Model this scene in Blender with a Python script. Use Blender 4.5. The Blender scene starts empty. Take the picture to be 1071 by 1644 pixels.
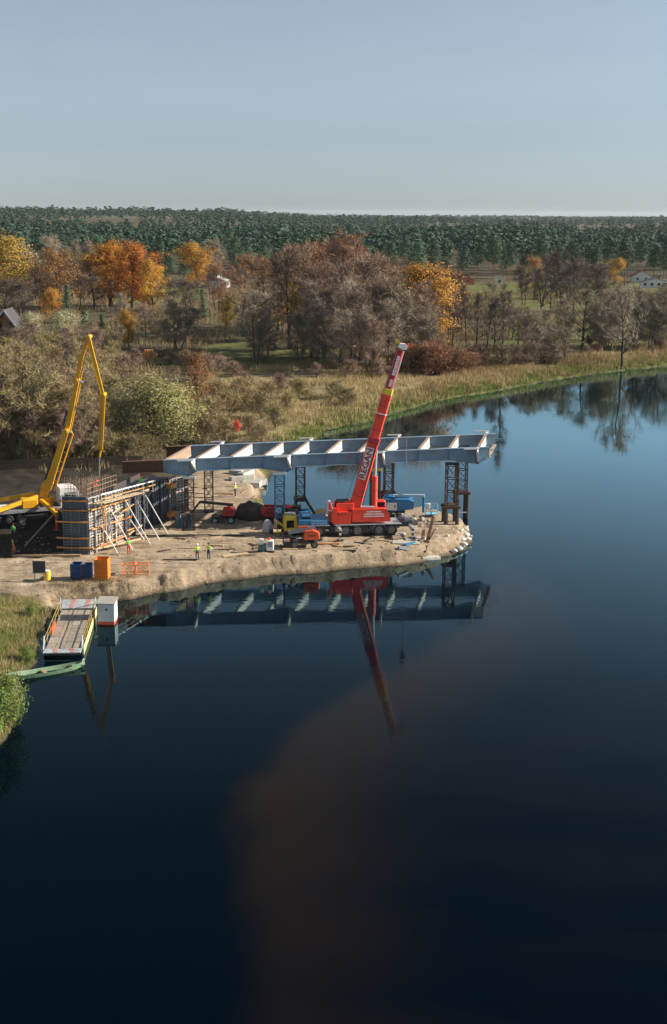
import bpy, bmesh, math, random
import numpy as np
from mathutils import Vector, Matrix, Euler

# ------------------------------------------------------------------ camera, sky, sun, exposure
SC = bpy.context.scene
COL = SC.collection
R_ = math.radians
FPX, CX, CY, IMW, IMH = 2000.0, 500.0, 785.0, 1071.0, 1644.0     # focal length and optical centre in photo pixels
CAMH, PITCH, ROLL = 37.0, R_(12.5), R_(0.25)
cam_d = bpy.data.cameras.new('camera')
cam = bpy.data.objects.new('camera', cam_d)
COL.objects.link(cam)
_F = Vector((0, math.cos(PITCH), -math.sin(PITCH)))
_U0 = Vector((0, math.sin(PITCH), math.cos(PITCH)))
_R0 = Vector((1, 0, 0))
_R = _R0 * math.cos(ROLL) + _U0 * math.sin(ROLL)
_U = _U0 * math.cos(ROLL) - _R0 * math.sin(ROLL)
CAMP = Vector((0, 0, CAMH))
M4 = Matrix(((_R.x, _U.x, -_F.x, 0), (_R.y, _U.y, -_F.y, 0), (_R.z, _U.z, -_F.z, CAMH), (0, 0, 0, 1)))
cam.matrix_world = M4
cam_d.sensor_fit = 'VERTICAL'
cam_d.sensor_height = 36.0
cam_d.sensor_width = 36.0
cam_d.lens = FPX / IMH * 36.0
cam_d.shift_x = (IMW / 2 - CX) / IMH
cam_d.shift_y = -(IMH / 2 - CY) / IMH
cam_d.clip_start = 0.5
cam_d.clip_end = 60000
SC.camera = cam

SUN_EL, SUN_AZ = 25.0, 85.0           # azimuth clockwise from +Y
world = bpy.data.worlds.new('World')
SC.world = world
world.use_nodes = True
wn = world.node_tree
wn.nodes.clear()
sky = wn.nodes.new('ShaderNodeTexSky')
sky.sky_type = 'NISHITA'
sky.sun_disc = False
sky.sun_elevation = R_(SUN_EL)
sky.sun_rotation = R_(SUN_AZ)
sky.altitude = 100
sky.air_density = 1.0
sky.dust_density = 0.3
sky.ozone_density = 4.0
bgn = wn.nodes.new('ShaderNodeBackground')
bgn.inputs['Strength'].default_value = 0.05
won = wn.nodes.new('ShaderNodeOutputWorld')
hsv = wn.nodes.new('ShaderNodeHueSaturation')      # the muted, slightly grey blue of a hazy autumn day
hsv.inputs['Saturation'].default_value = 0.34
tnt = wn.nodes.new('ShaderNodeMix'); tnt.data_type = 'RGBA'; tnt.blend_type = 'MULTIPLY'
tnt.inputs[0].default_value = 1.0
tnt.inputs[7].default_value = (0.89, 1.02, 1.13, 1)
wn.links.new(sky.outputs[0], hsv.inputs['Color'])
wn.links.new(hsv.outputs[0], tnt.inputs[6])
# faint high cloud streaks
tcw = wn.nodes.new('ShaderNodeTexCoord'); mpw = wn.nodes.new('ShaderNodeMapping'); mpw.inputs['Scale'].default_value = (1.6, 1.6, 9); mpw.inputs['Rotation'].default_value = (0.12, 0.10, 0)
now = wn.nodes.new('ShaderNodeTexNoise'); now.inputs['Scale'].default_value = 1.7; now.inputs['Detail'].default_value = 7; now.inputs['Roughness'].default_value = 0.62
mrw = wn.nodes.new('ShaderNodeMapRange'); mrw.inputs[1].default_value = 0.40; mrw.inputs[2].default_value = 0.75; mrw.inputs[3].default_value = 0.985; mrw.inputs[4].default_value = 1.05
clw = wn.nodes.new('ShaderNodeVectorMath'); clw.operation = 'SCALE'
wn.links.new(tcw.outputs['Generated'], mpw.inputs[0]); wn.links.new(mpw.outputs[0], now.inputs['Vector']); wn.links.new(now.outputs[0], mrw.inputs[0])
wn.links.new(tnt.outputs[2], clw.inputs[0]); wn.links.new(mrw.outputs[0], clw.inputs['Scale']); wn.links.new(clw.outputs[0], bgn.inputs[0])
wn.links.new(bgn.outputs[0], won.inputs[0])
sun_d = bpy.data.lights.new('sun', 'SUN')
sun_d.energy = 5.0
sun_d.angle = R_(0.5)
sun_d.color = (1.0, 0.90, 0.76)
sun = bpy.data.objects.new('sun', sun_d)
COL.objects.link(sun)
_sd = Vector((math.sin(R_(SUN_AZ)) * math.cos(R_(SUN_EL)), math.cos(R_(SUN_AZ)) * math.cos(R_(SUN_EL)), math.sin(R_(SUN_EL))))
sun.rotation_euler = _sd.to_track_quat('Z', 'Y').to_euler()
sun.location = (60, 100, 80)
SC.view_settings.view_transform = 'Standard'
SC.view_settings.look = 'None'
SC.view_settings.exposure = 1.0
SC.view_settings.gamma = 1.0
SC.view_settings.use_curve_mapping = False

# ------------------------------------------------------------------ helpers
rnd = random.Random(11)

def ray(px, py):
    return (_F + _R * ((px - CX) / FPX) - _U * ((py - CY) / FPX))

def G(px, py, z=0.0):
    """the point on the level z that the photo pixel looks at"""
    d = ray(px, py)
    return CAMP + d * ((z - CAMH) / d.z)

def V(px, py, y):
    """the point on the upright plane Y=y that the photo pixel looks at"""
    d = ray(px, py)
    return CAMP + d * (y / d.y)

def VL(px, py, a, b):
    """the point on the upright plane through the ground points a and b"""
    d = ray(px, py)
    n = Vector((b[1] - a[1], -(b[0] - a[0]), 0))
    t = (Vector((a[0], a[1], 0)) - Vector((CAMP.x, CAMP.y, 0))).dot(n) / d.dot(n)
    return CAMP + d * t

def pxm(y, z=1.5):
    """metres per photo pixel at a distance"""
    return (y * math.cos(PITCH) + (CAMH - z) * math.sin(PITCH)) / FPX

ROOTM = {}

def tag(o, label=None, cat=None, group=None, kind=None):
    if label: o['label'] = label
    if cat: o['category'] = cat
    if group: o['group'] = group
    if kind: o['kind'] = kind
    return o

def thing(name, label, cat, loc=(0, 0, 0), rz=0.0, group=None):
    o = bpy.data.objects.new(name, None)
    o.empty_display_size = 0.3
    COL.objects.link(o)
    o.location = loc
    o.rotation_euler = (0, 0, rz)
    ROOTM[o.name] = Matrix.Translation(Vector(loc)) @ Matrix.Rotation(rz, 4, 'Z')
    tag(o, label, cat, group)
    return o

def copy_tree(o, parent=None):
    c = o.copy()
    COL.objects.link(c)
    c.parent = parent
    for ch in [k for k in o.children]:
        copy_tree(ch, c)
    return c

class MB:
    def __init__(s):
        s.v, s.f, s.m = [], [], []
        s.mi = 0
    def add(s, vs, fs):
        n = len(s.v)
        s.v += [tuple(v) for v in vs]
        s.f += [tuple(i + n for i in f) for f in fs]
        s.m += [s.mi] * len(fs)
        return s
    def hexa(s, c):
        return s.add(c, [(0, 3, 2, 1), (4, 5, 6, 7), (0, 1, 5, 4), (1, 2, 6, 5), (2, 3, 7, 6), (3, 0, 4, 7)])
    def box(s, x0, x1, y0, y1, z0, z1):
        return s.hexa([(x0, y0, z0), (x1, y0, z0), (x1, y1, z0), (x0, y1, z0), (x0, y0, z1), (x1, y0, z1), (x1, y1, z1), (x0, y1, z1)])
    def bbox(s, x0, x1, y0, y1, z0, z1, b=0.04):
        """box with chamfered edges"""
        bm = bmesh.new()
        bmesh.ops.create_cube(bm, size=1.0)
        for v in bm.verts:
            v.co = Vector(((x0 + x1) / 2 + v.co.x * (x1 - x0), (y0 + y1) / 2 + v.co.y * (y1 - y0), (z0 + z1) / 2 + v.co.z * (z1 - z0)))
        bmesh.ops.bevel(bm, geom=list(bm.edges), offset=b, segments=1, affect='EDGES')
        bm.verts.index_update()
        s.add([v.co.copy() for v in bm.verts], [[v.index for v in f.verts] for f in bm.faces])
        bm.free()
        return s
    def beam(s, p, q, w, h=None, up=(0, 0, 1)):
        h = w if h is None else h
        p, q = Vector(p), Vector(q)
        d = (q - p).normalized()
        u = Vector(up)
        if abs(d.dot(u)) > 0.98: u = Vector((0, 1, 0))
        a = d.cross(u).normalized()
        u = a.cross(d).normalized()
        a, u = a * (w / 2), u * (h / 2)
        return s.hexa([p - a - u, p + a - u, p + a + u, p - a + u, q - a - u, q + a - u, q + a + u, q - a + u])
    def tube(s, p, q, r0, r1=None, n=8, cap=True):
        r1 = r0 if r1 is None else r1
        p, q = Vector(p), Vector(q)
        d = (q - p).normalized()
        u = Vector((0, 0, 1)) if abs(d.z) < 0.9 else Vector((1, 0, 0))
        a = d.cross(u).normalized(); b = d.cross(a)
        vs = []
        for k in range(n):
            t = 2 * math.pi * k / n
            e = a * math.cos(t) + b * math.sin(t)
            vs += [p + e * r0, q + e * r1]
        fs = [(2 * k, 2 * ((k + 1) % n), 2 * ((k + 1) % n) + 1, 2 * k + 1) for k in range(n)]
        if cap:
            fs += [tuple(2 * k for k in range(n))[::-1], tuple(2 * k + 1 for k in range(n))]
        return s.add(vs, fs)
    def path(s, pts, r, n=6):
        for a, b in zip(pts[:-1], pts[1:]):
            s.tube(a, b, r, r, n)
        return s
    def prism(s, prof, y0, y1):
        """profile of (x,z) points extruded along y"""
        n = len(prof)
        vs = [(x, y0, z) for x, z in prof] + [(x, y1, z) for x, z in prof]
        fs = [tuple(range(n)), tuple(range(2 * n - 1, n - 1, -1))] + [(k, k + n, (k + 1) % n + n, (k + 1) % n) for k in range(n)]
        return s.add(vs, fs)
    def lathe(s, prof, c=(0, 0, 0), n=12):
        """profile of (r,z) points turned about the z axis at c"""
        vs, fs = [], []
        m = len(prof)
        for k in range(n):
            t = 2 * math.pi * k / n
            vs += [(c[0] + r * math.cos(t), c[1] + r * math.sin(t), c[2] + z) for r, z in prof]
        for k in range(n):
            for i in range(m - 1):
                a, b = k * m + i, ((k + 1) % n) * m + i
                fs.append((a, b, b + 1, a + 1))
        fs.append(tuple(k * m for k in range(n))[::-1])
        fs.append(tuple(k * m + m - 1 for k in range(n)))
        return s.add(vs, fs)
    def blob(s, c, r, seed=0, sub=2, jag=0.25, flat=1.0):
        bm = bmesh.new()
        bmesh.ops.create_icosphere(bm, subdivisions=sub, radius=1.0)
        g = random.Random(seed)
        ks = [(Vector((g.uniform(-1, 1), g.uniform(-1, 1), g.uniform(-1, 1))) * 2.2, g.uniform(0, 6)) for _ in range(5)]
        for v in bm.verts:
            w = sum(math.sin(v.co.dot(k) * 1.7 + ph) for k, ph in ks) / 5
            v.co = v.co * (1 + jag * w * 1.6 + g.uniform(-jag, jag) * 0.3)
            v.co = Vector((c[0] + v.co.x * r[0], c[1] + v.co.y * r[1], c[2] + v.co.z * r[2]))
        bm.verts.index_update()
        s.add([v.co.copy() for v in bm.verts], [[v.index for v in f.verts] for f in bm.faces])
        bm.free()
        return s
    def mesh(s, name, mats, smooth=False, fix=True):
        me = bpy.data.meshes.new(name)
        me.from_pydata(s.v, [], s.f)
        if not isinstance(mats, (list, tuple)): mats = [mats]
        for m in mats: me.materials.append(m)
        if len(mats) > 1:
            for p, i in zip(me.polygons, s.m): p.material_index = i
        if fix:
            bm = bmesh.new(); bm.from_mesh(me)
            bmesh.ops.recalc_face_normals(bm, faces=bm.faces)
            bm.to_mesh(me); bm.free()
        if smooth:
            for p in me.polygons: p.use_smooth = True
        me.update()
        return me
    def build(s, name, mats, parent=None, world=False, smooth=False):
        if world and parent is not None:
            root = parent
            while root.parent is not None: root = root.parent
            inv = ROOTM[root.name].inverted()
            s.v = [tuple(inv @ Vector(v)) for v in s.v]
        o = bpy.data.objects.new(name, s.mesh(name, mats, smooth))
        COL.objects.link(o)
        if parent is not None: o.parent = parent
        return o

def place(name, me, parent=None, loc=None, rot=None):
    o = bpy.data.objects.new(name, me)
    COL.objects.link(o)
    if parent is not None: o.parent = parent
    if loc is not None: o.location = loc
    if rot is not None: o.rotation_euler = rot
    return o

def np_mesh(name, verts, tris, mat, smooth=False):
    """a mesh from numpy arrays of vertices and triangles (or quads)"""
    me = bpy.data.meshes.new(name)
    k = tris.shape[1]
    me.vertices.add(len(verts)); me.loops.add(tris.size); me.polygons.add(len(tris))
    me.vertices.foreach_set('co', np.ascontiguousarray(verts, dtype=np.float32).ravel())
    me.loops.foreach_set('vertex_index', np.ascontiguousarray(tris, dtype=np.int32).ravel())
    me.polygons.foreach_set('loop_start', np.arange(0, tris.size, k, dtype=np.int32))
    me.polygons.foreach_set('loop_total', np.full(len(tris), k, dtype=np.int32))
    if smooth: me.polygons.foreach_set('use_smooth', np.ones(len(tris), dtype=bool))
    me.materials.append(mat)
    me.update(calc_edges=True)
    return me

# ------------------------------------------------------------------ value noise in numpy
def _hash(ix, iy, seed):
    n = (ix.astype(np.int64) * 374761393 + iy.astype(np.int64) * 668265263 + seed * 1442695041) & 0x7fffffff
    n = ((n ^ (n >> 13)) * 1274126177) & 0x7fffffff
    n = n ^ (n >> 16)
    return (n & 0xffff) / 65535.0

def vnoise(x, y, seed=0):
    ix, iy = np.floor(x), np.floor(y)
    fx, fy = x - ix, y - iy
    fx = fx * fx * (3 - 2 * fx); fy = fy * fy * (3 - 2 * fy)
    a = _hash(ix, iy, seed); b = _hash(ix + 1, iy, seed); c = _hash(ix, iy + 1, seed); d = _hash(ix + 1, iy + 1, seed)
    return (a * (1 - fx) + b * fx) * (1 - fy) + (c * (1 - fx) + d * fx) * fy

def fbm(x, y, seed=0, o=4):
    s, a, t = 0.0, 0.5, 0.0
    for k in range(o):
        s = s + a * vnoise(x, y, seed + k); t += a; a *= 0.5; x = x * 2.03; y = y * 2.03
    return s / t

def sstep(a, b, x):
    t = np.clip((x - a) / (b - a), 0, 1)
    return t * t * (3 - 2 * t)

# ------------------------------------------------------------------ materials
MATS = {}

def mat(name, col, rough=0.6, metal=0.0, var=0.25, scale=3.0, bump=0.0, bscale=20.0, dirt=None, dirt_amt=0.0, rand=0.0, spec=0.5):
    """principled material: base colour broken up by two noises, optional dirt colour, optional change from object to object"""
    if name in MATS: return MATS[name]
    m = bpy.data.materials.new(name)
    m.use_nodes = True
    nt = m.node_tree; N = nt.nodes; L = nt.links
    b = N['Principled BSDF']
    b.inputs['Roughness'].default_value = rough
    b.inputs['Metallic'].default_value = metal
    b.inputs['Specular IOR Level'].default_value = spec
    tc = N.new('ShaderNodeTexCoord')
    no = N.new('ShaderNodeTexNoise'); no.inputs['Scale'].default_value = scale; no.inputs['Detail'].default_value = 6; no.inputs['Roughness'].default_value = 0.65
    L.new(tc.outputs['Object'], no.inputs['Vector'])
    mr = N.new('ShaderNodeMapRange'); mr.inputs[1].default_value = 0.3; mr.inputs[2].default_value = 0.7; mr.inputs[3].default_value = 1 - var; mr.inputs[4].default_value = 1 + var
    L.new(no.outputs[0], mr.inputs[0])
    vm = N.new('ShaderNodeVectorMath'); vm.operation = 'SCALE'; vm.inputs[0].default_value = col[:3]
    L.new(mr.outputs[0], vm.inputs['Scale'])
    out = vm.outputs[0]
    if dirt is not None:
        n2 = N.new('ShaderNodeTexNoise'); n2.inputs['Scale'].default_value = scale * 2.7; n2.inputs['Detail'].default_value = 8; n2.inputs['Roughness'].default_value = 0.7
        L.new(tc.outputs['Object'], n2.inputs['Vector'])
        m2 = N.new('ShaderNodeMapRange'); m2.inputs[1].default_value = 0.62 - 0.3 * dirt_amt; m2.inputs[2].default_value = 0.78 - 0.25 * dirt_amt
        L.new(n2.outputs[0], m2.inputs[0])
        mx = N.new('ShaderNodeMix'); mx.data_type = 'RGBA'
        L.new(m2.outputs[0], mx.inputs[0]); L.new(out, mx.inputs[6]); mx.inputs[7].default_value = (*dirt, 1)
        out = mx.outputs[2]
    if rand > 0:
        oi = N.new('ShaderNodeObjectInfo')
        hs = N.new('ShaderNodeHueSaturation')
        h1 = N.new('ShaderNodeMapRange'); h1.inputs[3].default_value = 0.5 - rand * 0.06; h1.inputs[4].default_value = 0.5 + rand * 0.06
        v1 = N.new('ShaderNodeMapRange'); v1.inputs[3].default_value = 1 - rand; v1.inputs[4].default_value = 1 + rand
        ml = N.new('ShaderNodeMath'); ml.operation = 'MULTIPLY'; ml.inputs[1].default_value = 7.31
        fr = N.new('ShaderNodeMath'); fr.operation = 'FRACT'
        L.new(oi.outputs['Random'], h1.inputs[0]); L.new(oi.outputs['Random'], ml.inputs[0]); L.new(ml.outputs[0], fr.inputs[0]); L.new(fr.outputs[0], v1.inputs[0])
        L.new(h1.outputs[0], hs.inputs['Hue']); L.new(v1.outputs[0], hs.inputs['Value']); L.new(out, hs.inputs['Color'])
        out = hs.outputs[0]
    L.new(out, b.inputs['Base Color'])
    if bump > 0:
        nb = N.new('ShaderNodeTexNoise'); nb.inputs['Scale'].default_value = bscale; nb.inputs['Detail'].default_value = 5
        L.new(tc.outputs['Object'], nb.inputs['Vector'])
        bp = N.new('ShaderNodeBump'); bp.inputs['Strength'].default_value = bump; bp.inputs['Distance'].default_value = 0.05
        L.new(nb.outputs[0], bp.inputs['Height']); L.new(bp.outputs[0], b.inputs['Normal'])
    MATS[name] = m
    return m

def leaf_mat(name, c1, c2, scale=0.35, rand=0.25, rough=0.75, transl=0.25):
    """foliage: two leaf colours in clumps, light passing through thin leaves"""
    c1 = tuple(c * 1.35 for c in c1); c2 = tuple(c * 1.35 for c in c2)
    m = bpy.data.materials.new(name)
    m.use_nodes = True
    nt = m.node_tree; N = nt.nodes; L = nt.links
    b = N['Principled BSDF']; b.inputs['Roughness'].default_value = rough; b.inputs['Specular IOR Level'].default_value = 0.2
    tc = N.new('ShaderNodeTexCoord')
    no = N.new('ShaderNodeTexNoise'); no.inputs['Scale'].default_value = scale; no.inputs['Detail'].default_value = 5; no.inputs['Roughness'].default_value = 0.8
    oi = N.new('ShaderNodeObjectInfo')
    va = N.new('ShaderNodeVectorMath'); va.operation = 'ADD'
    L.new(tc.outputs['Object'], va.inputs[0]); L.new(oi.outputs['Location'], va.inputs[1]); L.new(va.outputs[0], no.inputs['Vector'])
    mr = N.new('ShaderNodeMapRange'); mr.inputs[1].default_value = 0.33; mr.inputs[2].default_value = 0.67
    L.new(no.outputs[0], mr.inputs[0])
    mx = N.new('ShaderNodeMix'); mx.data_type = 'RGBA'
    L.new(mr.outputs[0], mx.inputs[0]); mx.inputs[6].default_value = (*c1, 1); mx.inputs[7].default_value = (*c2, 1)
    hs = N.new('ShaderNodeHueSaturation')
    h1 = N.new('ShaderNodeMapRange'); h1.inputs[3].default_value = 0.5 - rand * 0.07; h1.inputs[4].default_value = 0.5 + rand * 0.07
    v1 = N.new('ShaderNodeMapRange'); v1.inputs[3].default_value = 1 - rand; v1.inputs[4].default_value = 1 + rand
    ml = N.new('ShaderNodeMath'); ml.operation = 'MULTIPLY'; ml.inputs[1].default_value = 7.31
    fr = N.new('ShaderNodeMath'); fr.operation = 'FRACT'
    L.new(oi.outputs['Random'], h1.inputs[0]); L.new(oi.outputs['Random'], ml.inputs[0]); L.new(ml.outputs[0], fr.inputs[0]); L.new(fr.outputs[0], v1.inputs[0])
    L.new(h1.outputs[0], hs.inputs['Hue']); L.new(v1.outputs[0], hs.inputs['Value']); L.new(mx.outputs[2], hs.inputs['Color'])
    L.new(hs.outputs[0], b.inputs['Base Color'])
    if transl > 0:
        t = N.new('ShaderNodeBsdfTranslucent'); L.new(hs.outputs[0], t.inputs[0])
        ms = N.new('ShaderNodeMixShader'); ms.inputs[0].default_value = transl
        L.new(b.outputs[0], ms.inputs[1]); L.new(t.outputs[0], ms.inputs[2])
        L.new(ms.outputs[0], N['Material Output'].inputs[0])
    return m

RUST = (0.11, 0.045, 0.022)
STEEL = mat('bridge_steel_paint', (0.16, 0.25, 0.34), 0.5, 0.0, 0.2, 0.6, dirt=(0.17, 0.16, 0.15), dirt_amt=0.4, bump=0.08, bscale=4)
PALE = mat('bridge_primer_grey', (0.62, 0.62, 0.60), 0.55, 0, 0.1, 0.8, dirt=(0.42, 0.36, 0.29), dirt_amt=0.2)
RUSTM = mat('rusty_steel', RUST, 0.85, 0.0, 0.4, 2.0, dirt=(0.05, 0.03, 0.022), dirt_amt=0.6, bump=0.2, bscale=15)
RUSTL = mat('light_rust', (0.27, 0.16, 0.10), 0.85, 0.0, 0.35, 2.5, dirt=(0.40, 0.36, 0.30), dirt_amt=0.5)
DSTEEL = mat('dark_steel', (0.045, 0.04, 0.042), 0.6, 0.2, 0.3, 2.5, dirt=(0.09, 0.05, 0.035), dirt_amt=0.5)
BSTEEL = mat('blue_tower_paint', (0.04, 0.16, 0.30), 0.5, 0.0, 0.25, 2.0, dirt=(0.10, 0.07, 0.05), dirt_amt=0.4)
RED = mat('crane_red', (0.74, 0.045, 0.018), 0.42, 0.0, 0.2, 0.9, dirt=(0.30, 0.055, 0.03), dirt_amt=0.3)
DRED = mat('crane_dark_red', (0.36, 0.014, 0.022), 0.42, 0.0, 0.12, 1.5)
ORANGE = mat('lift_orange_red', (0.70, 0.09, 0.02), 0.45, 0.0, 0.15, 2.0, dirt=(0.30, 0.16, 0.09), dirt_amt=0.15)
YEL = mat('pump_yellow', (0.68, 0.34, 0.012), 0.42, 0.0, 0.14, 1.5, dirt=(0.30, 0.16, 0.02), dirt_amt=0.2)
YEL2 = mat('machine_yellow', (0.62, 0.45, 0.04), 0.5, 0.0, 0.15, 2.0, dirt=(0.25, 0.19, 0.06), dirt_amt=0.2)
WHITE = mat('white_paint', (0.72, 0.72, 0.70), 0.5, 0, 0.08, 2, dirt=(0.45, 0.42, 0.37), dirt_amt=0.15)
GREY = mat('grey_metal', (0.30, 0.31, 0.33), 0.45, 0.3, 0.2, 3, dirt=(0.18, 0.16, 0.14), dirt_amt=0.3)
SILVER = mat('silver_edge', (0.55, 0.56, 0.57), 0.35, 0.5, 0.1, 3)
NAVY = mat('chassis_navy', (0.022, 0.032, 0.055), 0.5, 0.1, 0.25, 2, dirt=(0.08, 0.07, 0.06), dirt_amt=0.3)
BLUE = mat('machine_blue', (0.025, 0.17, 0.36), 0.42, 0, 0.15, 2, dirt=(0.05, 0.12, 0.2), dirt_amt=0.2)
DBLUE = mat('bin_blue', (0.015, 0.06, 0.17), 0.5, 0, 0.2, 2, dirt=(0.05, 0.07, 0.11), dirt_amt=0.2)
BLACK = mat('black_rubber', (0.016, 0.016, 0.018), 0.75, 0, 0.3, 5, dirt=(0.07, 0.06, 0.05), dirt_amt=0.3)
RIM = mat('wheel_rim_grey', (0.16, 0.155, 0.15), 0.5, 0.2, 0.15, 4, dirt=(0.2, 0.17, 0.14), dirt_amt=0.3)
GLASSD = mat('dark_glass', (0.012, 0.016, 0.02), 0.06, 0, 0.1, 1, spec=0.8)
WOOD = mat('timber', (0.34, 0.22, 0.12), 0.75, 0, 0.25, 3, dirt=(0.20, 0.14, 0.09), dirt_amt=0.3, rand=0.2)
WOODL = mat('fresh_timber', (0.52, 0.39, 0.24), 0.75, 0, 0.2, 3, dirt=(0.36, 0.27, 0.17), dirt_amt=0.3, rand=0.15)
WOODO = mat('orange_formwork_timber', (0.50, 0.22, 0.06), 0.7, 0, 0.25, 3, dirt=(0.30, 0.18, 0.09), dirt_amt=0.3, rand=0.2)
WOODG = mat('weathered_deck_wood', (0.33, 0.28, 0.22), 0.8, 0, 0.25, 2.5, dirt=(0.13, 0.11, 0.09), dirt_amt=0.4, rand=0.22, bump=0.15)
WOODD = mat('dark_timber', (0.05, 0.035, 0.025), 0.8, 0, 0.3, 3)
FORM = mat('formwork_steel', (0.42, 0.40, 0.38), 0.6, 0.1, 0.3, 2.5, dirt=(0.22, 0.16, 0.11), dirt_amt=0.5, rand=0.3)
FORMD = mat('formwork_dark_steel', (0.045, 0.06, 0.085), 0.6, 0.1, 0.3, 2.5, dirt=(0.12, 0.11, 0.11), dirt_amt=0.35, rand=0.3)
FORMB = mat('formwork_board', (0.10, 0.095, 0.10), 0.7, 0, 0.3, 1.5, dirt=(0.20, 0.16, 0.12), dirt_amt=0.3, rand=0.3)
FORMBL = mat('formwork_blue_frame', (0.09, 0.135, 0.18), 0.55, 0.1, 0.2, 2.5, dirt=(0.25, 0.24, 0.22), dirt_amt=0.3)
CONC = mat('concrete', (0.44, 0.42, 0.38), 0.85, 0, 0.2, 1.5, dirt=(0.30, 0.27, 0.23), dirt_amt=0.4, bump=0.2)
STONE = mat('pale_rubble', (0.47, 0.42, 0.35), 0.9, 0, 0.3, 1.5, bump=0.4, bscale=6, rand=0.2)
BAG = mat('white_sandbag', (0.58, 0.56, 0.53), 0.85, 0, 0.12, 2, dirt=(0.45, 0.40, 0.33), dirt_amt=0.2, bump=0.2)
EARTHD = mat('dark_spoil', (0.055, 0.043, 0.034), 0.95, 0, 0.4, 1.2, bump=0.6, bscale=5)
HIVIS = mat('hi_vis_yellow_green', (0.45, 0.70, 0.08), 0.7, 0, 0.1, 4)
HIGREEN = mat('hi_vis_green', (0.16, 0.60, 0.10), 0.7, 0, 0.1, 4)
HIORANGE = mat('hi_vis_orange', (0.75, 0.20, 0.05), 0.7, 0, 0.1, 4)
TROUS = mat('dark_trousers', (0.025, 0.03, 0.05), 0.85, 0, 0.25, 5)
TROUSR = mat('red_trousers', (0.50, 0.06, 0.03), 0.85, 0, 0.15, 5)
SKIN = mat('skin', (0.45, 0.25, 0.17), 0.6, 0, 0.08, 6)
HAIR = mat('dark_hair', (0.03, 0.02, 0.015), 0.8, 0, 0.2, 8)
# ------------------------------------------------------------------ shoreline and terrain
SHORE_PX = [(2400, 520), (1500, 556), (1200, 577), (1071, 587), (1000, 595), (940, 602), (880, 611), (830, 621), (780, 631), (735, 637), (700, 644),
            (660, 655), (620, 667), (590, 678), (560, 682), (525, 690), (505, 706), (480, 726), (455, 748), (432, 764), (422, 780),
            (420, 798), (428, 814), (455, 834), (500, 837), (560, 831), (620, 826), (680, 826), (715, 832), (742, 842), (755, 852), (757, 864),
            (746, 882), (722, 893), (680, 904), (640, 909), (580, 914), (520, 918), (440, 925), (360, 934), (290, 947), (210, 962), (180, 967),
            (110, 972), (88, 978), (70, 1005), (60, 1040), (58, 1068), (22, 1092), (34, 1118), (30, 1150), (12, 1185), (-60, 1260), (-220, 1400)]
SHORE = [tuple(G(px, py, 0.0))[:2] for px, py in SHORE_PX] + [(-160, 20), (-400, -60), (1500, -60), (1500, 400)]
SH = np.array(SHORE)

def shore_sd(x, y):
    """signed distance to the waterline, positive on land"""
    x = np.atleast_1d(np.asarray(x, float)); y = np.atleast_1d(np.asarray(y, float))
    best = np.full(x.shape, 1e18); inside = np.zeros(x.shape, bool)
    for (ax, ay), (bx, by) in zip(SHORE, SHORE[1:] + SHORE[:1]):
        dx, dy = bx - ax, by - ay
        t = np.clip(((x - ax) * dx + (y - ay) * dy) / (dx * dx + dy * dy), 0, 1)
        best = np.minimum(best, (x - ax - t * dx) ** 2 + (y - ay - t * dy) ** 2)
        c = ((ay > y) != (by > y))
        if dy != 0:
            inside ^= c & (x < dx * (y - ay) / dy + ax)
    return np.where(inside, -1, 1) * np.sqrt(best)

def poly_mask(poly, x, y, soft):
    best = np.full(x.shape, 1e18); inside = np.zeros(x.shape, bool)
    for (ax, ay), (bx, by) in zip(poly, poly[1:] + poly[:1]):
        dx, dy = bx - ax, by - ay
        t = np.clip(((x - ax) * dx + (y - ay) * dy) / (dx * dx + dy * dy), 0, 1)
        best = np.minimum(best, (x - ax - t * dx) ** 2 + (y - ay - t * dy) ** 2)
        c = ((ay > y) != (by > y))
        if dy != 0: inside ^= c & (x < dx * (y - ay) / dy + ax)
    d = np.where(inside, 1, -1) * np.sqrt(best)
    return sstep(-soft, soft, d)

def gpoly(pts, z=1.5):
    return [tuple(G(px, py, z))[:2] for px, py in pts]

SAND = gpoly([(-160, 955), (60, 952), (110, 972), (300, 955), (520, 930), (700, 915), (790, 860), (720, 805), (430, 845), (405, 800), (430, 755), (385, 738), (330, 742), (290, 765), (150, 790), (60, 812), (-160, 840)])
GREENS = [gpoly(p, 2) for p in ([(325, 556), (395, 548), (420, 585), (350, 590)], [(690, 455), (1300, 452), (1300, 520), (700, 500)],
                                [(800, 500), (1250, 505), (1250, 582), (960, 592), (790, 560)], [(425, 565), (540, 560), (540, 582), (425, 582)],
                                [(170, 465), (320, 455), (330, 480), (190, 492)], [(-200, 545), (60, 545), (60, 575), (-200, 580)],
                                [(255, 568), (330, 566), (330, 585), (250, 590)])]
DRYS = [gpoly(p, 1.6) for p in ([(350, 590), (700, 575), (1100, 572), (1100, 600), (800, 640), (620, 675), (500, 700), (300, 705), (310, 640)],
                                [(-60, 1000), (70, 975), (70, 1075), (-60, 1100)])]

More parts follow.
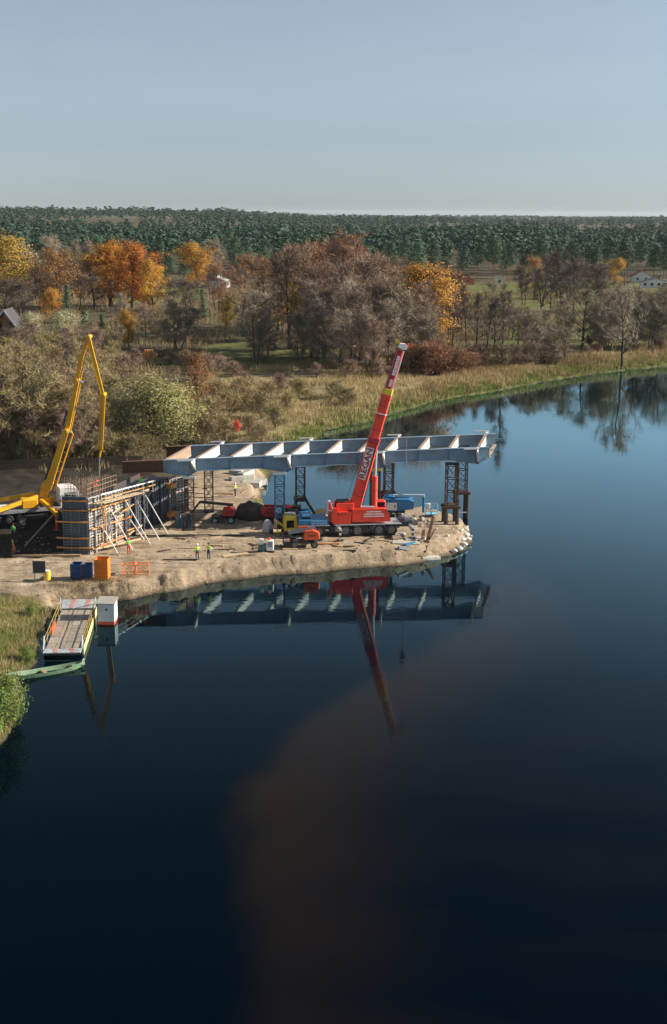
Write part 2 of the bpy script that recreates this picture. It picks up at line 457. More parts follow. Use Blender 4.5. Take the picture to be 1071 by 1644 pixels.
def land(x, y):
    x = np.atleast_1d(np.asarray(x, float)); y = np.atleast_1d(np.asarray(y, float))
    sd = shore_sd(x, y)
    sd = sd + (fbm(x * 0.45, y * 0.45, 5, 5) - 0.5) * 1.3 * (sd > -6)
    r = np.hypot(x, y)
    sand = poly_mask(SAND, x, y, 2.0)
    base = 1.5 + (fbm(x * 0.03, y * 0.03, 3) - 0.45) * 1.6 * (1 - sand) + sstep(170, 330, r) * 0.6
    base = base + 1.0 * np.exp(-(((x + 32) / 13) ** 2 + ((y - 139) / 7) ** 2))
    base = base + 14 * sstep(900, 2200, r) * sstep(50, -250, x) + (fbm(x * 0.0012, y * 0.0012, 8) - 0.4) * 14 * sstep(900, 2500, r)
    k = 0.75 * sand + 2.6 * (1 - sand)
    scarp = 0.30 * sstep(0, 0.9, sd) + 0.70 * sstep(0.85, 1.55, sd + (fbm(x * 2.9, y * 2.9, 51, 4) - 0.5) * 0.55)
    up = base * (sand * scarp + (1 - sand) * (1 - np.exp(-np.maximum(sd, 0) / k)))
    z = np.where(sd > 0, up, np.maximum(sd * 0.45, -2.5))
    rough = (fbm(x * 0.8, y * 0.8, 21) - 0.5) * 0.34 * sand + (fbm(x * 0.5, y * 0.5, 31) - 0.5) * 0.7 * (1 - sand) * sstep(0, 4, sd)
    edge = np.exp(-((sd - 1.0) / 1.1) ** 2) * sand * (fbm(x * 3.4, y * 3.4, 44, 3) - 0.5) * 0.5
    flat = sstep(400, 120, r)
    return z + (rough * sstep(0, 2, sd) + edge) * flat, sd, sand

def gz(x, y):
    return float(land(x, y)[0][0])

def ground_at(px, py, z0=1.6):
    """the ground point under a photo pixel"""
    z = z0
    for _ in range(3):
        p = G(px, py, z); z = max(gz(p.x, p.y), 0.0)
    return Vector((p.x, p.y, z))

rr = [18.0]
while rr[-1] < 16000:
    r = rr[-1]
    rr.append(r + (2.2 if r < 80 else 0.62 if r < 118 else 0.34 if r < 146 else 0.62 if r < 215 else max(0.9, r * 0.011)  if r < 900 else r * 0.035))
rr = np.array(rr)
aa = np.concatenate([np.linspace(-180, -24, 28)[:-1], np.linspace(-24, -17.5, 10)[:-1], np.linspace(-17.5, 18.5, 270)[:-1], np.linspace(18.5, 26, 10)[:-1], np.linspace(26, 180, 28)])
A, RR = np.meshgrid(np.radians(aa), rr)
X, Y = (RR * np.sin(A)).ravel(), (RR * np.cos(A)).ravel()
Z, SDV, SANDV = land(X, Y)
nc, nr = len(aa), len(rr)
idx = np.arange(nc * nr).reshape(nr, nc)
quads = np.stack([idx[:-1, :-1], idx[:-1, 1:], idx[1:, 1:], idx[1:, :-1]], -1).reshape(-1, 4)[:, ::-1]
gm = bpy.data.materials.new('ground_soil_sand_grass')
SHADE_AREA = gpoly([(-200, 742), (225, 745), (262, 766), (150, 800), (104, 880), (60, 892), (-200, 892)], 1.8)  # abutment and back of site: shade painted into the ground as dark soil
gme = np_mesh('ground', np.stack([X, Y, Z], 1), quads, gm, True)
green = np.zeros(len(X)); dry = np.zeros(len(X))
for p in GREENS: green = np.maximum(green, poly_mask(p, X, Y, 5.0))
for p in DRYS: dry = np.maximum(dry, poly_mask(p, X, Y, 6.0))
shg = sstep(6, 2, SDV) * (1 - SANDV) * (SDV > -1)
green = np.clip(green + shg * 0.9, 0, 1)
colv = np.stack([SANDV, green, dry, np.clip(SDV / 4, 0, 1)], 1).astype(np.float32)
pt = gme.attributes.new('painted_shade', 'FLOAT', 'POINT'); pt.data.foreach_set('value', poly_mask(SHADE_AREA, X, Y, 1.5).astype(np.float32))
at = gme.color_attributes.new('zone', 'FLOAT_COLOR', 'POINT')
at.data.foreach_set('color', colv.ravel())
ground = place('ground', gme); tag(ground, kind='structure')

def ground_nodes(m):
    m.use_nodes = True
    nt = m.node_tree; N = nt.nodes; L = nt.links
    b = N['Principled BSDF']; b.inputs['Roughness'].default_value = 0.95; b.inputs['Specular IOR Level'].default_value = 0.2
    tc = N.new('ShaderNodeTexCoord'); at = N.new('ShaderNodeAttribute'); at.attribute_name = 'zone'
    sp = N.new('ShaderNodeSeparateColor'); L.new(at.outputs['Color'], sp.inputs[0])
    def noise(s, d=6, r=0.65):
        n = N.new('ShaderNodeTexNoise'); n.inputs['Scale'].default_value = s; n.inputs['Detail'].default_value = d; n.inputs['Roughness'].default_value = r
        L.new(tc.outputs['Object'], n.inputs['Vector']); return n.outputs[0]
    def ramp(fac, stops):
        r = N.new('ShaderNodeValToRGB'); e = r.color_ramp.elements
        e[0].position, e[0].color = stops[0][0], (*stops[0][1], 1); e[1].position, e[1].color = stops[-1][0], (*stops[-1][1], 1)
        for p, c in stops[1:-1]:
            k = e.new(p); k.color = (*c, 1)
        L.new(fac, r.inputs[0]); return r.outputs[0]
    def mix(f, a, c):
        x = N.new('ShaderNodeMix'); x.data_type = 'RGBA'; L.new(f, x.inputs[0]); L.new(a, x.inputs[6]); L.new(c, x.inputs[7]); return x.outputs[2]
    def edge(f, n, lo=0.35, hi=0.65):
        a = N.new('ShaderNodeMath'); a.operation = 'MULTIPLY_ADD'; L.new(n, a.inputs[0]); a.inputs[1].default_value = 0.7; L.new(f, a.inputs[2])
        r = N.new('ShaderNodeMapRange'); r.inputs[1].default_value = lo + 0.35; r.inputs[2].default_value = hi + 0.35; L.new(a.outputs[0], r.inputs[0]); return r.outputs[0]
    soil = ramp(noise(0.25), [(0.3, (0.045, 0.040, 0.022)), (0.5, (0.085, 0.070, 0.040)), (0.7, (0.13, 0.105, 0.06))])
    sand = ramp(noise(0.45, 9, 0.7), [(0.28, (0.17, 0.12, 0.078)), (0.42, (0.30, 0.23, 0.155)), (0.58, (0.395, 0.312, 0.22)), (0.75, (0.48, 0.39, 0.285))])
    grass = ramp(noise(0.3, 8, 0.75), [(0.3, (0.045, 0.05, 0.016)), (0.48, (0.10, 0.11, 0.032)), (0.6, (0.16, 0.155, 0.05)), (0.72, (0.22, 0.185, 0.085))])
    dryc = ramp(noise(0.5, 8, 0.75), [(0.3, (0.10, 0.085, 0.035)), (0.5, (0.24, 0.19, 0.095)), (0.7, (0.36, 0.285, 0.16))])
    c = mix(edge(sp.outputs[2], noise(0.2)), soil, dryc)
    c = mix(edge(sp.outputs[1], noise(0.35)), c, grass)
    c = mix(edge(sp.outputs[0], noise(0.6)), c, sand)
    # ruts and trampled streaks in the sand, shade left of the abutment painted in as dark soil
    mp = N.new('ShaderNodeMapping'); mp.inputs['Scale'].default_value = (0.10, 0.85, 1); mp.inputs['Rotation'].default_value = (0, 0, -0.12); L.new(tc.outputs['Object'], mp.inputs[0])
    sn = N.new('ShaderNodeTexNoise'); sn.inputs['Scale'].default_value = 1.6; sn.inputs['Detail'].default_value = 7; sn.inputs['Roughness'].default_value = 0.7; L.new(mp.outputs[0], sn.inputs['Vector'])
    sr = N.new('ShaderNodeMapRange'); sr.inputs[1].default_value = 0.36; sr.inputs[2].default_value = 0.62; sr.inputs[3].default_value = 0.72; sr.inputs[4].default_value = 1.22; L.new(sn.outputs[0], sr.inputs[0])
    sc = N.new('ShaderNodeVectorMath'); sc.operation = 'SCALE'; L.new(c, sc.inputs[0]); L.new(sr.outputs[0], sc.inputs['Scale'])
    c = mix(sp.outputs[0], c, sc.outputs[0])
    pa = N.new('ShaderNodeAttribute'); pa.attribute_name = 'painted_shade'
    shade_tone = ramp(noise(0.5, 7), [(0.3, (0.016, 0.014, 0.012)), (0.7, (0.05, 0.042, 0.032))])
    c = mix(edge(pa.outputs['Fac'], noise(0.4)), c, shade_tone)
    # wet dark band along the waterline
    wet = N.new('ShaderNodeMapRange'); wet.inputs[1].default_value = 0.02; wet.inputs[2].default_value = 0.16; L.new(at.outputs['Alpha'], wet.inputs[0])
    mo = N.new('ShaderNodeMapRange'); mo.inputs[1].default_value = 0.28; mo.inputs[2].default_value = 0.48; mo.inputs[3].default_value = 0.7; mo.inputs[4].default_value = 0.0; L.new(at.outputs['Alpha'], mo.inputs[0])
    mm = N.new('ShaderNodeMath'); mm.operation = 'MULTIPLY'; L.new(mo.outputs[0], mm.inputs[0]); L.new(sp.outputs[0], mm.inputs[1])
    c = mix(mm.outputs[0], c, ramp(noise(1.3, 8, 0.75), [(0.3, (0.075, 0.052, 0.033)), (0.5, (0.22, 0.165, 0.11)), (0.7, (0.40, 0.32, 0.225))]))
    wm = N.new('ShaderNodeMix'); wm.data_type = 'RGBA'; L.new(wet.outputs[0], wm.inputs[0]); wm.inputs[6].default_value = (0.060, 0.045, 0.03, 1); L.new(c, wm.inputs[7])
    L.new(wm.outputs[2], b.inputs['Base Color'])
    bp = N.new('ShaderNodeBump'); bp.inputs['Strength'].default_value = 0.8; bp.inputs['Distance'].default_value = 0.25
    bs = N.new('ShaderNodeMath'); bs.operation = 'MULTIPLY_ADD'; L.new(sn.outputs[0], bs.inputs[0]); bs.inputs[1].default_value = 0.8; L.new(noise(2.6, 10, 0.78), bs.inputs[2])
    L.new(bs.outputs[0], bp.inputs['Height']); L.new(bp.outputs[0], b.inputs['Normal'])
ground_nodes(gm)

# ------------------------------------------------------------------ water
wm = bpy.data.materials.new('river_water')
def water_nodes(m):
    """dark river: body colour with silt, and a reflection that grows with grazing angle as through a polarising filter"""
    m.use_nodes = True
    nt = m.node_tree; N = nt.nodes; L = nt.links
    N.remove(N['Principled BSDF'])
    tc = N.new('ShaderNodeTexCoord')
    at = N.new('ShaderNodeAttribute'); at.attribute_name = 'silt'
    n = N.new('ShaderNodeTexNoise'); n.inputs['Scale'].default_value = 0.16; n.inputs['Detail'].default_value = 7
    sm = N.new('ShaderNodeMapping'); sm.inputs['Rotation'].default_value = (0, 0, 0.5); sm.inputs['Scale'].default_value = (0.45, 1.5, 1); L.new(tc.outputs['Object'], sm.inputs[0])
    L.new(sm.outputs[0], n.inputs['Vector'])
    a = N.new('ShaderNodeMath'); a.operation = 'MULTIPLY_ADD'; L.new(n.outputs[0], a.inputs[0]); a.inputs[1].default_value = 0.5; L.new(at.outputs['Fac'], a.inputs[2])
    r = N.new('ShaderNodeMapRange'); r.inputs[1].default_value = 0.32; r.inputs[2].default_value = 1.2; L.new(a.outputs[0], r.inputs[0])
    mx = N.new('ShaderNodeMix'); mx.data_type = 'RGBA'; L.new(r.outputs[0], mx.inputs[0])
    mx.inputs[6].default_value = (0.0001, 0.0024, 0.0062, 1); mx.inputs[7].default_value = (0.0125, 0.0082, 0.0063, 1)
    df = N.new('ShaderNodeBsdfDiffuse'); L.new(mx.outputs[2], df.inputs['Color'])
    mp = N.new('ShaderNodeMapping'); mp.inputs['Scale'].default_value = (0.7, 1.6, 1)
    L.new(tc.outputs['Object'], mp.inputs[0])
    w1 = N.new('ShaderNodeTexNoise'); w1.inputs['Scale'].default_value = 1.1; w1.inputs['Detail'].default_value = 3; L.new(mp.outputs[0], w1.inputs['Vector'])
    bp = N.new('ShaderNodeBump'); bp.inputs['Strength'].default_value = 0.05; bp.inputs['Distance'].default_value = 0.10
    L.new(w1.outputs[0], bp.inputs['Height'])
    gl = N.new('ShaderNodeBsdfGlossy'); gl.inputs['Color'].default_value = (0.64, 0.93, 1.0, 1); pn = N.new('ShaderNodeTexNoise'); pn.inputs['Scale'].default_value = 0.05; pn.inputs['Detail'].default_value = 6; pn.inputs['Roughness'].default_value = 0.7; L.new(mp.outputs[0], pn.inputs['Vector'])
    pr = N.new('ShaderNodeMapRange'); pr.inputs[1].default_value = 0.40; pr.inputs[2].default_value = 0.68; pr.inputs[3].default_value = 0.008; pr.inputs[4].default_value = 0.07; L.new(pn.outputs[0], pr.inputs[0]); L.new(pr.outputs[0], gl.inputs['Roughness'])
    ps = N.new('ShaderNodeMapRange'); ps.inputs[1].default_value = 0.40; ps.inputs[2].default_value = 0.68; ps.inputs[3].default_value = 0.012; ps.inputs[4].default_value = 0.09; L.new(pn.outputs[0], ps.inputs[0]); L.new(ps.outputs[0], bp.inputs['Strength'])
    L.new(bp.outputs[0], gl.inputs['Normal'])
    fr = N.new('ShaderNodeFresnel'); fr.inputs['IOR'].default_value = 1.33
    ml = N.new('ShaderNodeValToRGB'); L.new(fr.outputs[0], ml.inputs[0])
    e = ml.color_ramp.elements; e[0].position = 0.045; e[0].color = (0.006, 0.006, 0.006, 1); e[1].position = 1.0; e[1].color = (1, 1, 1, 1)
    for p_, v_ in ((0.075, 0.022), (0.12, 0.085), (0.20, 0.27), (0.35, 0.72)):
        k_ = e.new(p_); k_.color = (v_, v_, v_, 1)
    ms = N.new('ShaderNodeMixShader'); L.new(ml.outputs[0], ms.inputs[0]); L.new(df.outputs[0], ms.inputs[1]); L.new(gl.outputs[0], ms.inputs[2])
    L.new(ms.outputs[0], N['Material Output'].inputs[0])
water_nodes(wm)
wx = np.concatenate([np.linspace(-400, -60, 8)[:-1], np.linspace(-60, 90, 190), np.linspace(90, 1500, 12)[1:]])
wy = np.concatenate([np.linspace(-60, 30, 5)[:-1], np.linspace(30, 200, 190), np.linspace(200, 520, 12)[1:]])
WX, WY = np.meshgrid(wx, wy)
wi = np.arange(WX.size).reshape(WX.shape)
wq = np.stack([wi[:-1, :-1], wi[:-1, 1:], wi[1:, 1:], wi[1:, :-1]], -1).reshape(-1, 4)
wme = np_mesh('water', np.stack([WX.ravel(), WY.ravel(), np.zeros(WX.size)], 1), wq, wm, True)
SILT = [tuple(G(px, py, 0))[:2] for px, py in [(775, 850), (800, 905), (1000, 1000), (1300, 1300), (1300, 2000), (380, 2000), (355, 1480), (360, 1290), (395, 1225), (440, 1180), (545, 1110), (650, 1050), (745, 990), (770, 930), (762, 870)]]
EDGE = [tuple(G(px, py, 0))[:2] for px, py in [(380, 2000), (355, 1480), (360, 1290), (395, 1225), (440, 1180), (545, 1110), (650, 1050), (745, 990), (770, 930)]]
sx_, sy_ = WX.ravel(), WY.ravel()
ed = np.full(sx_.shape, 1e9)
for (ax, ay), (bx, by) in zip(EDGE[:-1], EDGE[1:]):
    dx, dy = bx - ax, by - ay; t_ = np.clip(((sx_ - ax) * dx + (sy_ - ay) * dy) / (dx * dx + dy * dy), 0, 1)
    ed = np.minimum(ed, np.hypot(sx_ - ax - t_ * dx, sy_ - ay - t_ * dy))
silt = poly_mask(SILT, sx_ + (fbm(sx_ * 0.3, sy_ * 0.3, 91) - 0.5) * 2.4 - 1.2, sy_ + (fbm(sx_ * 0.3, sy_ * 0.3, 92) - 0.5) * 2.4, 2.0) * (1 - 0.84 * sstep(2, 14, ed)) * (0.45 + 0.55 * sstep(50, 78, sy_))      # thick at its left edge, thinning out to the right
fade = 1.0
ta = wme.attributes.new('silt', 'FLOAT', 'POINT')
ta.data.foreach_set('value', silt.astype(np.float32))
river = place('water', wme); tag(river, kind='structure')

# ------------------------------------------------------------------ vegetation builders
def thin_tris(P, D, Lg, W, g):
    """thin twigs: base, direction, length, width -> triangles"""
    n = len(P)
    rv = g.normal(size=(n, 3)); s = np.cross(D, rv); s /= np.linalg.norm(s, axis=1)[:, None] + 1e-9
    a = P - s * W[:, None] / 2; b = P + s * W[:, None] / 2; c = P + D * Lg[:, None]
    v = np.stack([a, b, c], 1).reshape(-1, 3)
    return v, np.arange(3 * n).reshape(n, 3)

def leaf_quads(P, Nn, size, g, asp=0.8):
    """leaf sprays: centre, outward normal, size -> quads with random roll"""
    n = len(P)
    Nn = Nn / (np.linalg.norm(Nn, axis=1)[:, None] + 1e-9)
    rv = g.normal(size=(n, 3)); u = np.cross(Nn, rv); u /= np.linalg.norm(u, axis=1)[:, None] + 1e-9
    w = np.cross(Nn, u)
    s = size[:, None] * 0.5
    k = g.uniform(0.6, 1.2, (n, 4, 1))
    v = np.stack([P - u * s * k[:, 0], P - w * s * asp * k[:, 1], P + u * s * k[:, 2], P + w * s * asp * k[:, 3]], 1).reshape(-1, 3)
    return v, np.arange(4 * n).reshape(n, 4)

def limb(mb, p, d, L, r, g, seg=3, wig=0.18, lift=0.12, n=4):
    pts = [p]
    for k in range(seg):
        d = (d + Vector((g.gauss(0, wig), g.gauss(0, wig), g.gauss(0, wig) + lift))).normalized()
        q = p + d * (L / seg)
        r2 = r * (1 - 0.72 * (k + 1) / seg)
        if mb is not None: mb.tube(p, q, max(r * (1 - 0.72 * k / seg), 0.012), max(r2, 0.012), n, False)
        p = q; pts.append(p)
    return pts, d

def along(pts, t):
    x = t * (len(pts) - 1); i = min(int(x), len(pts) - 2)
    return pts[i].lerp(pts[i + 1], x - i), (pts[i + 1] - pts[i]).normalized()

def skeleton(seed, H=15.0, R=5.0, stems=1, first=0.25, nlimb=13, nsec=6, angle=55, trunk_r=0.22, shape='round', lean=(0, 0)):
    """trunk and limbs as a mesh, and the anchor points of the fine twigs"""
    g = random.Random(seed)
    mb = MB(); anchors = []
    for s in range(stems):
        a = g.uniform(0, 6.28)
        off = Vector((math.cos(a), math.sin(a), 0)) * (0.25 * R * (s > 0) * g.uniform(0.5, 1.2))
        d = Vector((lean[0] + off.x * 0.10, lean[1] + off.y * 0.10, 1)).normalized()
        Ht = H * (0.92 if s == 0 else g.uniform(0.7, 0.95))
        p = off * 0.35 + Vector((0, 0, -0.4))
        tr = trunk_r * (1 if stems == 1 else 0.7)
        pts = [p]; nseg = 7
        for k in range(nseg):
            d = (d + Vector((g.gauss(0, 0.05), g.gauss(0, 0.05), 0.05))).normalized()
            q = p + d * (Ht / nseg)
            mb.tube(p, q, tr * (1 - 0.9 * k / nseg) * (1.25 if k == 0 else 1), tr * (1 - 0.9 * (k + 1) / nseg), 6, False)
            p = q; pts.append(p)
        for i in range(nlimb):
            t = first + (0.97 - first) * (i + g.random()) / nlimb
            p0, _ = along(pts, t)
            u = (t - first) / (1 - first)
            prof = {'round': math.sin(math.pi * min(0.98, 0.18 + 0.78 * u)) ** 0.7, 'cone': 1.05 - 0.85 * u, 'vase': 0.55 + 0.5 * u if u < 0.75 else 1.2 - (u - 0.75) * 2.0}[shape]
            L = R * prof * g.uniform(0.75, 1.1) * (1.0 if stems == 1 else 0.75)
            az = i * 2.4 + g.uniform(-0.5, 0.5) + s
            an = R_(angle * g.uniform(0.75, 1.2) * (1 - 0.55 * u))
            d0 = Vector((math.cos(az) * math.sin(an), math.sin(az) * math.sin(an), math.cos(an)))
            lp, _ = limb(mb, p0, d0, L, tr * 0.42 * (1 - 0.5 * u), g)
            for j in range(nsec):
                tt = 0.25 + 0.75 * (j + g.random()) / nsec
                p1, d1 = along(lp, min(tt, 1))
                rv = Vector((g.gauss(0, 1), g.gauss(0, 1), g.gauss(0.25, 0.8))).normalized()
                d2 = (d1 * 0.8 + rv).normalized()
                sp, d3 = limb(mb, p1, d2, L * g.uniform(0.22, 0.42) + 0.4, 0.035, g, 2, 0.2, 0.08, 3)
                for q in range(3):
                    pp, dd = along(sp, 0.35 + 0.32 * q)
                    anchors.append((pp, dd))
            anchors.append((lp[-1], d0))
    return mb, anchors

def make_bare(seed, bark, twig, ntw=13, tl=1.1, tw=0.06, **kw):
    mb, an = skeleton(seed, **kw)
    g = np.random.default_rng(seed)
    P = np.array([tuple(a[0]) for a in an]); D = np.array([tuple(a[1]) for a in an])
    P = np.repeat(P, ntw, 0); D = np.repeat(D, ntw, 0)
    D = D * 0.7 + g.normal(size=D.shape) * 0.75; D[:, 2] += 0.22; D /= np.linalg.norm(D, axis=1)[:, None]
    P = P + g.normal(size=P.shape) * 0.16
    n = len(P)
    v, t = thin_tris(P, D, tl * g.uniform(0.5, 1.4, n), tw * g.uniform(0.6, 1.3, n), g)
    return mb.mesh('trunk', bark, fix=False), np_mesh('crown', v, t, twig)

def make_leafy(seed, bark, leaf, nl=16, ls=0.42, clump=0.75, outw=1.0, twig=None, **kw):
    mb, an = skeleton(seed, **kw)
    g = np.random.default_rng(seed)
    P0 = np.array([tuple(a[0]) for a in an])
    keep = g.uniform(size=len(P0)) < 0.92
    P0 = P0[keep]
    ctr = P0.mean(0)
    off = g.normal(size=(len(P0), nl, 3)) * clump * np.array([1, 1, 0.75])
    P = (P0[:, None] + off).reshape(-1, 3)
    Nn = (off * 0.9).reshape(-1, 3) + (P - ctr) / np.linalg.norm(P - ctr, axis=1)[:, None] * outw * 0.6 + g.normal(size=P.shape) * 0.45
    Nn[:, 2] += 0.25
    v, q = leaf_quads(P, Nn, ls * g.uniform(0.6, 1.4, len(P)), g)
    return mb.mesh('trunk', bark, fix=False), np_mesh('crown', v, q, leaf)

def make_pine(seed, bark, leaf, H=20, nclump=26, per=50, low=0.46, R=4.4, ls=0.72, spruce=False):
    g = np.random.default_rng(seed); gr = random.Random(seed)
    mb = MB()
    p = Vector((0, 0, -0.4)); d = Vector((gr.gauss(0, 0.02), gr.gauss(0, 0.02), 1)).normalized(); k = 6; pts = [p]
    for i in range(k):
        q = p + d * (H * 0.97 / k); mb.tube(p, q, 0.21 * (1 - 0.85 * i / k), 0.21 * (1 - 0.85 * (i + 1) / k), 6, False); p = q; pts.append(p)
        d = (d + Vector((gr.gauss(0, 0.03), gr.gauss(0, 0.03), 0.04))).normalized()
    Ps, Ns = [], []
    for i in range(nclump):
        u = (i + g.uniform()) / nclump
        zt = low + (0.98 - low) * u
        b, _ = along(pts, zt)
        rad = (R * (1.0 - u) ** 0.8 + 0.25) if spruce else R * math.sin(math.pi * min(0.97, 0.25 + 0.72 * u)) ** 0.8
        az = i * 2.4 + g.uniform(-0.5, 0.5); rr_ = rad * g.uniform(0.35, 0.85)
        c = np.array([b.x + math.cos(az) * rr_, b.y + math.sin(az) * rr_, b.z + (-0.12 * rr_ if spruce else 0.1 * rr_)])
        mb.tube(b, c, 0.05, 0.02, 3, False)
        s = (0.85 + 0.45 * g.uniform()) * ((0.33 if spruce else 0.42) * R)
        off = g.normal(size=(per, 3)); off /= np.linalg.norm(off, axis=1)[:, None]
        off *= s * g.uniform(0.5, 1.05, (per, 1)) * np.array([1, 1, 0.62])
        Ps.append(c + off); Ns.append(off + np.array([math.cos(az), math.sin(az), 0.35]) * 0.8 + g.normal(size=off.shape) * 0.22 * s)
    P = np.concatenate(Ps); Nn = np.concatenate(Ns)
    v, q = leaf_quads(P, Nn, ls * g.uniform(0.6, 1.4, len(P)), g, 0.55)
    return mb.mesh('trunk', bark, fix=False), np_mesh('crown', v, q, leaf)

BARK = mat('grey_brown_bark', (0.13, 0.10, 0.078), 0.9, 0, 0.3, 1.5, rand=0.25)
BARKD = mat('dark_bark', (0.035, 0.028, 0.024), 0.9, 0, 0.3, 1.5, rand=0.25)
BARKW = mat('birch_bark', (0.52, 0.49, 0.44), 0.85, 0, 0.2, 1.0, dirt=(0.05, 0.045, 0.04), dirt_amt=0.35)
BARKP = mat('pine_bark', (0.15, 0.075, 0.04), 0.9, 0, 0.3, 1.2, rand=0.2)
TW_P = leaf_mat('purple_brown_twigs', (0.135, 0.095, 0.070), (0.245, 0.175, 0.125), 0.25, 0.25, 0.85, 0)
TW_G = leaf_mat('grey_twigs', (0.155, 0.128, 0.096), (0.275, 0.225, 0.165), 0.25, 0.22, 0.85, 0)
TW_B = leaf_mat('rusty_brown_twigs', (0.16, 0.085, 0.050), (0.24, 0.135, 0.075), 0.25, 0.22, 0.85, 0)
TW_O = leaf_mat('olive_brown_twigs', (0.16, 0.128, 0.064), (0.27, 0.21, 0.11), 0.25, 0.25, 0.85, 0)
TW_D = leaf_mat('dark_twigs', (0.072, 0.057, 0.047), (0.135, 0.108, 0.088), 0.25, 0.22, 0.85, 0)
LF_OR = leaf_mat('orange_oak_leaves', (0.26, 0.105, 0.018), (0.42, 0.185, 0.026), 0.3, 0.15)
LF_GO = leaf_mat('golden_leaves', (0.27, 0.145, 0.025), (0.44, 0.255, 0.045), 0.3, 0.15)
LF_OL = leaf_mat('olive_yellow_leaves', (0.175, 0.11, 0.024), (0.35, 0.215, 0.04), 0.25, 0.15)
LF_WI = leaf_mat('willow_leaves', (0.15, 0.145, 0.055), (0.31, 0.29, 0.125), 0.3, 0.15)
LF_WP = leaf_mat('pale_willow_leaves', (0.21, 0.20, 0.115), (0.36, 0.34, 0.21), 0.3, 0.15)
LF_RU = leaf_mat('rusty_leaves', (0.17, 0.075, 0.035), (0.29, 0.135, 0.06), 0.3, 0.15)
LF_BR = leaf_mat('brown_oak_leaves', (0.16, 0.085, 0.030), (0.27, 0.14, 0.045), 0.3, 0.2)
LF_GN = leaf_mat('green_shrub_leaves', (0.055, 0.085, 0.018), (0.14, 0.19, 0.045), 0.8, 0.15)
NEED = leaf_mat('pine_needles', (0.014, 0.034, 0.021), (0.050, 0.092, 0.052), 0.22, 0.28, 0.8, 0.1)
NEEDL = leaf_mat('light_conifer_needles', (0.045, 0.075, 0.04), (0.085, 0.125, 0.065), 0.3, 0.2, 0.8, 0.1)

TREES = {}
def variants(key, n, fn):
    TREES[key] = [fn(i) for i in range(n)]
variants('bareP', 4, lambda i: make_bare(100 + i, BARKD, TW_P, H=15, R=5.6, nlimb=14))
variants('bareG', 3, lambda i: make_bare(120 + i, BARK, TW_G, H=15, R=5.6, stems=2 + i % 2, nlimb=10, first=0.2))
variants('bareB', 3, lambda i: make_bare(140 + i, BARKD, TW_B, H=15, R=5.4, nlimb=14))
variants('bareO', 4, lambda i: make_bare(160 + i, BARK, TW_O, H=15, R=5.0, stems=1 + i % 2, nlimb=12, first=0.15))
variants('alder', 4, lambda i: make_bare(180 + i, BARKD, TW_D, H=15, R=2.9, nlimb=16, nsec=5, shape='cone', first=0.22, ntw=8, tl=0.8, trunk_r=0.2))
variants('dark', 3, lambda i: make_bare(200 + i, BARKD, TW_D, H=15, R=5.4, nlimb=14, first=0.32))
variants('sparse', 3, lambda i: make_bare(215 + i, BARKD, TW_G, H=15, R=5.4, nlimb=14, nsec=6, first=0.2, ntw=11, trunk_r=0.25))
variants('oakO', 3, lambda i: make_leafy(220 + i, BARKD, LF_OR, H=15, R=7.4, nlimb=16, first=0.08, nl=52, ls=0.30, trunk_r=0.38))
variants('oakG', 3, lambda i: make_leafy(230 + i, BARKD, LF_GO, H=15, R=6.0, nlimb=15, first=0.1, nl=50, ls=0.28, trunk_r=0.3))
variants('oakB', 2, lambda i: make_leafy(240 + i, BARKD, LF_BR, H=15, R=6.4, nlimb=14, first=0.12, nl=24, ls=0.28, trunk_r=0.33))
variants('olive', 2, lambda i: make_leafy(250 + i, BARK, LF_OL, H=15, R=4.2, nlimb=15, first=0.15, nl=22, ls=0.27))
variants('willow', 3, lambda i: make_leafy(260 + i, BARK, LF_WI, H=10, R=6.0, stems=3, nlimb=9, first=0.06, nl=26, ls=0.22, clump=0.62))
variants('pwillow', 2, lambda i: make_leafy(270 + i, BARK, LF_WP, H=10, R=5.5, stems=3, nlimb=9, first=0.08, nl=24, ls=0.21, clump=0.6))
variants('rusty', 2, lambda i: make_leafy(280 + i, BARKD, LF_RU, H=12, R=4.2, nlimb=17, first=0.05, nl=18, ls=0.19, shape='round', clump=0.5))
variants('shrubP', 3, lambda i: make_bare(300 + i, BARKD, TW_P, H=4, R=2.6, stems=4, nlimb=6, nsec=4, first=0.05, ntw=9, tl=0.7, tw=0.04, trunk_r=0.07))
variants('shrubB', 3, lambda i: make_bare(310 + i, BARKD, TW_B, H=4, R=2.6, stems=4, nlimb=6, nsec=4, first=0.05, ntw=9, tl=0.7, tw=0.04, trunk_r=0.07))
variants('shrubO', 3, lambda i: make_bare(320 + i, BARK, TW_O, H=4, R=2.6, stems=4, nlimb=6, nsec=4, first=0.05, ntw=9, tl=0.7, tw=0.04, trunk_r=0.07))
variants('shrubG', 2, lambda i: make_leafy(330 + i, BARK, LF_GN, H=4, R=2.8, stems=3, nlimb=7, nsec=5, first=0.05, nl=16, ls=0.17, clump=0.33, trunk_r=0.06))
variants('shrubR', 1, lambda i: make_leafy(340 + i, BARK, leaf_mat('red_shrub_leaves', (0.35, 0.06, 0.02), (0.5, 0.11, 0.04)), H=4, R=2.4, stems=3, nlimb=6, nsec=4, first=0.05, nl=7, ls=0.3, clump=0.35, trunk_r=0.06))
variants('pine', 6, lambda i: make_pine(400 + i, BARKP, NEED, H=20))
variants('spruce', 3, lambda i: make_pine(420 + i, BARKD, NEED, H=16, low=0.06, R=3.2, spruce=True, nclump=44, per=34, ls=0.55))
variants('lconifer', 2, lambda i: make_pine(430 + i, BARKD, NEEDL, H=12, low=0.06, R=3.0, spruce=True, nclump=40, per=34, ls=0.5))
variants('birch', 2, lambda i: make_bare(440 + i, BARKW, TW_O, H=15, R=2.6, nlimb=12, nsec=5, first=0.4, ntw=7, tl=0.9, trunk_r=0.24, lean=(0.06 if i else -0.08, 0)))
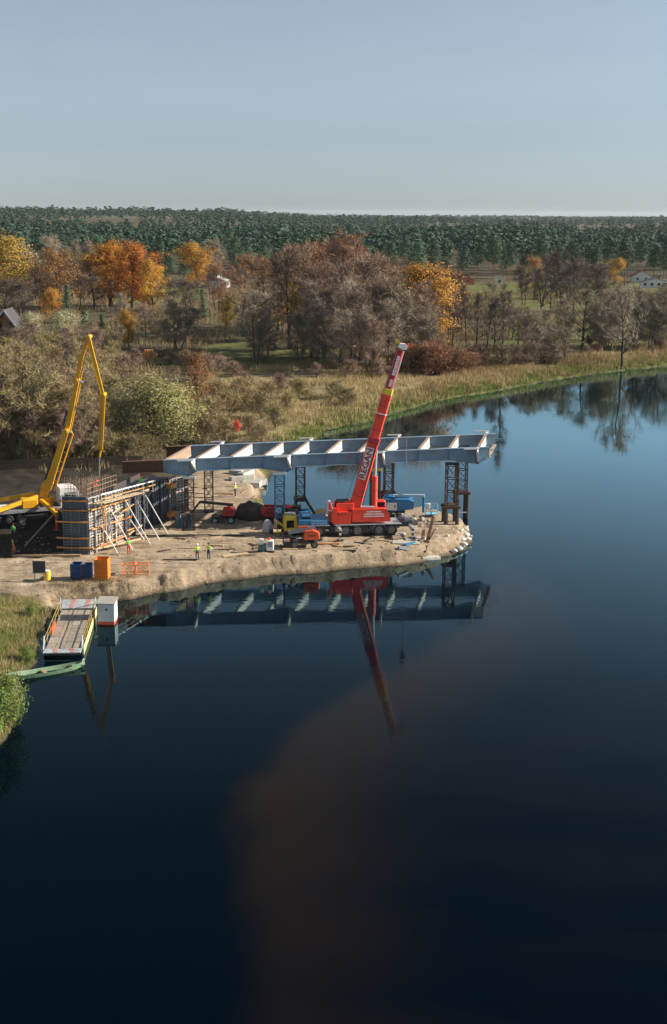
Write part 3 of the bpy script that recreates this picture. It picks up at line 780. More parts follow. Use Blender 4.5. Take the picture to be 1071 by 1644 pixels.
FAT = {'bareP': 1.22, 'bareG': 1.45, 'bareB': 1.3, 'bareO': 1.35, 'dark': 1.5, 'sparse': 1.35, 'oakO': 1.45, 'oakG': 1.45, 'oakB': 1.5, 'olive': 1.35, 'rusty': 1.15, 'willow': 1.35, 'pwillow': 1.2, 'alder': 1.2}
BASEH = {'willow': 10, 'pwillow': 10, 'rusty': 12, 'pine': 20, 'spruce': 16, 'lconifer': 12}

def plant(key, x, y, h, name, label, cat='tree', group=None, wid=1.0, var=None, rz=None, sink=0.0):
    me = TREES[key][(rnd.randrange(len(TREES[key])) if var is None else var) % len(TREES[key])]
    bh = BASEH.get(key, 4 if key.startswith('shrub') else 15)
    s = h / bh
    o = thing(name, label, cat, (x, y, gz(x, y) - sink), rnd.uniform(0, 6.28) if rz is None else rz, group)
    wid *= FAT.get(key, 1.0)
    o.scale = (s * wid, s * wid, s)
    place('trunk', me[0], o); place('crown', me[1], o)
    return o

def tree_px(key, px, base, top, name, label, cat='tree', group=None, wid=1.0, var=None, rz=None, zg=2.1):
    """tree whose foot and top stand at these photo rows"""
    p = ground_at(px, base, zg)
    t = V(px, top, p.y)
    return plant(key, p.x, p.y, max(1.0, t.z - p.z), name, label, cat, group, wid, var, rz)
# ------------------------------------------------------------------ named trees
def T(key, px, base, top, name, label, wid=1.0, group=None, cat='tree', var=None, rz=None):
    return tree_px(key, px, base, top, name, label, cat, group, wid, var, rz)

T('oakO', 178, 492, 402, 'oak_tree', 'broad bright orange oak, the largest orange crown at upper left', 1.0, var=0)
T('oakO', 212, 496, 400, 'oak_tree', 'orange oak whose crown overlaps the broad orange oak on its right', 0.8, var=1)
T('olive', 152, 492, 408, 'oak_tree', 'yellow green oak on the left flank of the broad orange oak', 1.15, var=1)
T('oakO', 232, 492, 428, 'oak_tree', 'smaller orange oak between the two orange oaks and the golden oak', 0.7, var=2)
T('oakG', 247, 500, 424, 'oak_tree', 'thin golden oak in front of the white gabled house', 0.75, var=2)
T('oakG', 318, 470, 393, 'maple_tree', 'rounded golden tree standing alone before the dark pines', 0.85, var=0)
T('olive', 22, 500, 372, 'poplar_tree', 'tall olive yellow poplar at the left edge', 1.25, var=0)
T('olive', -12, 495, 385, 'poplar_tree', 'olive yellow poplar cut by the left edge, beside the taller one', 1.2, var=1)
T('oakB', 95, 505, 408, 'oak_tree', 'brown orange oak left of the broad orange oak', 1.0, var=0)
T('oakG', 88, 520, 466, 'maple_tree', 'small golden tree below the brown orange oak', 0.8, var=1)
T('oakG', 652, 575, 432, 'maple_tree', 'golden tree behind the bare trees right of the crane tip', 1.0, var=1)
T('oakB', 858, 482, 416, 'beech_tree', 'orange brown tree with bare trunks on the far right meadow', 0.7, var=1)
T('oakG', 985, 462, 416, 'maple_tree', 'yellow tree at the pine edge on the far right', 0.75, var=0)
T('oakG', 362, 530, 482, 'maple_tree', 'small orange tree left of the round grey tree', 0.6, var=2)
T('olive', 455, 540, 436, 'birch_tree', 'yellowing birch among the bare trees left of centre', 0.9, var=0)
T('olive', 488, 560, 468, 'birch_tree', 'dark olive tree with few leaves inside the bare grove', 0.8, var=1)
T('bareB', 390, 520, 412, 'oak_tree', 'brown bare oak between the golden tree and the grove', 1.0, var=0)
T('bareB', 352, 505, 425, 'oak_tree', 'smaller brown bare oak just right of the golden tree', 1.0, var=1)
T('bareB', 528, 560, 384, 'oak_tree', 'tallest bare tree of the central grove, rusty brown top', 1.05, var=2)
T('bareG', 410, 580, 464, 'ash_tree', 'round grey bare tree with several trunks on the green patch', 1.15, var=0)
T('bareG', 285, 562, 478, 'ash_tree', 'round grey bare tree with many thin stems beside the log pile', 1.3, var=1)
T('rusty', 316, 668, 566, 'alder_tree', 'rusty brown alder beside the large yellow green willow', 1.0, var=0)
T('willow', 246, 722, 608, 'willow_tree', 'largest yellow green willow behind the bridge end', 1.25, var=0, rz=0.4)
T('willow', 292, 716, 640, 'willow_tree', 'yellow green willow on the right flank of the largest willow', 0.95, var=1, rz=2.0)
T('pwillow', 196, 724, 628, 'willow_tree', 'pale grey green willow left of the largest willow', 0.85, var=0, rz=1.0)
T('pwillow', 45, 560, 502, 'willow_tree', 'pale willow beside the timber gabled house', 1.0, var=1)
T('pwillow', 102, 565, 500, 'willow_tree', 'pale willow right of the one beside the timber house', 1.0, var=0)
T('lconifer', 140, 560, 494, 'cypress_tree', 'pale green conifer above the pump boom tip', 1.1, var=0)
T('spruce', 108, 520, 455, 'spruce_tree', 'dark spruce beside the small golden tree', 1.0, var=0)
T('spruce', 165, 560, 500, 'spruce_tree', 'dark spruce right of the pale green conifer', 1.0, var=1)
T('lconifer', 328, 512, 458, 'cypress_tree', 'pale green conifer below the golden tree', 0.8, var=1)
T('spruce', 182, 450, 372, 'spruce_tree', 'dark spruce above the broad orange oak', 1.4, var=2)
T('spruce', 256, 450, 372, 'spruce_tree', 'dark spruce above the white gabled house', 1.3, var=0)
T('bareG', 192, 556, 470, 'birch_tree', 'pale bare birch below the orange oaks', 0.6, var=2)
T('oakG', 208, 560, 500, 'hornbeam_tree', 'small golden brown tree beside the pale bare birch', 0.55, var=0)
T('bareP', 236, 545, 490, 'plum_tree', 'low dark reddish bare tree left of the log pile', 1.2, var=1)
T('alder', 110, 668, 528, 'alder_tree', 'slender dark alder left of the pump boom tip', 0.8, var=0)
T('birch', 86, 742, 560, 'birch_tree', 'leaning white barked birch left of the pump boom', 1.0, var=0, rz=0.0)
T('birch', 30, 720, 590, 'birch_tree', 'white barked birch nearer the left edge', 0.9, var=1, rz=1.5)
T('alder', 805, 590, 446, 'alder_tree', 'tall slender alder on the far bank in front of the meadow', 0.75, var=1)
T('alder', 748, 552, 450, 'alder_tree', 'slender alder left of the tallest one on the far bank', 0.8, var=2)
T('alder', 764, 560, 462, 'alder_tree', 'slightly leaning alder between two slender alders on the far bank', 0.9, var=3)
T('sparse', 934, 562, 468, 'willow_tree', 'bare tree with thick dark trunk on the right meadow', 1.25, var=0)
T('sparse', 1000, 580, 462, 'willow_tree', 'bare tree nearest the water at the right', 0.9, var=1)
T('sparse', 1050, 560, 462, 'willow_tree', 'bare forked tree by the right edge', 1.0, var=2)
T('sparse', 905, 582, 525, 'apple_tree', 'leaning bare tree among shrubs on the far bank', 1.3, var=1)
T('bareO', 180, 625, 548, 'hazel_tree', 'olive bush tree right of the pump boom tip', 0.9, var=0)
T('shrubR', 380, 692, 675, 'red_shrub', 'small bright red shrub behind the bridge', 1.0, cat='shrub')
T('shrubG', 8, 1165, 1088, 'green_shrub', 'leafy green shrub at the water edge, lower left corner', 0.95, cat='shrub', var=0)
T('shrubG', -26, 1190, 1105, 'green_shrub', 'leafy green shrub cut by the left edge beside the other green shrub', 1.0, cat='shrub', var=1)
T('shrubG', 150, 738, 704, 'green_shrub', 'low green shrub behind the pump boom', 1.3, cat='shrub', var=0)

# ------------------------------------------------------------------ groves: trees that nothing tells apart share their label
def grove(key, spots, name, label, group, cat='tree', w=(0.85, 1.2)):
    more = [] if cat == 'shrub' else [(px + rnd.uniform(-14, 14), b + rnd.uniform(-16, 2), t + rnd.uniform(-4, 16)) for px, b, t in spots[::2]]
    for px, b, t in spots + more:
        tree_px(key, px + rnd.uniform(-3, 3), b, t + rnd.uniform(-3, 3), name, label, cat, group, rnd.uniform(*w))
grove('bareP', [(468, 560, 405), (500, 575, 432), (545, 582, 440), (585, 570, 420), (610, 585, 452), (570, 592, 470), (672, 582, 462), (700, 574, 440), (608, 548, 416), (560, 535, 405), (575, 600, 510), (600, 604, 512)],
      'bare_tree', 'purple brown bare tree in the dense central grove', 'bare trees of the central grove')
grove('bareG', [(520, 590, 478), (548, 600, 496), (590, 600, 490), (622, 598, 480), (430, 575, 500), (480, 585, 500), (505, 580, 450), (565, 585, 448), (635, 585, 462), (690, 590, 486)],
      'bare_tree', 'grey bare tree at the front of the central grove', 'grey trees at the front of the grove', w=(0.7, 1.0))
grove('bareB', [(492, 540, 398), (425, 525, 420), (445, 535, 425), (610, 540, 420), (720, 545, 440)],
      'bare_tree', 'rusty bare tree at the back of the central grove', 'rusty trees at the back of the grove')
grove('dark', [(838, 490, 428), (872, 492, 412), (885, 500, 420), (902, 505, 408), (918, 512, 420), (938, 505, 425), (955, 505, 428), (966, 500, 440), (890, 480, 415)],
      'bare_tree', 'dark bare tree in the clump on the right meadow', 'dark trees on the right meadow', w=(0.6, 0.9))
grove('sparse', [(735, 520, 455), (790, 520, 455), (960, 560, 470), (1025, 545, 462), (1085, 560, 470), (1110, 520, 440), (985, 530, 465), (1065, 520, 455), (830, 560, 495), (860, 568, 500)],
      'bare_tree', 'thin grey bare tree scattered over the right meadow', 'thin trees on the right meadow', w=(0.7, 1.0))
grove('bareG', [(848, 572, 505), (880, 566, 498), (965, 564, 490), (1020, 560, 485), (1065, 560, 488), (905, 555, 480), (985, 565, 478), (1040, 560, 480)],
      'bare_tree', 'tan bare bush tree in the thicket along the right bank', 'tan bush trees on the right bank', w=(0.9, 1.2))
grove('shrubB', [(960, 566, 550), (1025, 564, 549), (1062, 562, 547), (900, 570, 552), (945, 556, 540), (1010, 556, 540), (1050, 552, 536), (880, 560, 544)],
      'bare_shrub', 'tan shrub in the thicket along the right bank', 'tan shrubs on the right bank', 'shrub', (1.2, 1.7))
grove('alder', [(692, 545, 450), (728, 560, 470), (782, 565, 475), (818, 540, 460), (706, 530, 442), (870, 505, 430), (1015, 560, 470)],
      'bare_tree', 'narrow alder scattered along the far bank', 'narrow alders along the far bank', w=(0.8, 1.1))
grove('bareO', [(15, 742, 600), (45, 748, 585), (70, 740, 610), (5, 700, 560), (35, 680, 555), (60, 690, 570), (98, 735, 600), (125, 738, 615), (150, 735, 625), (120, 700, 575), (150, 690, 585), (95, 660, 555), (60, 640, 540), (25, 640, 545), (150, 650, 560), (-20, 735, 590), (-30, 680, 560), (135, 630, 550), (100, 620, 540), (70, 610, 535), (170, 730, 640), (180, 690, 600)],
      'bare_tree', 'olive brown bare tree in the thicket around the pump boom', 'olive trees of the left thicket')
grove('bareP', [(30, 730, 610), (80, 715, 590), (110, 722, 600), (140, 715, 600), (50, 660, 560), (-10, 660, 560), (0, 748, 640), (60, 750, 650), (105, 750, 650), (135, 745, 650), (20, 600, 530), (60, 580, 520), (110, 590, 525), (130, 585, 525), (160, 600, 530)],
      'bare_tree', 'dark brown bare tree in the thicket around the pump boom', 'brown trees of the left thicket')
grove('dark', [(40, 490, 430), (60, 480, 420), (70, 500, 430), (10, 520, 450), (40, 520, 455), (130, 500, 440), (150, 500, 445), (-20, 520, 440), (118, 480, 420), (345, 500, 440), (300, 510, 450), (270, 500, 455)],
      'bare_tree', 'dark bare tree in the shade below the orange oaks', 'dark trees below the oaks')
grove('bareG', [(50, 470, 388), (75, 465, 378), (95, 460, 375), (120, 460, 382), (140, 455, 385), (35, 465, 390), (345, 455, 385), (335, 450, 382)],
      'bare_tree', 'pale bare birch in front of the pine forest', 'pale birches before the pines', w=(0.7, 1.0))
grove('shrubP', [(740, 590, 562), (770, 590, 556), (800, 592, 560), (830, 588, 556), (850, 586, 552), (870, 584, 556), (890, 584, 552), (705, 596, 562), (855, 545, 520), (875, 545, 518), (895, 550, 528), (940, 570, 556), (1005, 568, 553), (1045, 565, 551)],
      'bare_shrub', 'purple brown bare shrub in the row on the far bank', 'purple shrubs on the far bank', 'shrub', (1.2, 1.7))
grove('shrubB', [(655, 600, 560), (675, 600, 552), (695, 602, 556), (715, 600, 560), (735, 600, 566), (690, 590, 545), (640, 600, 565), (720, 590, 552), (755, 598, 570)],
      'bare_shrub', 'rusty shrub in the row right of the crane tip', 'rusty shrubs right of the crane tip', 'shrub', (1.0, 1.5))
grove('shrubO', [(340, 690, 640), (365, 668, 625), (395, 660, 620), (420, 672, 630), (345, 650, 610), (385, 640, 605), (430, 650, 615), (360, 712, 672), (400, 700, 668), (440, 690, 650), (330, 718, 668), (460, 660, 628), (480, 640, 610), (420, 712, 680), (540, 640, 612), (560, 650, 625)],
      'bare_shrub', 'olive bare shrub scattered over the dry meadow', 'olive shrubs on the dry meadow', 'shrub', (1.0, 1.6))
grove('shrubP', [(220, 590, 562), (200, 610, 572), (275, 585, 560), (350, 600, 575), (375, 605, 582), (330, 610, 570), (510, 605, 582), (560, 606, 580), (610, 606, 580), (300, 590, 565), (180, 650, 612), (160, 700, 660), (400, 625, 600), (450, 630, 605)],
      'bare_shrub', 'brown bare shrub between the meadow and the grove', 'brown shrubs at the meadow edge', 'shrub', (1.0, 1.6))
grove('shrubO', [(10, 744, 706), (40, 746, 712), (75, 744, 709), (110, 742, 706), (140, 741, 708), (180, 738, 700), (215, 736, 698), (-20, 748, 706), (165, 735, 692), (235, 732, 697)],
      'bare_shrub', 'olive bare shrub in the row behind the dark fence', 'olive shrubs behind the fence', 'shrub', (1.0, 1.6))
grove('shrubG', [(48, 990, 970), (40, 1062, 1040), (-10, 980, 958)],
      'green_shrub', 'low leafy shrub on the grassy bank beside the ferry', 'shrubs on the bank by the ferry', 'shrub', (1.0, 1.5))

# ------------------------------------------------------------------ pine forest: the edge as single pines, the wood behind as one mass
edge_n = 0
gE = random.Random(5)
for row in range(3):
    px = -40 + row * 7
    while px < 1120:
        b = (462 if px < 330 else 455 if px < 560 else 456) - row * 8 + gE.uniform(-14, 5)
        p = ground_at(px, b - (7 if 330 < px < 480 else 0), 2.2)
        hh = gE.uniform(11, 24)
        plant('pine', p.x, p.y, hh, 'pine_tree', 'dark green pine along the front edge of the forest', 'tree', 'pines at the forest edge', gE.uniform(0.85, 1.3))
        px += gE.uniform(13, 32)
        edge_n += 1

def forest_mass():
    g = np.random.default_rng(3)
    protos = []
    for k in range(6):
        Ps, Ns = [], []
        for j in range(7):                            # uneven lobes, taller or broader from kind to kind
            u = j / 6; az = j * 2.4 + k
            rad = (0.11 * (1 - 0.65 * u) if k in (1, 4) else 0.15 * math.sin(math.pi * (0.25 + 0.6 * u))) * g.uniform(0.4, 1.3)
            cc = np.array([math.cos(az) * rad, math.sin(az) * rad, (0.50 + 0.46 * u) if k in (1, 4) else (0.64 + 0.30 * u)])
            d = g.normal(size=(13, 3)); d /= np.linalg.norm(d, axis=1)[:, None]
            s_ = (0.085 - 0.045 * u if k in (1, 4) else 0.085 - 0.02 * u) * g.uniform(0.8, 1.2)
            Ps.append(cc + d * s_ * np.array([1, 1, 0.9])); Ns.append(d + np.array([math.cos(az), math.sin(az), 0.2]) * 0.5 + g.normal(size=d.shape) * 0.2)
        P = np.concatenate(Ps); Nn = np.concatenate(Ns)
        v, q = leaf_quads(P, Nn, 0.085 * g.uniform(0.7, 1.4, len(P)), g, 0.7)
        protos.append((v, q))
    xs, ys = [], []
    D = 735.0
    while D < 7500:
        step = 6.4 + D * 0.0045
        half = D * 0.34
        n = int(2 * half / step)
        x = np.linspace(-half, half, n) + g.uniform(-0.45, 0.45, n) * step
        y = D + g.uniform(-0.5, 0.5, n) * step * 3.0
        xs.append(x); ys.append(y)
        D += step * (1.5 if D < 1500 else 3.0)
    x = np.concatenate(xs); y = np.concatenate(ys)
    # clearings far out
    keep = g.uniform(size=len(x)) < 0.8
    x, y = x[keep], y[keep]
    keep = (y < 1500) | (fbm(x * 0.0016, y * 0.0010, 77) < 0.60)
    x, y = x[keep], y[keep]
    z = land(x, y)[0]
    Vs, Qs = [], []; base = 0
    hsz = (13 + 9 * g.uniform(size=len(x)) + 12 * (fbm(x * 0.012, y * 0.012, 9) - 0.4) + 16 * (fbm(x * 0.0035, y * 0.0035, 19) - 0.5) * sstep(1000, 2200, y)) 
    ang = g.uniform(0, 6.28, len(x)); kind = g.integers(0, 6, len(x))
    wid = 1.1 + 0.9 * g.uniform(size=len(x)) + np.clip((y - 1500) / 3000, 0, 1.6)
    for k in range(6):
        m = np.where(kind == k)[0]
        v, q = protos[k]
        ca, sa = np.cos(ang[m])[:, None], np.sin(ang[m])[:, None]
        h = hsz[m][:, None]; w = wid[m][:, None]
        vx = (v[None, :, 0] * ca - v[None, :, 1] * sa) * h * w + x[m][:, None]
        vy = (v[None, :, 0] * sa + v[None, :, 1] * ca) * h * w + y[m][:, None]
        vz = v[None, :, 2] * h + z[m][:, None]
        Vs.append(np.stack([vx, vy, vz], -1).reshape(-1, 3))
        qq = q[None] + (np.arange(len(m)) * len(v))[:, None, None] + base
        Qs.append(qq.reshape(-1, 4)); base += len(m) * len(v)
    print('forest trees', len(x))
    return np_mesh('pine_forest', np.concatenate(Vs), np.concatenate(Qs), FOREST)
FOREST = leaf_mat('far_pine_needles', (0.008, 0.022, 0.017), (0.058, 0.105, 0.066), 0.09, 0.0, 0.8, 0.1)
fo = place('pine_forest', forest_mass())
tag(fo, 'dark green pine forest reaching to the horizon', 'forest', kind='stuff')

# ------------------------------------------------------------------ dry grass, reeds, bank grass
def tufts(name, x, y, h, w, n, matl, label, cat, g, spread=0.35, leanx=0.0):
    z = land(x, y)[0]
    P = np.repeat(np.stack([x, y, z - 0.05], 1), n, 0) + np.concatenate([g.normal(size=(len(x) * n, 2)) * spread, np.zeros((len(x) * n, 1))], 1)
    D = g.normal(size=P.shape) * 0.28; D[:, 2] = 1; D[:, 0] += leanx; D /= np.linalg.norm(D, axis=1)[:, None]
    L = np.repeat(h, n) * g.uniform(0.6, 1.2, len(P)); W = np.repeat(w, n)
    v, t = thin_tris(P, D, L, W, g)
    o = place(name, np_mesh(name, v, t, matl)); tag(o, label, cat, kind='stuff'); return o
gT = np.random.default_rng(17)
def scatter(poly, n, cond=None):
    P = np.array(poly); lo, hi = P.min(0), P.max(0)
    x = gT.uniform(lo[0], hi[0], n * 3); y = gT.uniform(lo[1], hi[1], n * 3)
    m = poly_mask(poly, x, y, 0.5) > 0.5
    m &= shore_sd(x, y) > 0.4
    if cond is not None: m &= cond(x, y)
    return x[m][:n], y[m][:n]
DRYG = leaf_mat('dry_meadow_grass', (0.20, 0.155, 0.07), (0.40, 0.315, 0.175), 0.12, 0, 0.9, 0.15)
REED = leaf_mat('golden_reeds', (0.17, 0.125, 0.06), (0.30, 0.215, 0.115), 0.1, 0, 0.9, 0.15)
GRAS = leaf_mat('bank_grass', (0.075, 0.095, 0.022), (0.19, 0.20, 0.06), 0.15, 0, 0.9, 0.15)
UNDER = leaf_mat('undergrowth', (0.115, 0.088, 0.045), (0.25, 0.19, 0.10), 0.08, 0, 0.9, 0.1)
x, y = scatter(gpoly([(-120, 470), (330, 466), (560, 470), (740, 480), (760, 560), (690, 600), (420, 600), (350, 640), (320, 740), (-120, 760)], 2), 9000, lambda a, b: (fbm(a * 0.07, b * 0.07, 71) > 0.40) & (sum(poly_mask(P, a, b, 1.0) for P in GREENS[:1] + GREENS[3:]) < 0.3))
tufts('undergrowth', x, y, 0.9 + 1.9 * gT.uniform(size=len(x)) ** 2, np.full(len(x), 0.13), 9, UNDER, 'brown undergrowth beneath the groves left of the river', 'undergrowth', gT, 0.8)
x, y = scatter(gpoly([(690, 470), (1150, 468), (1150, 575), (800, 600), (690, 590)], 2), 6500, lambda a, b: fbm(a * 0.06, b * 0.06, 73) > 0.44)
tufts('undergrowth', x, y, 0.7 + 1.3 * gT.uniform(size=len(x)) ** 2, np.full(len(x), 0.13), 9, UNDER, 'brown undergrowth in patches on the right meadow', 'undergrowth', gT, 0.8)
x, y = scatter(DRYS[0], 7000, lambda a, b: fbm(a * 0.11, b * 0.11, 61) > 0.42)
tufts('dry_grass', x, y, 0.9 + 0.5 * gT.uniform(size=len(x)), np.full(len(x), 0.10), 9, DRYG, 'dry beige grass tufts covering the riverside meadow', 'grass', gT, 0.5)
REEDP = [gpoly(p, 1) for p in ([(600, 655), (700, 618), (790, 596), (940, 580), (985, 584), (985, 600), (880, 612), (790, 630), (720, 640)], [(1010, 565), (1200, 548), (1200, 578), (1015, 590)])]
for i, P in enumerate(REEDP):
    x, y = scatter(P, 2600 if i == 0 else 700, lambda a, b: fbm(a * 0.13, b * 0.13, 63) > (0.47 if i == 0 else 0.4))
    tufts('reeds', x, y, 0.9 + 1.2 * gT.uniform(size=len(x)) ** 1.5, np.full(len(x), 0.12), 9, REED, 'golden reeds standing along the far river bank' if i == 0 else 'golden reeds at the bank by the right edge', 'reeds', gT, 0.4)
# grass edge along the water
def shoreline_points(a, b, n):
    pts = SH[a:b]; seg = np.linalg.norm(np.diff(pts, axis=0), axis=1); cs = np.concatenate([[0], np.cumsum(seg)])
    t = gT.uniform(0, cs[-1], n); i = np.clip(np.searchsorted(cs, t) - 1, 0, len(seg) - 1); f = (t - cs[i]) / seg[i]
    p = pts[i] + (pts[i + 1] - pts[i]) * f[:, None]
    return p[:, 0] + gT.normal(size=n) * 2.0, p[:, 1] + np.abs(gT.normal(size=n)) * 3.0
x, y = shoreline_points(2, 18, 3500); m = shore_sd(x, y) > 0.2
tufts('bank_grass', x[m], y[m], 0.6 + 0.5 * gT.uniform(size=m.sum()), np.full(m.sum(), 0.10), 8, GRAS, 'green grass fringe along the far waterline', 'grass', gT, 0.4)
x, y = scatter(gpoly([(-120, 975), (30, 968), (95, 972), (72, 1000), (62, 1070), (20, 1092), (30, 1150), (-120, 1250)], 0.8), 2600)
tufts('bank_grass', x, y, 0.22 + 0.28 * gT.uniform(size=len(x)), np.full(len(x), 0.03), 16, GRAS, 'rough grass on the near bank beside the ferry', 'grass', gT, 0.35)
x, y = scatter(gpoly([(-120, 975), (30, 968), (95, 972), (72, 1000), (62, 1070), (20, 1092), (30, 1150), (-120, 1250)], 0.8), 1500, lambda a, b: fbm(a * 0.3, b * 0.3, 66) > 0.45)
tufts('dry_grass', x, y, 0.3 + 0.35 * gT.uniform(size=len(x)), np.full(len(x), 0.03), 16, DRYG, 'dry straw grass on the near bank beside the ferry', 'grass', gT, 0.35)

x, y = scatter(gpoly([(70, 950), (110, 948), (270, 928), (270, 948), (200, 962), (110, 972), (70, 975)], 0.8), 420, lambda a, b: fbm(a * 0.5, b * 0.5, 69) > 0.45)
tufts('dry_grass', x, y, 0.25 + 0.3 * gT.uniform(size=len(x)), np.full(len(x), 0.03), 14, UNDER, 'brown grass tufts on the slope of the sand bank by the ferry', 'grass', gT, 0.3)
# ------------------------------------------------------------------ the unfinished steel bridge
BA, BB = V(310, 763.5, 138.0), V(770, 742, 142.6)
BE = Vector((BB.x - BA.x, BB.y - BA.y, 0)); BLEN = BE.length; BE.normalize()
BC = Vector((2.1, 8.9, 0)); BW = BC.length; BC.normalize()
def b_s(px, py=730):
    p = VL(px, py, BA, BB); return (Vector((p.x, p.y, 0)) - Vector((BA.x, BA.y, 0))).dot(BE)
def b_p(s, t, z):
    return Vector((BA.x, BA.y, 0)) + BE * s + BC * t + Vector((0, 0, z))
Z_A, Z_B = VL(310, 737, BA, BB).z, VL(770, 718.5, BA, BB).z
def b_top(s): return Z_A + (Z_B - Z_A) * s / BLEN
HAUNCH = [b_s(p) for p in (302, 461, 613, 766)]
def b_bot(s):
    e = 0.0
    for h in HAUNCH:
        if h - 3.0 <= s <= h: e = max(e, (s - h + 3.0) / 3.0)
        elif h < s <= h + 1.0: e = max(e, 1 - (s - h) / 1.0)
    return b_top(s) - 1.30 - 0.58 * e
CBX = [265, 314, 370, 423, 467, 523, 575, 618, 672, 721, 768]
CBS = [b_s(p) for p in CBX]
S0, S1, SR = b_s(262), b_s(784), b_s(196)
bridge = thing('steel_bridge', 'blue grey steel bridge frame of two girders joined by cross beams', 'bridge', b_p(b_s(520), BW / 2, 0))
def girder(t, s0, s1, mt, name, lab=None):
    st = sorted(set([s0, s1] + [s for s in np.arange(s0, s1, 0.5)] + [s for h in HAUNCH for s in (h - 3.0, h, h + 1.0) if s0 < s < s1]))
    m = MB()
    nrm = Vector((-BE.y, BE.x, 0))
    for a, b in zip(st[:-1], st[1:]):
        for w, za, zb in ((0.05, (b_bot(a), b_top(a)), (b_bot(b), b_top(b))), (0.55, (b_top(a), b_top(a) + 0.05), (b_top(b), b_top(b) + 0.05)), (0.62, (b_bot(a) - 0.055, b_bot(a)), (b_bot(b) - 0.055, b_bot(b)))):
            q = nrm * (w / 2)
            p = [b_p(a, t, za[0]) - q, b_p(b, t, zb[0]) - q, b_p(b, t, zb[0]) + q, b_p(a, t, za[0]) + q, b_p(a, t, za[1]) - q, b_p(b, t, zb[1]) - q, b_p(b, t, zb[1]) + q, b_p(a, t, za[1]) + q]
            m.hexa(p)
    o = m.build(name, mt, bridge, True)
    if lab: o['label'] = lab
    # vertical web stiffeners on both sides
    return o
for t in (0.0, BW):
    gd = girder(t, S0, S1, STEEL, 'main_girder')
    girder(t, SR if t == 0 else b_s(222), S0 - 0.02, RUSTM, 'main_girder', 'rusty unpainted girder end')
    for i, s in enumerate(CBS):
        for ds in (0.0, 1.75):
            m = MB(); sg = -1 if t == 0 else 1
            ss = s + ds
            if ss > S1: continue
            q = Vector((-BE.y, BE.x, 0))
            m.beam(b_p(ss, t, b_bot(ss) + 0.01) + q * sg * 0.13, b_p(ss, t, b_top(ss) - 0.01) + q * sg * 0.13, 0.22 if ds == 0 else 0.16, 0.03, up=(BE.x, BE.y, 0))
            if ds == 0 or t > 0: m.build('stiffener', STEEL, gd, True)
    m = MB()
    for s in (b_s(372), b_s(525), b_s(675)):
        m.beam(b_p(s + 0.9, t, b_bot(s + 0.9) + 0.02) - Vector((-BE.y, BE.x, 0)) * 0.032, b_p(s + 0.9, t, b_top(s + 0.9) - 0.02) - Vector((-BE.y, BE.x, 0)) * 0.032, 0.02, 0.30, up=(BE.x, BE.y, 0))
    m.build('splice_plate', STEEL, gd, True)
for i, s in enumerate(CBS):
    zt = b_top(s)
    m = MB(); m.beam(b_p(s, 0.06, zt - 0.56), b_p(s, BW - 0.06, zt - 0.56), 0.035, 1.04); cb = m.build('cross_beam', PALE if i else RUSTL, bridge, True)
    m = MB(); m.beam(b_p(s, 0.30, zt + 0.07), b_p(s, BW - 0.30, zt + 0.07), 0.34, 0.035); m.build('top_flange', RUSTL, cb, True)
    m = MB(); m.beam(b_p(s, 0.34, zt - 1.10), b_p(s, BW - 0.34, zt - 1.10), 0.30, 0.03); m.build('bottom_flange', PALE, cb, True)
    if i in (1, 4, 7, 10):      # outrigger brackets at the supports
        for t0, sg in ((0.0, -1), (BW, 1)):
            m = MB()
            a, b_, c_ = b_p(s, t0 + sg * 0.05, zt + 0.02), b_p(s, t0 + sg * 1.55, zt + 0.02), b_p(s, t0 + sg * 1.55, zt - 0.18)
            d_ = b_p(s, t0 + sg * 0.05, b_bot(s) + 0.05)
            off = BE * 0.02
            m.hexa([a - off, b_ - off, c_ - off, d_ - off, a + off, b_ + off, c_ + off, d_ + off])
            m.beam(b_p(s, t0 + sg * 0.30, zt + 0.075), b_p(s, t0 + sg * 1.6, zt + 0.075), 0.30, 0.03)
            m.beam(d_, c_, 0.22, 0.03)
            m.beam(b_p(s - 1.6, t0 + sg * 1.45, zt + 0.12), b_p(s + 0.2, t0 + sg * 1.45, zt + 0.12), 0.16, 0.16)
            m.build('outrigger_bracket', PALE, bridge, True)
# loose bars standing out of the free end
for (t, dz, L) in ((0.2, -0.4, 1.9), (1.2, -1.2, 1.5), (6.5, -0.15, 2.0), (8.0, -0.6, 1.6)):
    m = MB(); m.beam(b_p(S1 - 0.2, t, b_top(S1) + dz), b_p(S1 + L * 0.7, t, b_top(S1) + dz + 0.05), 0.07, 0.07); m.build('end_bar', STEEL, bridge, True)
m = MB(); m.beam(b_p(S1 - 0.05, 0.4, b_top(S1) - 1.25), b_p(S1 - 0.05, BW - 0.4, b_top(S1) - 1.25), 0.4, 0.10); m.beam(b_p(S1 - 0.05, 0.6, b_bot(S1)), b_p(S1 - 0.05, 0.6, b_top(S1)), 0.12, 0.2)
m.build('end_strut', RUSTL, bridge, True)

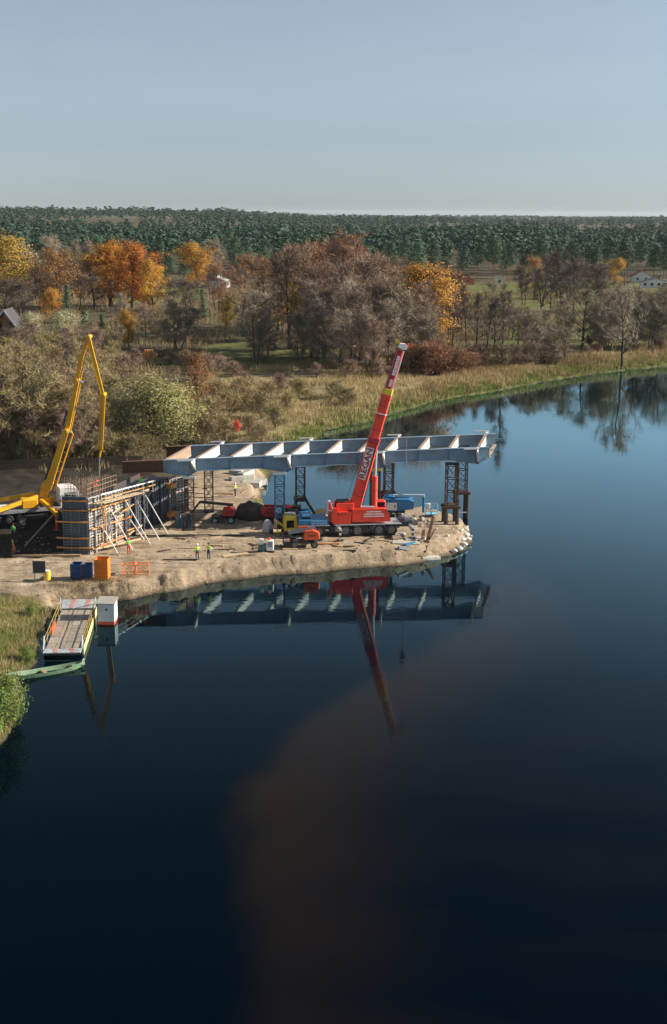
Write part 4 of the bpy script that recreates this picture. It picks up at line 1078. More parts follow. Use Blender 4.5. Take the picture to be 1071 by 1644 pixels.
# ------------------------------------------------------------------ lattice support towers
def tower(px, t, z0, z1, label, legm, capm, w=1.05, base=None, ds=0.0):
    s = b_s(px) if t == 0 else None
    if s is None:
        # find s on the far girder line whose pixel column is px
        best = None
        for k in np.arange(-6, BLEN + 6, 0.05):
            d = b_p(k, t, 5.0) - CAMP
            u = CX + FPX * d.dot(_R) / d.dot(_F)
            if best is None or abs(u - px) < best[0]: best = (abs(u - px), k)
        s = best[1]
    c = b_p(s, t, 0)
    o = thing('support_tower', label, 'tower', (c.x, c.y, z0), 0.1)
    h = z1 - z0; hw = w / 2
    me = MB().box(-0.065, 0.065, -0.065, 0.065, 0.06, h - 0.30).mesh('leg', legm)
    for sx in (-1, 1):
        for sy in (-1, 1): place('leg', me, o, (sx * hw, sy * hw, 0))
    nb = max(2, round((h - 0.4) / 1.35)); bh = (h - 0.36) / nb
    m = MB()
    for sx in (-1, 1):
        m.beam((sx * hw, -hw, bh), (sx * hw, hw, bh), 0.09, 0.09); m.beam((-hw, sx * hw, bh), (hw, sx * hw, bh), 0.09, 0.09)
        m.tube((sx * hw, -hw, 0.1), (sx * hw, hw, bh - 0.05), 0.028, None, 4); m.tube((sx * hw, hw, 0.1), (sx * hw, -hw, bh - 0.05), 0.028, None, 4)
        m.tube((-hw, sx * hw, 0.1), (hw, sx * hw, bh - 0.05), 0.028, None, 4); m.tube((hw, sx * hw, 0.1), (-hw, sx * hw, bh - 0.05), 0.028, None, 4)
    bm_ = m.mesh('brace_bay', legm)
    for k in range(nb): place('brace_bay', bm_, o, (0, 0, k * bh))
    MB().bbox(-hw - 0.2, hw + 0.2, -0.3, 0.3, h - 0.30, h - 0.01, 0.02).build('cap_beam', capm, o)
    MB().bbox(-hw - 0.15, hw + 0.15, -hw - 0.15, hw + 0.15, -0.06, 0.06, 0.02).build('base_plate', DSTEEL, o)
    if base == 'piles':
        gzv = -1.5
        for sx in (-1, 1):
            for sy in (-1, 1):
                MB().tube((sx * (hw + 0.1), sy * (hw + 0.1), gzv - z0), (sx * (hw + 0.1), sy * (hw + 0.1), -0.36), 0.24, None, 10).build('pile', DSTEEL, o)
            MB().bbox(-hw - 0.45, hw + 0.45, sx * (hw + 0.1) - 0.16, sx * (hw + 0.1) + 0.16, -0.36, -0.065, 0.02).build('pile_cap', RUSTM, o)
        MB().beam((-hw, -hw - 0.3, -2.6), (hw, -hw - 0.3, -2.6), 0.10, 0.14).build('pile_tie', WHITE, o)
    if base == 'frame':
        zz = gz(c.x, c.y) - z0 if gz(c.x, c.y) > 0 else -z0 - 0.6
        for sx, sp in ((-1, 0.1), (1, 1.6)):
            for sy in (-1, 1):
                MB().beam((sx * hw, sy * hw, -0.1), (sx * (hw + sp), sy * (hw + 0.2), zz), 0.26, 0.26).build('splayed_leg', DSTEEL, o)
        MB().bbox(-hw - 0.25, hw + 0.25, -hw - 0.2, hw + 0.2, -0.42, -0.065, 0.02).build('frame_head', DSTEEL, o)
    if base == 'boxes':
        for sx in (-1, 1): MB().bbox(sx * hw - 0.14, sx * hw + 0.14, -hw - 0.14, hw + 0.14, 0.062, 0.95, 0.02).build('timber_packing', RUSTL, o)
    return o
tz = lambda px, t: b_bot(b_s(px)) - 0.06
gp = lambda px, t: gz(*(b_p(b_s(px), t, 0)[:2]))
tower(303, 0, gp(303, 0) + 0.06, tz(303, 0), 'brown lattice tower under the front girder beside the formwork wall', RUSTM, PALE, 1.0)
tower(449, 0, gp(449, 0) + 0.06, tz(458, 0), 'lattice tower with blue top under the front girder', BSTEEL, PALE, 1.05, 'boxes')
tower(603, 0, gp(603, 0) + 0.06, tz(612, 0), 'lattice tower standing behind the red crane boom', DSTEEL, YEL2, 1.0)
tower(726, 0, 3.7, tz(745, 0), 'front lattice tower on piles at the tip of the sand spit', RUSTM, NAVY, 1.15, 'piles')
tower(335, BW, 1.7, tz(303, 0) + 0.1, 'dark lattice tower under the back girder, in front of the sand slope', DSTEEL, DSTEEL, 1.0)
tower(482, BW, 3.1, tz(440, 0) + 0.2, 'lattice tower on a splayed black frame behind the crane carrier', DSTEEL, STEEL, 1.05, 'frame')
tower(624, BW, 3.5, tz(590, 0) + 0.1, 'brown lattice tower rising behind the blue lift', RUSTM, RUSTM, 1.05, 'piles')
tower(742, BW, 3.4, tz(720, 0) + 0.1, 'back lattice tower on black piles in the open water', DSTEEL, DSTEEL, 1.1, 'piles')

# ------------------------------------------------------------------ formwork of the bridge abutment
C0, C1 = ground_at(143, 890), ground_at(283, 832)
C0.z = C1.z = 1.5
FD = Vector((C1.x - C0.x, C1.y - C0.y, 0)); FL = FD.length; FD.normalize()
FN = Vector((FD.y, -FD.x, 0))                       # outward, towards the right
FWD = Vector((-1, 0.12, 0)).normalized()
ZT0, ZT1 = VL(143, 798, C0, C1).z, VL(283, 762, C0, C1).z
WID = 2.7
abut = thing('bridge_abutment', 'tall concrete abutment wrapped in pale steel formwork panels', 'abutment', (C0.x, C0.y, 1.4), math.atan2(FD.y, FD.x))
ai = ROOTM[abut.name].inverted()
La = lambda p: ai @ Vector(p)                       # world to abutment space: x along the wall, -y outward
HT0, HT1 = ZT0 - 1.4, ZT1 - 1.4
htop = lambda x: HT0 + (HT1 - HT0) * x / FL
fw = La(C0 + FWD * WID + Vector((0, 0, 0)))
core = MB()
pl = [(0.05, 0.05), (FL, 0.05), (FL + fw.x, fw.y), (fw.x, fw.y)]
core.hexa([(pl[0][0], pl[0][1], -0.5), (pl[1][0], pl[1][1], -0.5), (pl[2][0], pl[2][1], -0.5), (pl[3][0], pl[3][1], -0.5),
           (pl[0][0], pl[0][1], HT0 - 0.3), (pl[1][0], pl[1][1], HT1 - 0.3), (pl[2][0], pl[2][1], HT1 - 0.3), (pl[3][0], pl[3][1], HT0 - 0.3)])
core.build('wall', FORMB, abut)
def panel_mesh(w, h, fm, name='formwork_panel'):
    m = MB(); m.mi = 1
    m.box(0.03, w - 0.03, -0.03, 0.0, 0.03, h - 0.03)
    m.mi = 0
    d = 0.14
    for x in (0.0, w - 0.07): m.box(x, x + 0.07, -d, -0.002, 0, h)
    m.box(w / 2 - 0.03, w / 2 + 0.03, -d + 0.012, -0.032, 0.072, h - 0.072)
    n = max(3, int(round(h / 0.30)))
    for k in range(n + 1):
        z = k * (h - 0.07) / n
        m.box(0.072, w - 0.072, -d + 0.004, -0.032, z, z + 0.07)
    return m.mesh(name, [fm, FORMB])
ncol = int(FL / 0.92); cw = FL / ncol
rows = 3
for c in range(ncol):
    hh = htop((c + 0.5) * cw) / rows
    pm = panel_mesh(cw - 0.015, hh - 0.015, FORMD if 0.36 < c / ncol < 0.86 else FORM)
    for r in range(rows):
        place('formwork_panel', pm, abut, (c * cw, -0.005 - 0.02 * ((c * 3 + r * 5) % 3), r * hh))
# end face towards the river, blue grey frames
wdir = math.atan2(fw.y, fw.x)
ecol = 3; ew = WID / ecol
for c in range(ecol):
    for r, (z0, z1) in enumerate(((0.0, 1.9), (2.0, 3.7), (3.8, HT0 - 0.75), (HT0 - 0.7, HT0 + 0.1))):
        place('formwork_panel', panel_mesh(ew - 0.02, z1 - z0, FORMBL), abut, (fw.x * (ecol - c) / ecol, fw.y * (ecol - c) / ecol, z0), (0, 0, wdir + math.pi))
for z in (0.95, 2.0, 3.75, 5.0, HT0 - 0.35):        # brown walers sticking out to the left
    m = MB(); u = Vector((fw.x, fw.y, 0)).normalized(); o_ = Vector((u.y, -u.x, 0))
    if o_.dot(La(CAMP) - La(C0)) < 0: o_ = -o_
    p, q = -u * 0.3 + o_ * 0.27, u * (WID + 0.7) + o_ * 0.27
    m.beam(p + Vector((0, 0, z)), q + Vector((0, 0, z)), 0.16, 0.14); m.build('waler', WOODO, abut)
# soldiers and walers on the long face
for c in range(1, ncol, 2):
    x = c * cw
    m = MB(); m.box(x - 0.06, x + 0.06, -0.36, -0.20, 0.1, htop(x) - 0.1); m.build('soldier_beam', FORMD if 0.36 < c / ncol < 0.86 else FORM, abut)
for fz in (0.12, 0.45, 0.78):
    m = MB(); m.hexa([(0.1, -0.46, HT0 * fz), (FL * 0.42, -0.46, htop(FL * .42) * fz), (FL * 0.42, -0.37, htop(FL * .42) * fz), (0.1, -0.37, HT0 * fz),
                      (0.1, -0.46, HT0 * fz + 0.16), (FL * 0.42, -0.46, htop(FL * .42) * fz + 0.16), (FL * 0.42, -0.37, htop(FL * .42) * fz + 0.16), (0.1, -0.37, HT0 * fz + 0.16)])
    m.build('waler', WOODO, abut)
# walkway on brackets along the top, with a rail
for k in range(4):
    m = MB(); y0 = -0.55 - k * 0.27
    x0, x1 = 0.2 + 0.25 * k, FL * 0.62 - 0.5 * k
    m.beam((x0, y0, htop(x0) - 0.62), (x1, y0, htop(x1) - 0.62), 0.23, 0.05); m.build('walkway_plank', WOODL, abut)
for c in range(0, int(FL * 0.62), 2):
    x = 0.4 + c
    m = MB(); m.beam((x, -0.37, htop(x) - 0.70), (x, -1.5, htop(x) - 0.70), 0.08, 0.10); m.beam((x, -0.40, htop(x) - 1.7), (x, -1.4, htop(x) - 0.78), 0.06, 0.06); m.beam((x, -1.5, htop(x) - 0.64), (x, -1.5, htop(x) + 0.5), 0.05, 0.05)
    m.build('walkway_bracket', FORM, abut)
for dz in (-0.05, 0.42):
    m = MB(); m.beam((0.4, -1.46, htop(0.4) + dz), (FL * 0.62, -1.46, htop(FL * .62) + dz), 0.04, 0.12); m.build('guard_rail', WOODO if dz < 0 else WHITE, abut)
m = MB(); m.beam((FL * 0.30, 0.3, htop(FL * .3) + 0.2), (FL * 0.62, 0.3, htop(FL * .62) + 0.9), 0.10, 0.6); m.build('top_formwork_beam', DSTEEL, abut)
# raking props down to the ground
for x, h0, out in ((3.6, 0.72, 2.6), (6.2, 0.86, 3.2), (8.4, 0.80, 3.0), (10.6, 0.78, 2.8), (2.0, 0.45, 1.7), (7.3, 0.42, 1.8)):
    m = MB(); m.tube((x, -0.38, htop(x) * h0), (x + 0.2, -0.4 - out, 0.12), 0.055, None, 6); m.box(x + 0.05, x + 0.35, -0.55 - out, -0.25 - out, 0.0, 0.12)
    m.build('raking_prop', WHITE, abut)
# scaffold tubes and short timbers stacked against the near panels
gC = random.Random(31)
for k in range(26):
    x = gC.uniform(0.5, FL * 0.40); z = gC.uniform(0.1, 0.75) * htop(x); L2 = gC.uniform(0.8, 2.4)
    m = MB()
    if k % 2: m.beam((x, -0.55 - gC.uniform(0, .5), z), (x + gC.uniform(-.3, .3), -0.55 - gC.uniform(0, .6), min(z + L2, htop(x))), 0.08, 0.10); m.build('strut', [WOOD, WOODO, GREY][k % 3], abut)
    else: m.beam((x, -0.5 - gC.uniform(0, .6), z), (x + L2, -0.5 - gC.uniform(0, .6), z + gC.uniform(-.2, .5)), 0.10, 0.12); m.build('cross_timber', [WOODO, WOOD, WOODL, DSTEEL][k // 2 % 4], abut)
# starter bars above the wall
m = MB(); gB = random.Random(2)
u = Vector((fw.x, fw.y, 0))
for i in range(9):
    for j in range(11):
        b0 = Vector((0.4 + j * 0.55, 0.25, 0)) + u * (i / 8 * 0.88)
        zt = htop(b0.x)
        m.tube((b0.x, b0.y, zt - 0.5), (b0.x + gB.gauss(0, .03), b0.y + gB.gauss(0, .03), zt + gB.uniform(1.5, 2.1) - 0.03 * j), 0.022, None, 4)
rb = m.build('rebar_cage', RUSTL, abut); rb['kind'] = 'stuff'
m = MB()
for k in range(3):
    a = Vector((0.4, 0.25, htop(0) + 0.3 + 0.5 * k)); m.tube(a, a + u * 0.88, 0.025, None, 4); b2 = a + Vector((5.5, 0, 0)); m.tube(a, b2, 0.025, None, 4)
m.build('rebar_ties', RUSTL, abut)
m = MB(); q0 = u * (1.12); m.path([tuple(q0 + Vector((0, -0.2, HT0 - 1.0))), tuple(q0 + Vector((0, -0.2, HT0 + 0.1))), tuple(u * 0.9 + Vector((0, -0.2, HT0 + 0.35))), tuple(u * 0.3 + Vector((0, -0.2, HT0 + 0.35)))], 0.05, 6); m.build('white_rail', WHITE, abut)
# lit end of the formwork at the far end, a second block with exposed frames
for r in range(4):
    pm = panel_mesh(1.0, htop(FL) / 4 - 0.03, FORM)
    for c in range(2):
        q = La(C1) + Vector((0.1, -0.9 - 0.75 * c, 0)); place('formwork_panel', pm, abut, (FL - 1.2 + 0.85 * c, -0.75 - 0.18 * c, r * htop(FL) / 4), (0, 0, -0.45))
for z in (0.18, 0.80):
    MB().bbox(FL - 2.6, FL - 1.4, -1.0, -0.3, htop(FL) * z, htop(FL) * z + 0.55, 0.03).build('formwork_crate', WOODO, abut)

# ------------------------------------------------------------------ lettering
def text_mesh(txt, size, matl, name, bold=0.02):
    cu = bpy.data.curves.new(name, 'FONT'); cu.body = txt; cu.size = size; cu.align_x = 'CENTER'; cu.align_y = 'CENTER'; cu.offset = bold; cu.extrude = 0.008
    cu.resolution_u = 3
    o = bpy.data.objects.new(name, cu); COL.objects.link(o)
    me = bpy.data.meshes.new_from_object(o.evaluated_get(bpy.context.evaluated_depsgraph_get()))
    bpy.data.objects.remove(o); bpy.data.curves.remove(cu)
    me.materials.clear(); me.materials.append(matl)
    return me

# ------------------------------------------------------------------ wheels
def wheel_meshes(r, w, rimm=RIM, n=18):
    t = MB(); prof = [(r * 0.62, -w / 2), (r * 0.93, -w / 2), (r, -w * 0.36), (r, w * 0.36), (r * 0.93, w / 2), (r * 0.62, w / 2)]
    vs, fs = [], []; m = len(prof)
    for k in range(n):
        a = 2 * math.pi * k / n; vs += [(q * math.cos(a), z, q * math.sin(a)) for q, z in prof]
    for k in range(n):
        for i in range(m): a, b = k * m + i, ((k + 1) % n) * m + i; c = k * m + (i + 1) % m; d = ((k + 1) % n) * m + (i + 1) % m; fs.append((a, b, d, c))
    t.add(vs, fs)
    q = MB(); q.tube((0, -w * 0.40, 0), (0, w * 0.40, 0), r * 0.64, None, n); q.tube((0, -w * 0.55, 0), (0, w * 0.55, 0), r * 0.22, None, 8)
    return t.mesh('tyre', BLACK), q.mesh('rim', rimm)
def add_wheel(wm_, parent, loc, rz=0):
    o = place('wheel', wm_[0], parent, loc, (0, 0, rz)); o.name = 'wheel'
    place('rim', wm_[1], o)
    return o

# ------------------------------------------------------------------ the red mobile crane
cg = ground_at(575, 861); YN = cg.y; YC = YN + 1.35; CGZ = cg.z
crane = thing('mobile_crane', 'large red telescopic mobile crane with raised boom on the sand spit', 'crane', (cg.x, YC, CGZ))
CRZ = R_(7)
S_ = pxm(YN)
cxp = lambda px: (px - 575) * S_
czp = lambda py: (861 - py) * S_ / 0.972
ch = MB(); ch.bbox(cxp(480), cxp(641), -1.0, 1.0, 0.75, 1.28, 0.04)
ch.bbox(cxp(590), cxp(601), -1.32, 1.32, 0.45, 1.2, 0.04); ch.bbox(cxp(527), cxp(540), -1.3, 1.3, 0.5, 1.2, 0.04)
chassis = ch.build('chassis', NAVY, crane)
MB().bbox(cxp(534), cxp(643), -1.38, 1.38, 1.285, 1.40, 0.03).build('deck_edge', SILVER, chassis)
MB().bbox(cxp(478), cxp(526), -1.38, 1.38, 1.285, 1.36, 0.03).build('deck_edge', SILVER, chassis)
cabf = MB(); cabf.bbox(cxp(477), cxp(524), -1.34, 1.34, 1.365, 2.05, 0.08); front = cabf.build('front_deck', BLUE, crane)
for k in range(6):
    for r in range(2):
        MB().bbox(cxp(497) + k * 0.30, cxp(497) + k * 0.30 + 0.25, -1.365, -1.33, 1.45 + r * 0.28, 1.67 + r * 0.28, 0.01).build('deck_panel', mat('pale_blue_panel', (0.16, 0.33, 0.52), 0.45), front)
MB().bbox(cxp(482), cxp(497), -1.2, 1.2, 2.055, 2.45, 0.12).build('driver_cab', BLUE, crane)
MB().bbox(cxp(483), cxp(496), -1.215, -1.19, 2.14, 2.36, 0.01).build('cab_window', GLASSD, crane)
wmesh = wheel_meshes(0.68, 0.45)
for px in (492, 510, 552, 573, 607, 627):
    for sy in (-1, 1): add_wheel(wmesh, crane, (cxp(px), sy * 1.12, 0.66))
for a, b in ((600, 616), (620, 634)):
    m = MB()
    for k in range(6):
        t0, t1 = math.pi * (0.05 + 0.15 * k), math.pi * (0.05 + 0.15 * (k + 1))
        xc = cxp((a + b) / 2 - 1)
        m.hexa([(xc + 0.76 * math.cos(t0), -1.37, 0.66 + 0.76 * math.sin(t0)), (xc + 0.76 * math.cos(t1), -1.37, 0.66 + 0.76 * math.sin(t1)), (xc + 0.76 * math.cos(t1), -0.9, 0.66 + 0.76 * math.sin(t1)), (xc + 0.76 * math.cos(t0), -0.9, 0.66 + 0.76 * math.sin(t0)),
                (xc + 0.80 * math.cos(t0), -1.37, 0.66 + 0.80 * math.sin(t0)), (xc + 0.80 * math.cos(t1), -1.37, 0.66 + 0.80 * math.sin(t1)), (xc + 0.80 * math.cos(t1), -0.9, 0.66 + 0.80 * math.sin(t1)), (xc + 0.80 * math.cos(t0), -0.9, 0.66 + 0.80 * math.sin(t0))])
    if a == 600: m.build('mudguard', GREY, crane)
MB().tube((0, 0, 1.405), (0, 0, 1.62), 1.0, 1.0, 24).build('turntable', DSTEEL, crane)
# upper works
up = MB(); up.prism([(cxp(563), 1.63), (cxp(624), 1.63), (cxp(625.5), 1.78), (cxp(619), 3.02), (cxp(614), 3.10), (cxp(563), 3.10)], -1.33, -0.52)
body = up.build('superstructure', RED, crane)
MB().prism([(cxp(562), 1.63), (cxp(600), 1.63), (cxp(600), 2.8), (cxp(562), 2.9)], 0.6, 1.3).build('side_housing', RED, crane)
MB().bbox(cxp(556), cxp(612), -0.515, 0.595, 1.63, 2.35, 0.04).build('slew_frame', DRED, crane)
for k, (x0, x1, z) in enumerate(((586, 610, 2.72), (582, 614, 2.46), (581, 615, 2.20))):
    for q in range(2):                                # three lines of white lettering too small to read
        a, b = x0 + (x1 - x0) * q / 2 + 0.3, x0 + (x1 - x0) * (q + 1) / 2 - 0.3
        n = 7
        for j in range(n):
            u0 = a + (b - a) * j / n
            MB().box(cxp(u0), cxp(u0 + (b - a) / n * 0.82), -1.342, -1.331, z, z + 0.15 - 0.03 * ((j * 3 + k) % 2)).build('lettering', WHITE, body)
cw_ = MB(); cw_.prism([(cxp(533), 1.45), (cxp(561), 1.45), (cxp(562), 2.85), (cxp(540), 2.85), (cxp(537), 3.25), (cxp(531), 3.25), (cxp(529), 1.75)], -1.36, 1.36)
cwo = cw_.build('counterweight', RED, crane)
for px in (540.5, 545.5, 552):
    MB().bbox(cxp(px - 1.4), cxp(px + 1.4), -1.375, -1.362, 2.55, 2.70, 0.004).build('lifting_eye', BLACK, cwo)
MB().prism([(cxp(523), 3.0), (cxp(530), 2.9), (cxp(532), 3.3), (cxp(528), 4.1), (cxp(524), 4.15)], -1.2, -0.95).build('rear_fin', WHITE, crane)
MB().prism([(cxp(524), 3.1), (cxp(529), 3.0), (cxp(530), 3.3), (cxp(527), 4.0), (cxp(524.5), 4.05)], -1.23, -1.205).build('rear_fin_panel', RED, crane)
for px, z in ((546, 3.25), (555, 3.35)):
    m = MB(); m.tube((cxp(px), -0.7, z), (cxp(px), 0.7, z), 0.42, None, 14); m.tube((cxp(px), -0.75, z), (cxp(px), -0.65, z), 0.55, None, 14); m.tube((cxp(px), 0.65, z), (cxp(px), 0.75, z), 0.55, None, 14); m.build('winch_drum', DRED, crane)
MB().bbox(cxp(538), cxp(566), -0.95, -0.78, 2.86, 3.75, 0.05).build('winch_cheek', RED, crane)
MB().bbox(cxp(538), cxp(566), 0.78, 0.95, 2.86, 3.75, 0.05).build('winch_cheek', RED, crane)
MB().bbox(cxp(540), cxp(560), -0.6, 0.6, 3.78, 3.92, 0.03).build('winch_cover', BLACK, crane)
MB().tube((cxp(577), -0.85, 3.3), (cxp(600), -0.85, 3.2), 0.13, None, 8).build('exhaust_silencer', SILVER, crane)
MB().bbox(cxp(605), cxp(622), 0.7, 1.5, 1.65, 3.6, 0.15).build('operator_cab', RED, crane)
MB().bbox(cxp(606), cxp(621), 0.685, 0.70, 2.6, 3.4, 0.005).build('operator_window', GLASSD, crane)
# boom sections as boxes along their photo axis, all in the plane through the crane's middle
def wp(px, py): return V(px, py, YC)
def boom_sec(p, q, w, h, mt, name, parent=crane):
    p, q = Vector(p), Vector(q); d = (q - p).normalized(); sd = Vector((0, 1, 0)); u = sd.cross(d).normalized()
    m = MB(); vs = []
    prof = [(-0.5, -0.34), (-0.36, -0.5), (0.36, -0.5), (0.5, -0.34), (0.5, 0.36), (0.36, 0.5), (-0.36, 0.5), (-0.5, 0.36)]
    n = len(prof)
    for e in (p, q): vs += [e + sd * (a * w) + u * (b * h) for a, b in prof]
    m.add(vs, [tuple(range(n)), tuple(range(2 * n - 1, n - 1, -1))] + [(k, k + n, (k + 1) % n + n, (k + 1) % n) for k in range(n)])
    return m.build(name, mt, parent, True)
B0, B1, B2, B3, B4 = wp(566, 826), wp(601, 705), wp(621.5, 634), wp(624, 625), wp(643.5, 563)
main = boom_sec(B0, B1, 0.95, 1.22, RED, 'boom_base_section')
sec = boom_sec(B1.lerp(B2, -0.05), B2, 0.84, 1.08, RED, 'boom_inner_section')
boom_sec(B1.lerp(B0, 0.06), B1.lerp(B2, 0.03), 1.05, 1.36, DRED, 'boom_collar')
boom_sec(B2.lerp(B1, 0.10), B2, 0.93, 1.16, RED, 'boom_collar')
boom_sec(B2, B3, 0.92, 1.12, YEL2, 'boom_collar')
boom_sec(B2.lerp(B1, 0.44), B2.lerp(B1, 0.42), 0.90, 1.13, WHITE, 'boom_band')
fly = boom_sec(B3, B4, 0.62, 0.66, DRED, 'boom_fly_section')
dd = (B4 - B3).normalized(); uu = Vector((0, 1, 0)).cross(dd).normalized()   # towards the upper left side of the boom
MB().tube(B3 + uu * 0.45, B4 + uu * 0.42, 0.09, None, 8).build('boom_side_pipe', SILVER, crane, True)
MB().beam(B3 - uu * 0.43, B4 - uu * 0.43, 0.06, 0.06).build('boom_side_rail', DRED, crane, True)
gL = random.Random(4)
t = 0.07                                              # white lettering of the fly section, too small to read
while t < 0.86:
    if 0.24 < t < 0.34: t = 0.36
    w_ = gL.uniform(0.030, 0.045)
    p = B3.lerp(B4, t); q = B3.lerp(B4, t + w_ * 0.78)
    off = Vector((0, -0.316, 0)); a_, b_ = -0.16, 0.18 + gL.uniform(-0.03, 0.04)
    m = MB(); o2 = Vector((0, -0.012, 0))
    m.hexa([p + off + uu * a_, q + off + uu * a_, q + off + uu * b_, p + off + uu * b_, p + off + o2 + uu * a_, q + off + o2 + uu * a_, q + off + o2 + uu * b_, p + off + o2 + uu * b_])
    m.build('lettering', WHITE, fly, True)
    t += w_
hd = MB(); hp = wp(647, 556)
hd.prism([(-0.45, -0.15), (-0.25, 0.30), (0.35, 0.22), (0.62, 0.0), (0.42, -0.42), (0.05, -0.40)], -0.36, 0.36)
hd.v = [tuple(Vector(v) + hp) for v in hd.v]
head = hd.build('boom_head', WHITE, crane, True)
for px, py, mt in ((639, 549, YEL2), (658, 556, ORANGE)):
    c = wp(px, py); MB().tube(c - Vector((0, 0.3, 0)), c + Vector((0, 0.3, 0)), 0.22, None, 12).build('sheave', mt, crane, True)
    MB().beam(c, wp(646, 556), 0.12, 0.12).build('sheave_arm', ORANGE, crane, True)
# REGAN lettering on its white field
tp, tq = wp(579.5, 768), wp(594.5, 718)
td = (tq - tp).normalized(); tu = Vector((0, 1, 0)).cross(td).normalized()
LT = (tq - tp).length
m = MB(); off = Vector((0, -0.478, 0)); o2 = Vector((0, -0.012, 0))
m.hexa([tp + off - tu * .40, tq + off - tu * .40, tq + off + tu * .40, tp + off + tu * .40, tp + off + o2 - tu * .40, tq + off + o2 - tu * .40, tq + off + o2 + tu * .40, tp + off + o2 + tu * .40])
fld = m.build('name_field', WHITE, main, True)
DREDL = mat('lettering_dark_red', (0.25, 0.012, 0.015), 0.45, 0, 0.05)
tm = text_mesh('REGAN', 0.92, DREDL, 'regan_lettering', 0.028)
xs = [v.co.x for v in tm.vertices]; sx = (LT * 0.94) / (max(xs) - min(xs))
lo = bpy.data.objects.new('regan_lettering', tm); COL.objects.link(lo); lo.parent = fld
Xa, Za = td, Vector((0, -1, 0)); Ya = Za.cross(Xa).normalized()
mw = Matrix.Translation((tp + tq) / 2 + Vector((0, -0.502, 0))) @ Matrix(((Xa.x, Ya.x, Za.x, 0), (Xa.y, Ya.y, Za.y, 0), (Xa.z, Ya.z, Za.z, 0), (0, 0, 0, 1))) @ Matrix.Diagonal((sx, 0.98, 1, 1))
lo.matrix_basis = ROOTM[crane.name].inverted() @ mw
# luffing ram
MB().tube(wp(601.5, 824), wp(602.5, 765), 0.30, None, 12).build('luffing_cylinder', RED, crane, True)
MB().tube(wp(602.5, 765), wp(605, 712), 0.16, None, 10).build('luffing_rod', SILVER, crane, True)
# ropes and hook
hk = wp(654, 690)
hr = V(655, 562, YC)
for dx in (-0.09, 0.09): MB().tube(Vector((hk.x + dx, YC, hk.z + 0.4)), Vector((hk.x + dx, YC, hr.z)), 0.014, None, 4).build('hoist_rope', BLACK, crane, True)
MB().tube(wp(553, 808), wp(586, 716) + Vector((0, -0.3, 0)), 0.016, None, 4).build('winch_rope', BLACK, crane, True)
m = MB(); m.prism([(-0.28, -0.15), (-0.34, 0.15), (-0.1, 0.55), (0.1, 0.55), (0.34, 0.15), (0.28, -0.15), (0.1, -0.45), (-0.1, -0.45)], -0.2, 0.2); m.v = [tuple(Vector(v) + hk) for v in m.v]; hb = m.build('hook_block', BLACK, crane, True)
m = MB(); pts = [hk + Vector((0.16 * math.sin(a), 0, -0.62 + 0.16 * math.cos(a))) for a in np.linspace(0.2, 4.6, 8)]; m.path(pts, 0.05, 6); m.build('hook', DSTEEL, hb, True)
MB().tube(hk + Vector((0, 0, -0.6)), wp(654, 782), 0.035, None, 5).build('sling', mat('brown_sling', (0.22, 0.12, 0.09), 0.9), crane, True)
# outriggers
def outrigger(px, py0, pyg, y):
    g_ = Vector((cg.x + cxp(px), y, 0)); g_.z = gz(g_.x, g_.y)
    MB().bbox(cxp(px) - 0.2, cxp(px) + 0.2, min(y - YC, 0), max(y - YC, 0), 0.95, 1.25, 0.03).build('outrigger_beam', GREY, crane)
    m = MB()
    for k in range(5):
        m.mi = k % 2; z0 = 0.12 + k * 0.26; m.box(cxp(px) - 0.12, cxp(px) + 0.12, y - YC - 0.14, y - YC + 0.14, z0, z0 + 0.26)
    m.build('outrigger_leg', [WHITE, NAVY], crane)
    MB().bbox(cxp(px) - 0.35, cxp(px) + 0.35, y - YC - 0.35, y - YC + 0.35, 0.02, 0.12, 0.02).build('outrigger_pad', DSTEEL, crane)
for px, dy in ((540, -3.0), (540, 3.0), (657, -2.9), (657, 3.0)): outrigger(px, 0, 0, YC + dy)
MB().bbox(cxp(643.5), cxp(662), -1.2, 1.2, 0.95, 1.55, 0.04).build('tail_box', NAVY, crane)
MB().bbox(cxp(649), cxp(663), -1.0, -0.1, 1.56, 2.0, 0.04).build('tool_locker', GREY, crane)
for px, dy, L, lab in ((540, -3.0, 3.4, 'flat timber mat under the outrigger left of the crane wheels'), (657, -2.9, 2.8, 'flat timber mat under the outrigger right of the crane wheels')):
    x0 = cg.x + cxp(px); y0 = YC + dy; o = thing('crane_mat', lab, 'mat', (x0, y0, gz(x0, y0) + 0.02))
    for k in range(4): MB().bbox(-L / 2, L / 2, -0.62 + k * 0.31, -0.33 + k * 0.31, -0.06 - (0.3 if k == 0 else 0), 0.02 - 0.012 * (k % 2), 0.015).build('plank', WOOD, o)

crane.rotation_euler = (0, 0, CRZ)      # turned slightly, the tail farther from the river front

for px, w, z0, z1, mt in ((497, 1.1, 1.37, 1.0, GREY), (583, 0.7, 0.55, 1.15, BLACK), (540, 0.6, 0.6, 1.2, GREY)):
    if z1 > z0: MB().bbox(cxp(px) - w / 2, cxp(px) + w / 2, -1.36, -1.05, z0, z1, 0.03).build('side_locker', mt, crane)
for k in range(4): MB().box(cxp(566), cxp(566) + 0.42, -1.40, -1.36, 0.35 + 0.28 * k, 0.39 + 0.28 * k).build('ladder_rung', GREY, crane)
for a, b, r in (((568, 822), (598, 712), 0.035), ((571, 824), (600, 716), 0.03)):
    p, q = wp(*a) + Vector((0, -0.50, 0)), wp(*b) + Vector((0, -0.50, 0)); MB().tube(p + uu * 0.42, q + uu * 0.42, r, None, 5).build('hydraulic_hose', BLACK, crane, True)
for t_ in (0.25, 0.6, 0.85): boom_sec(B0.lerp(B1, t_), B0.lerp(B1, t_ + 0.012), 0.97, 1.24, DRED, 'boom_seam')
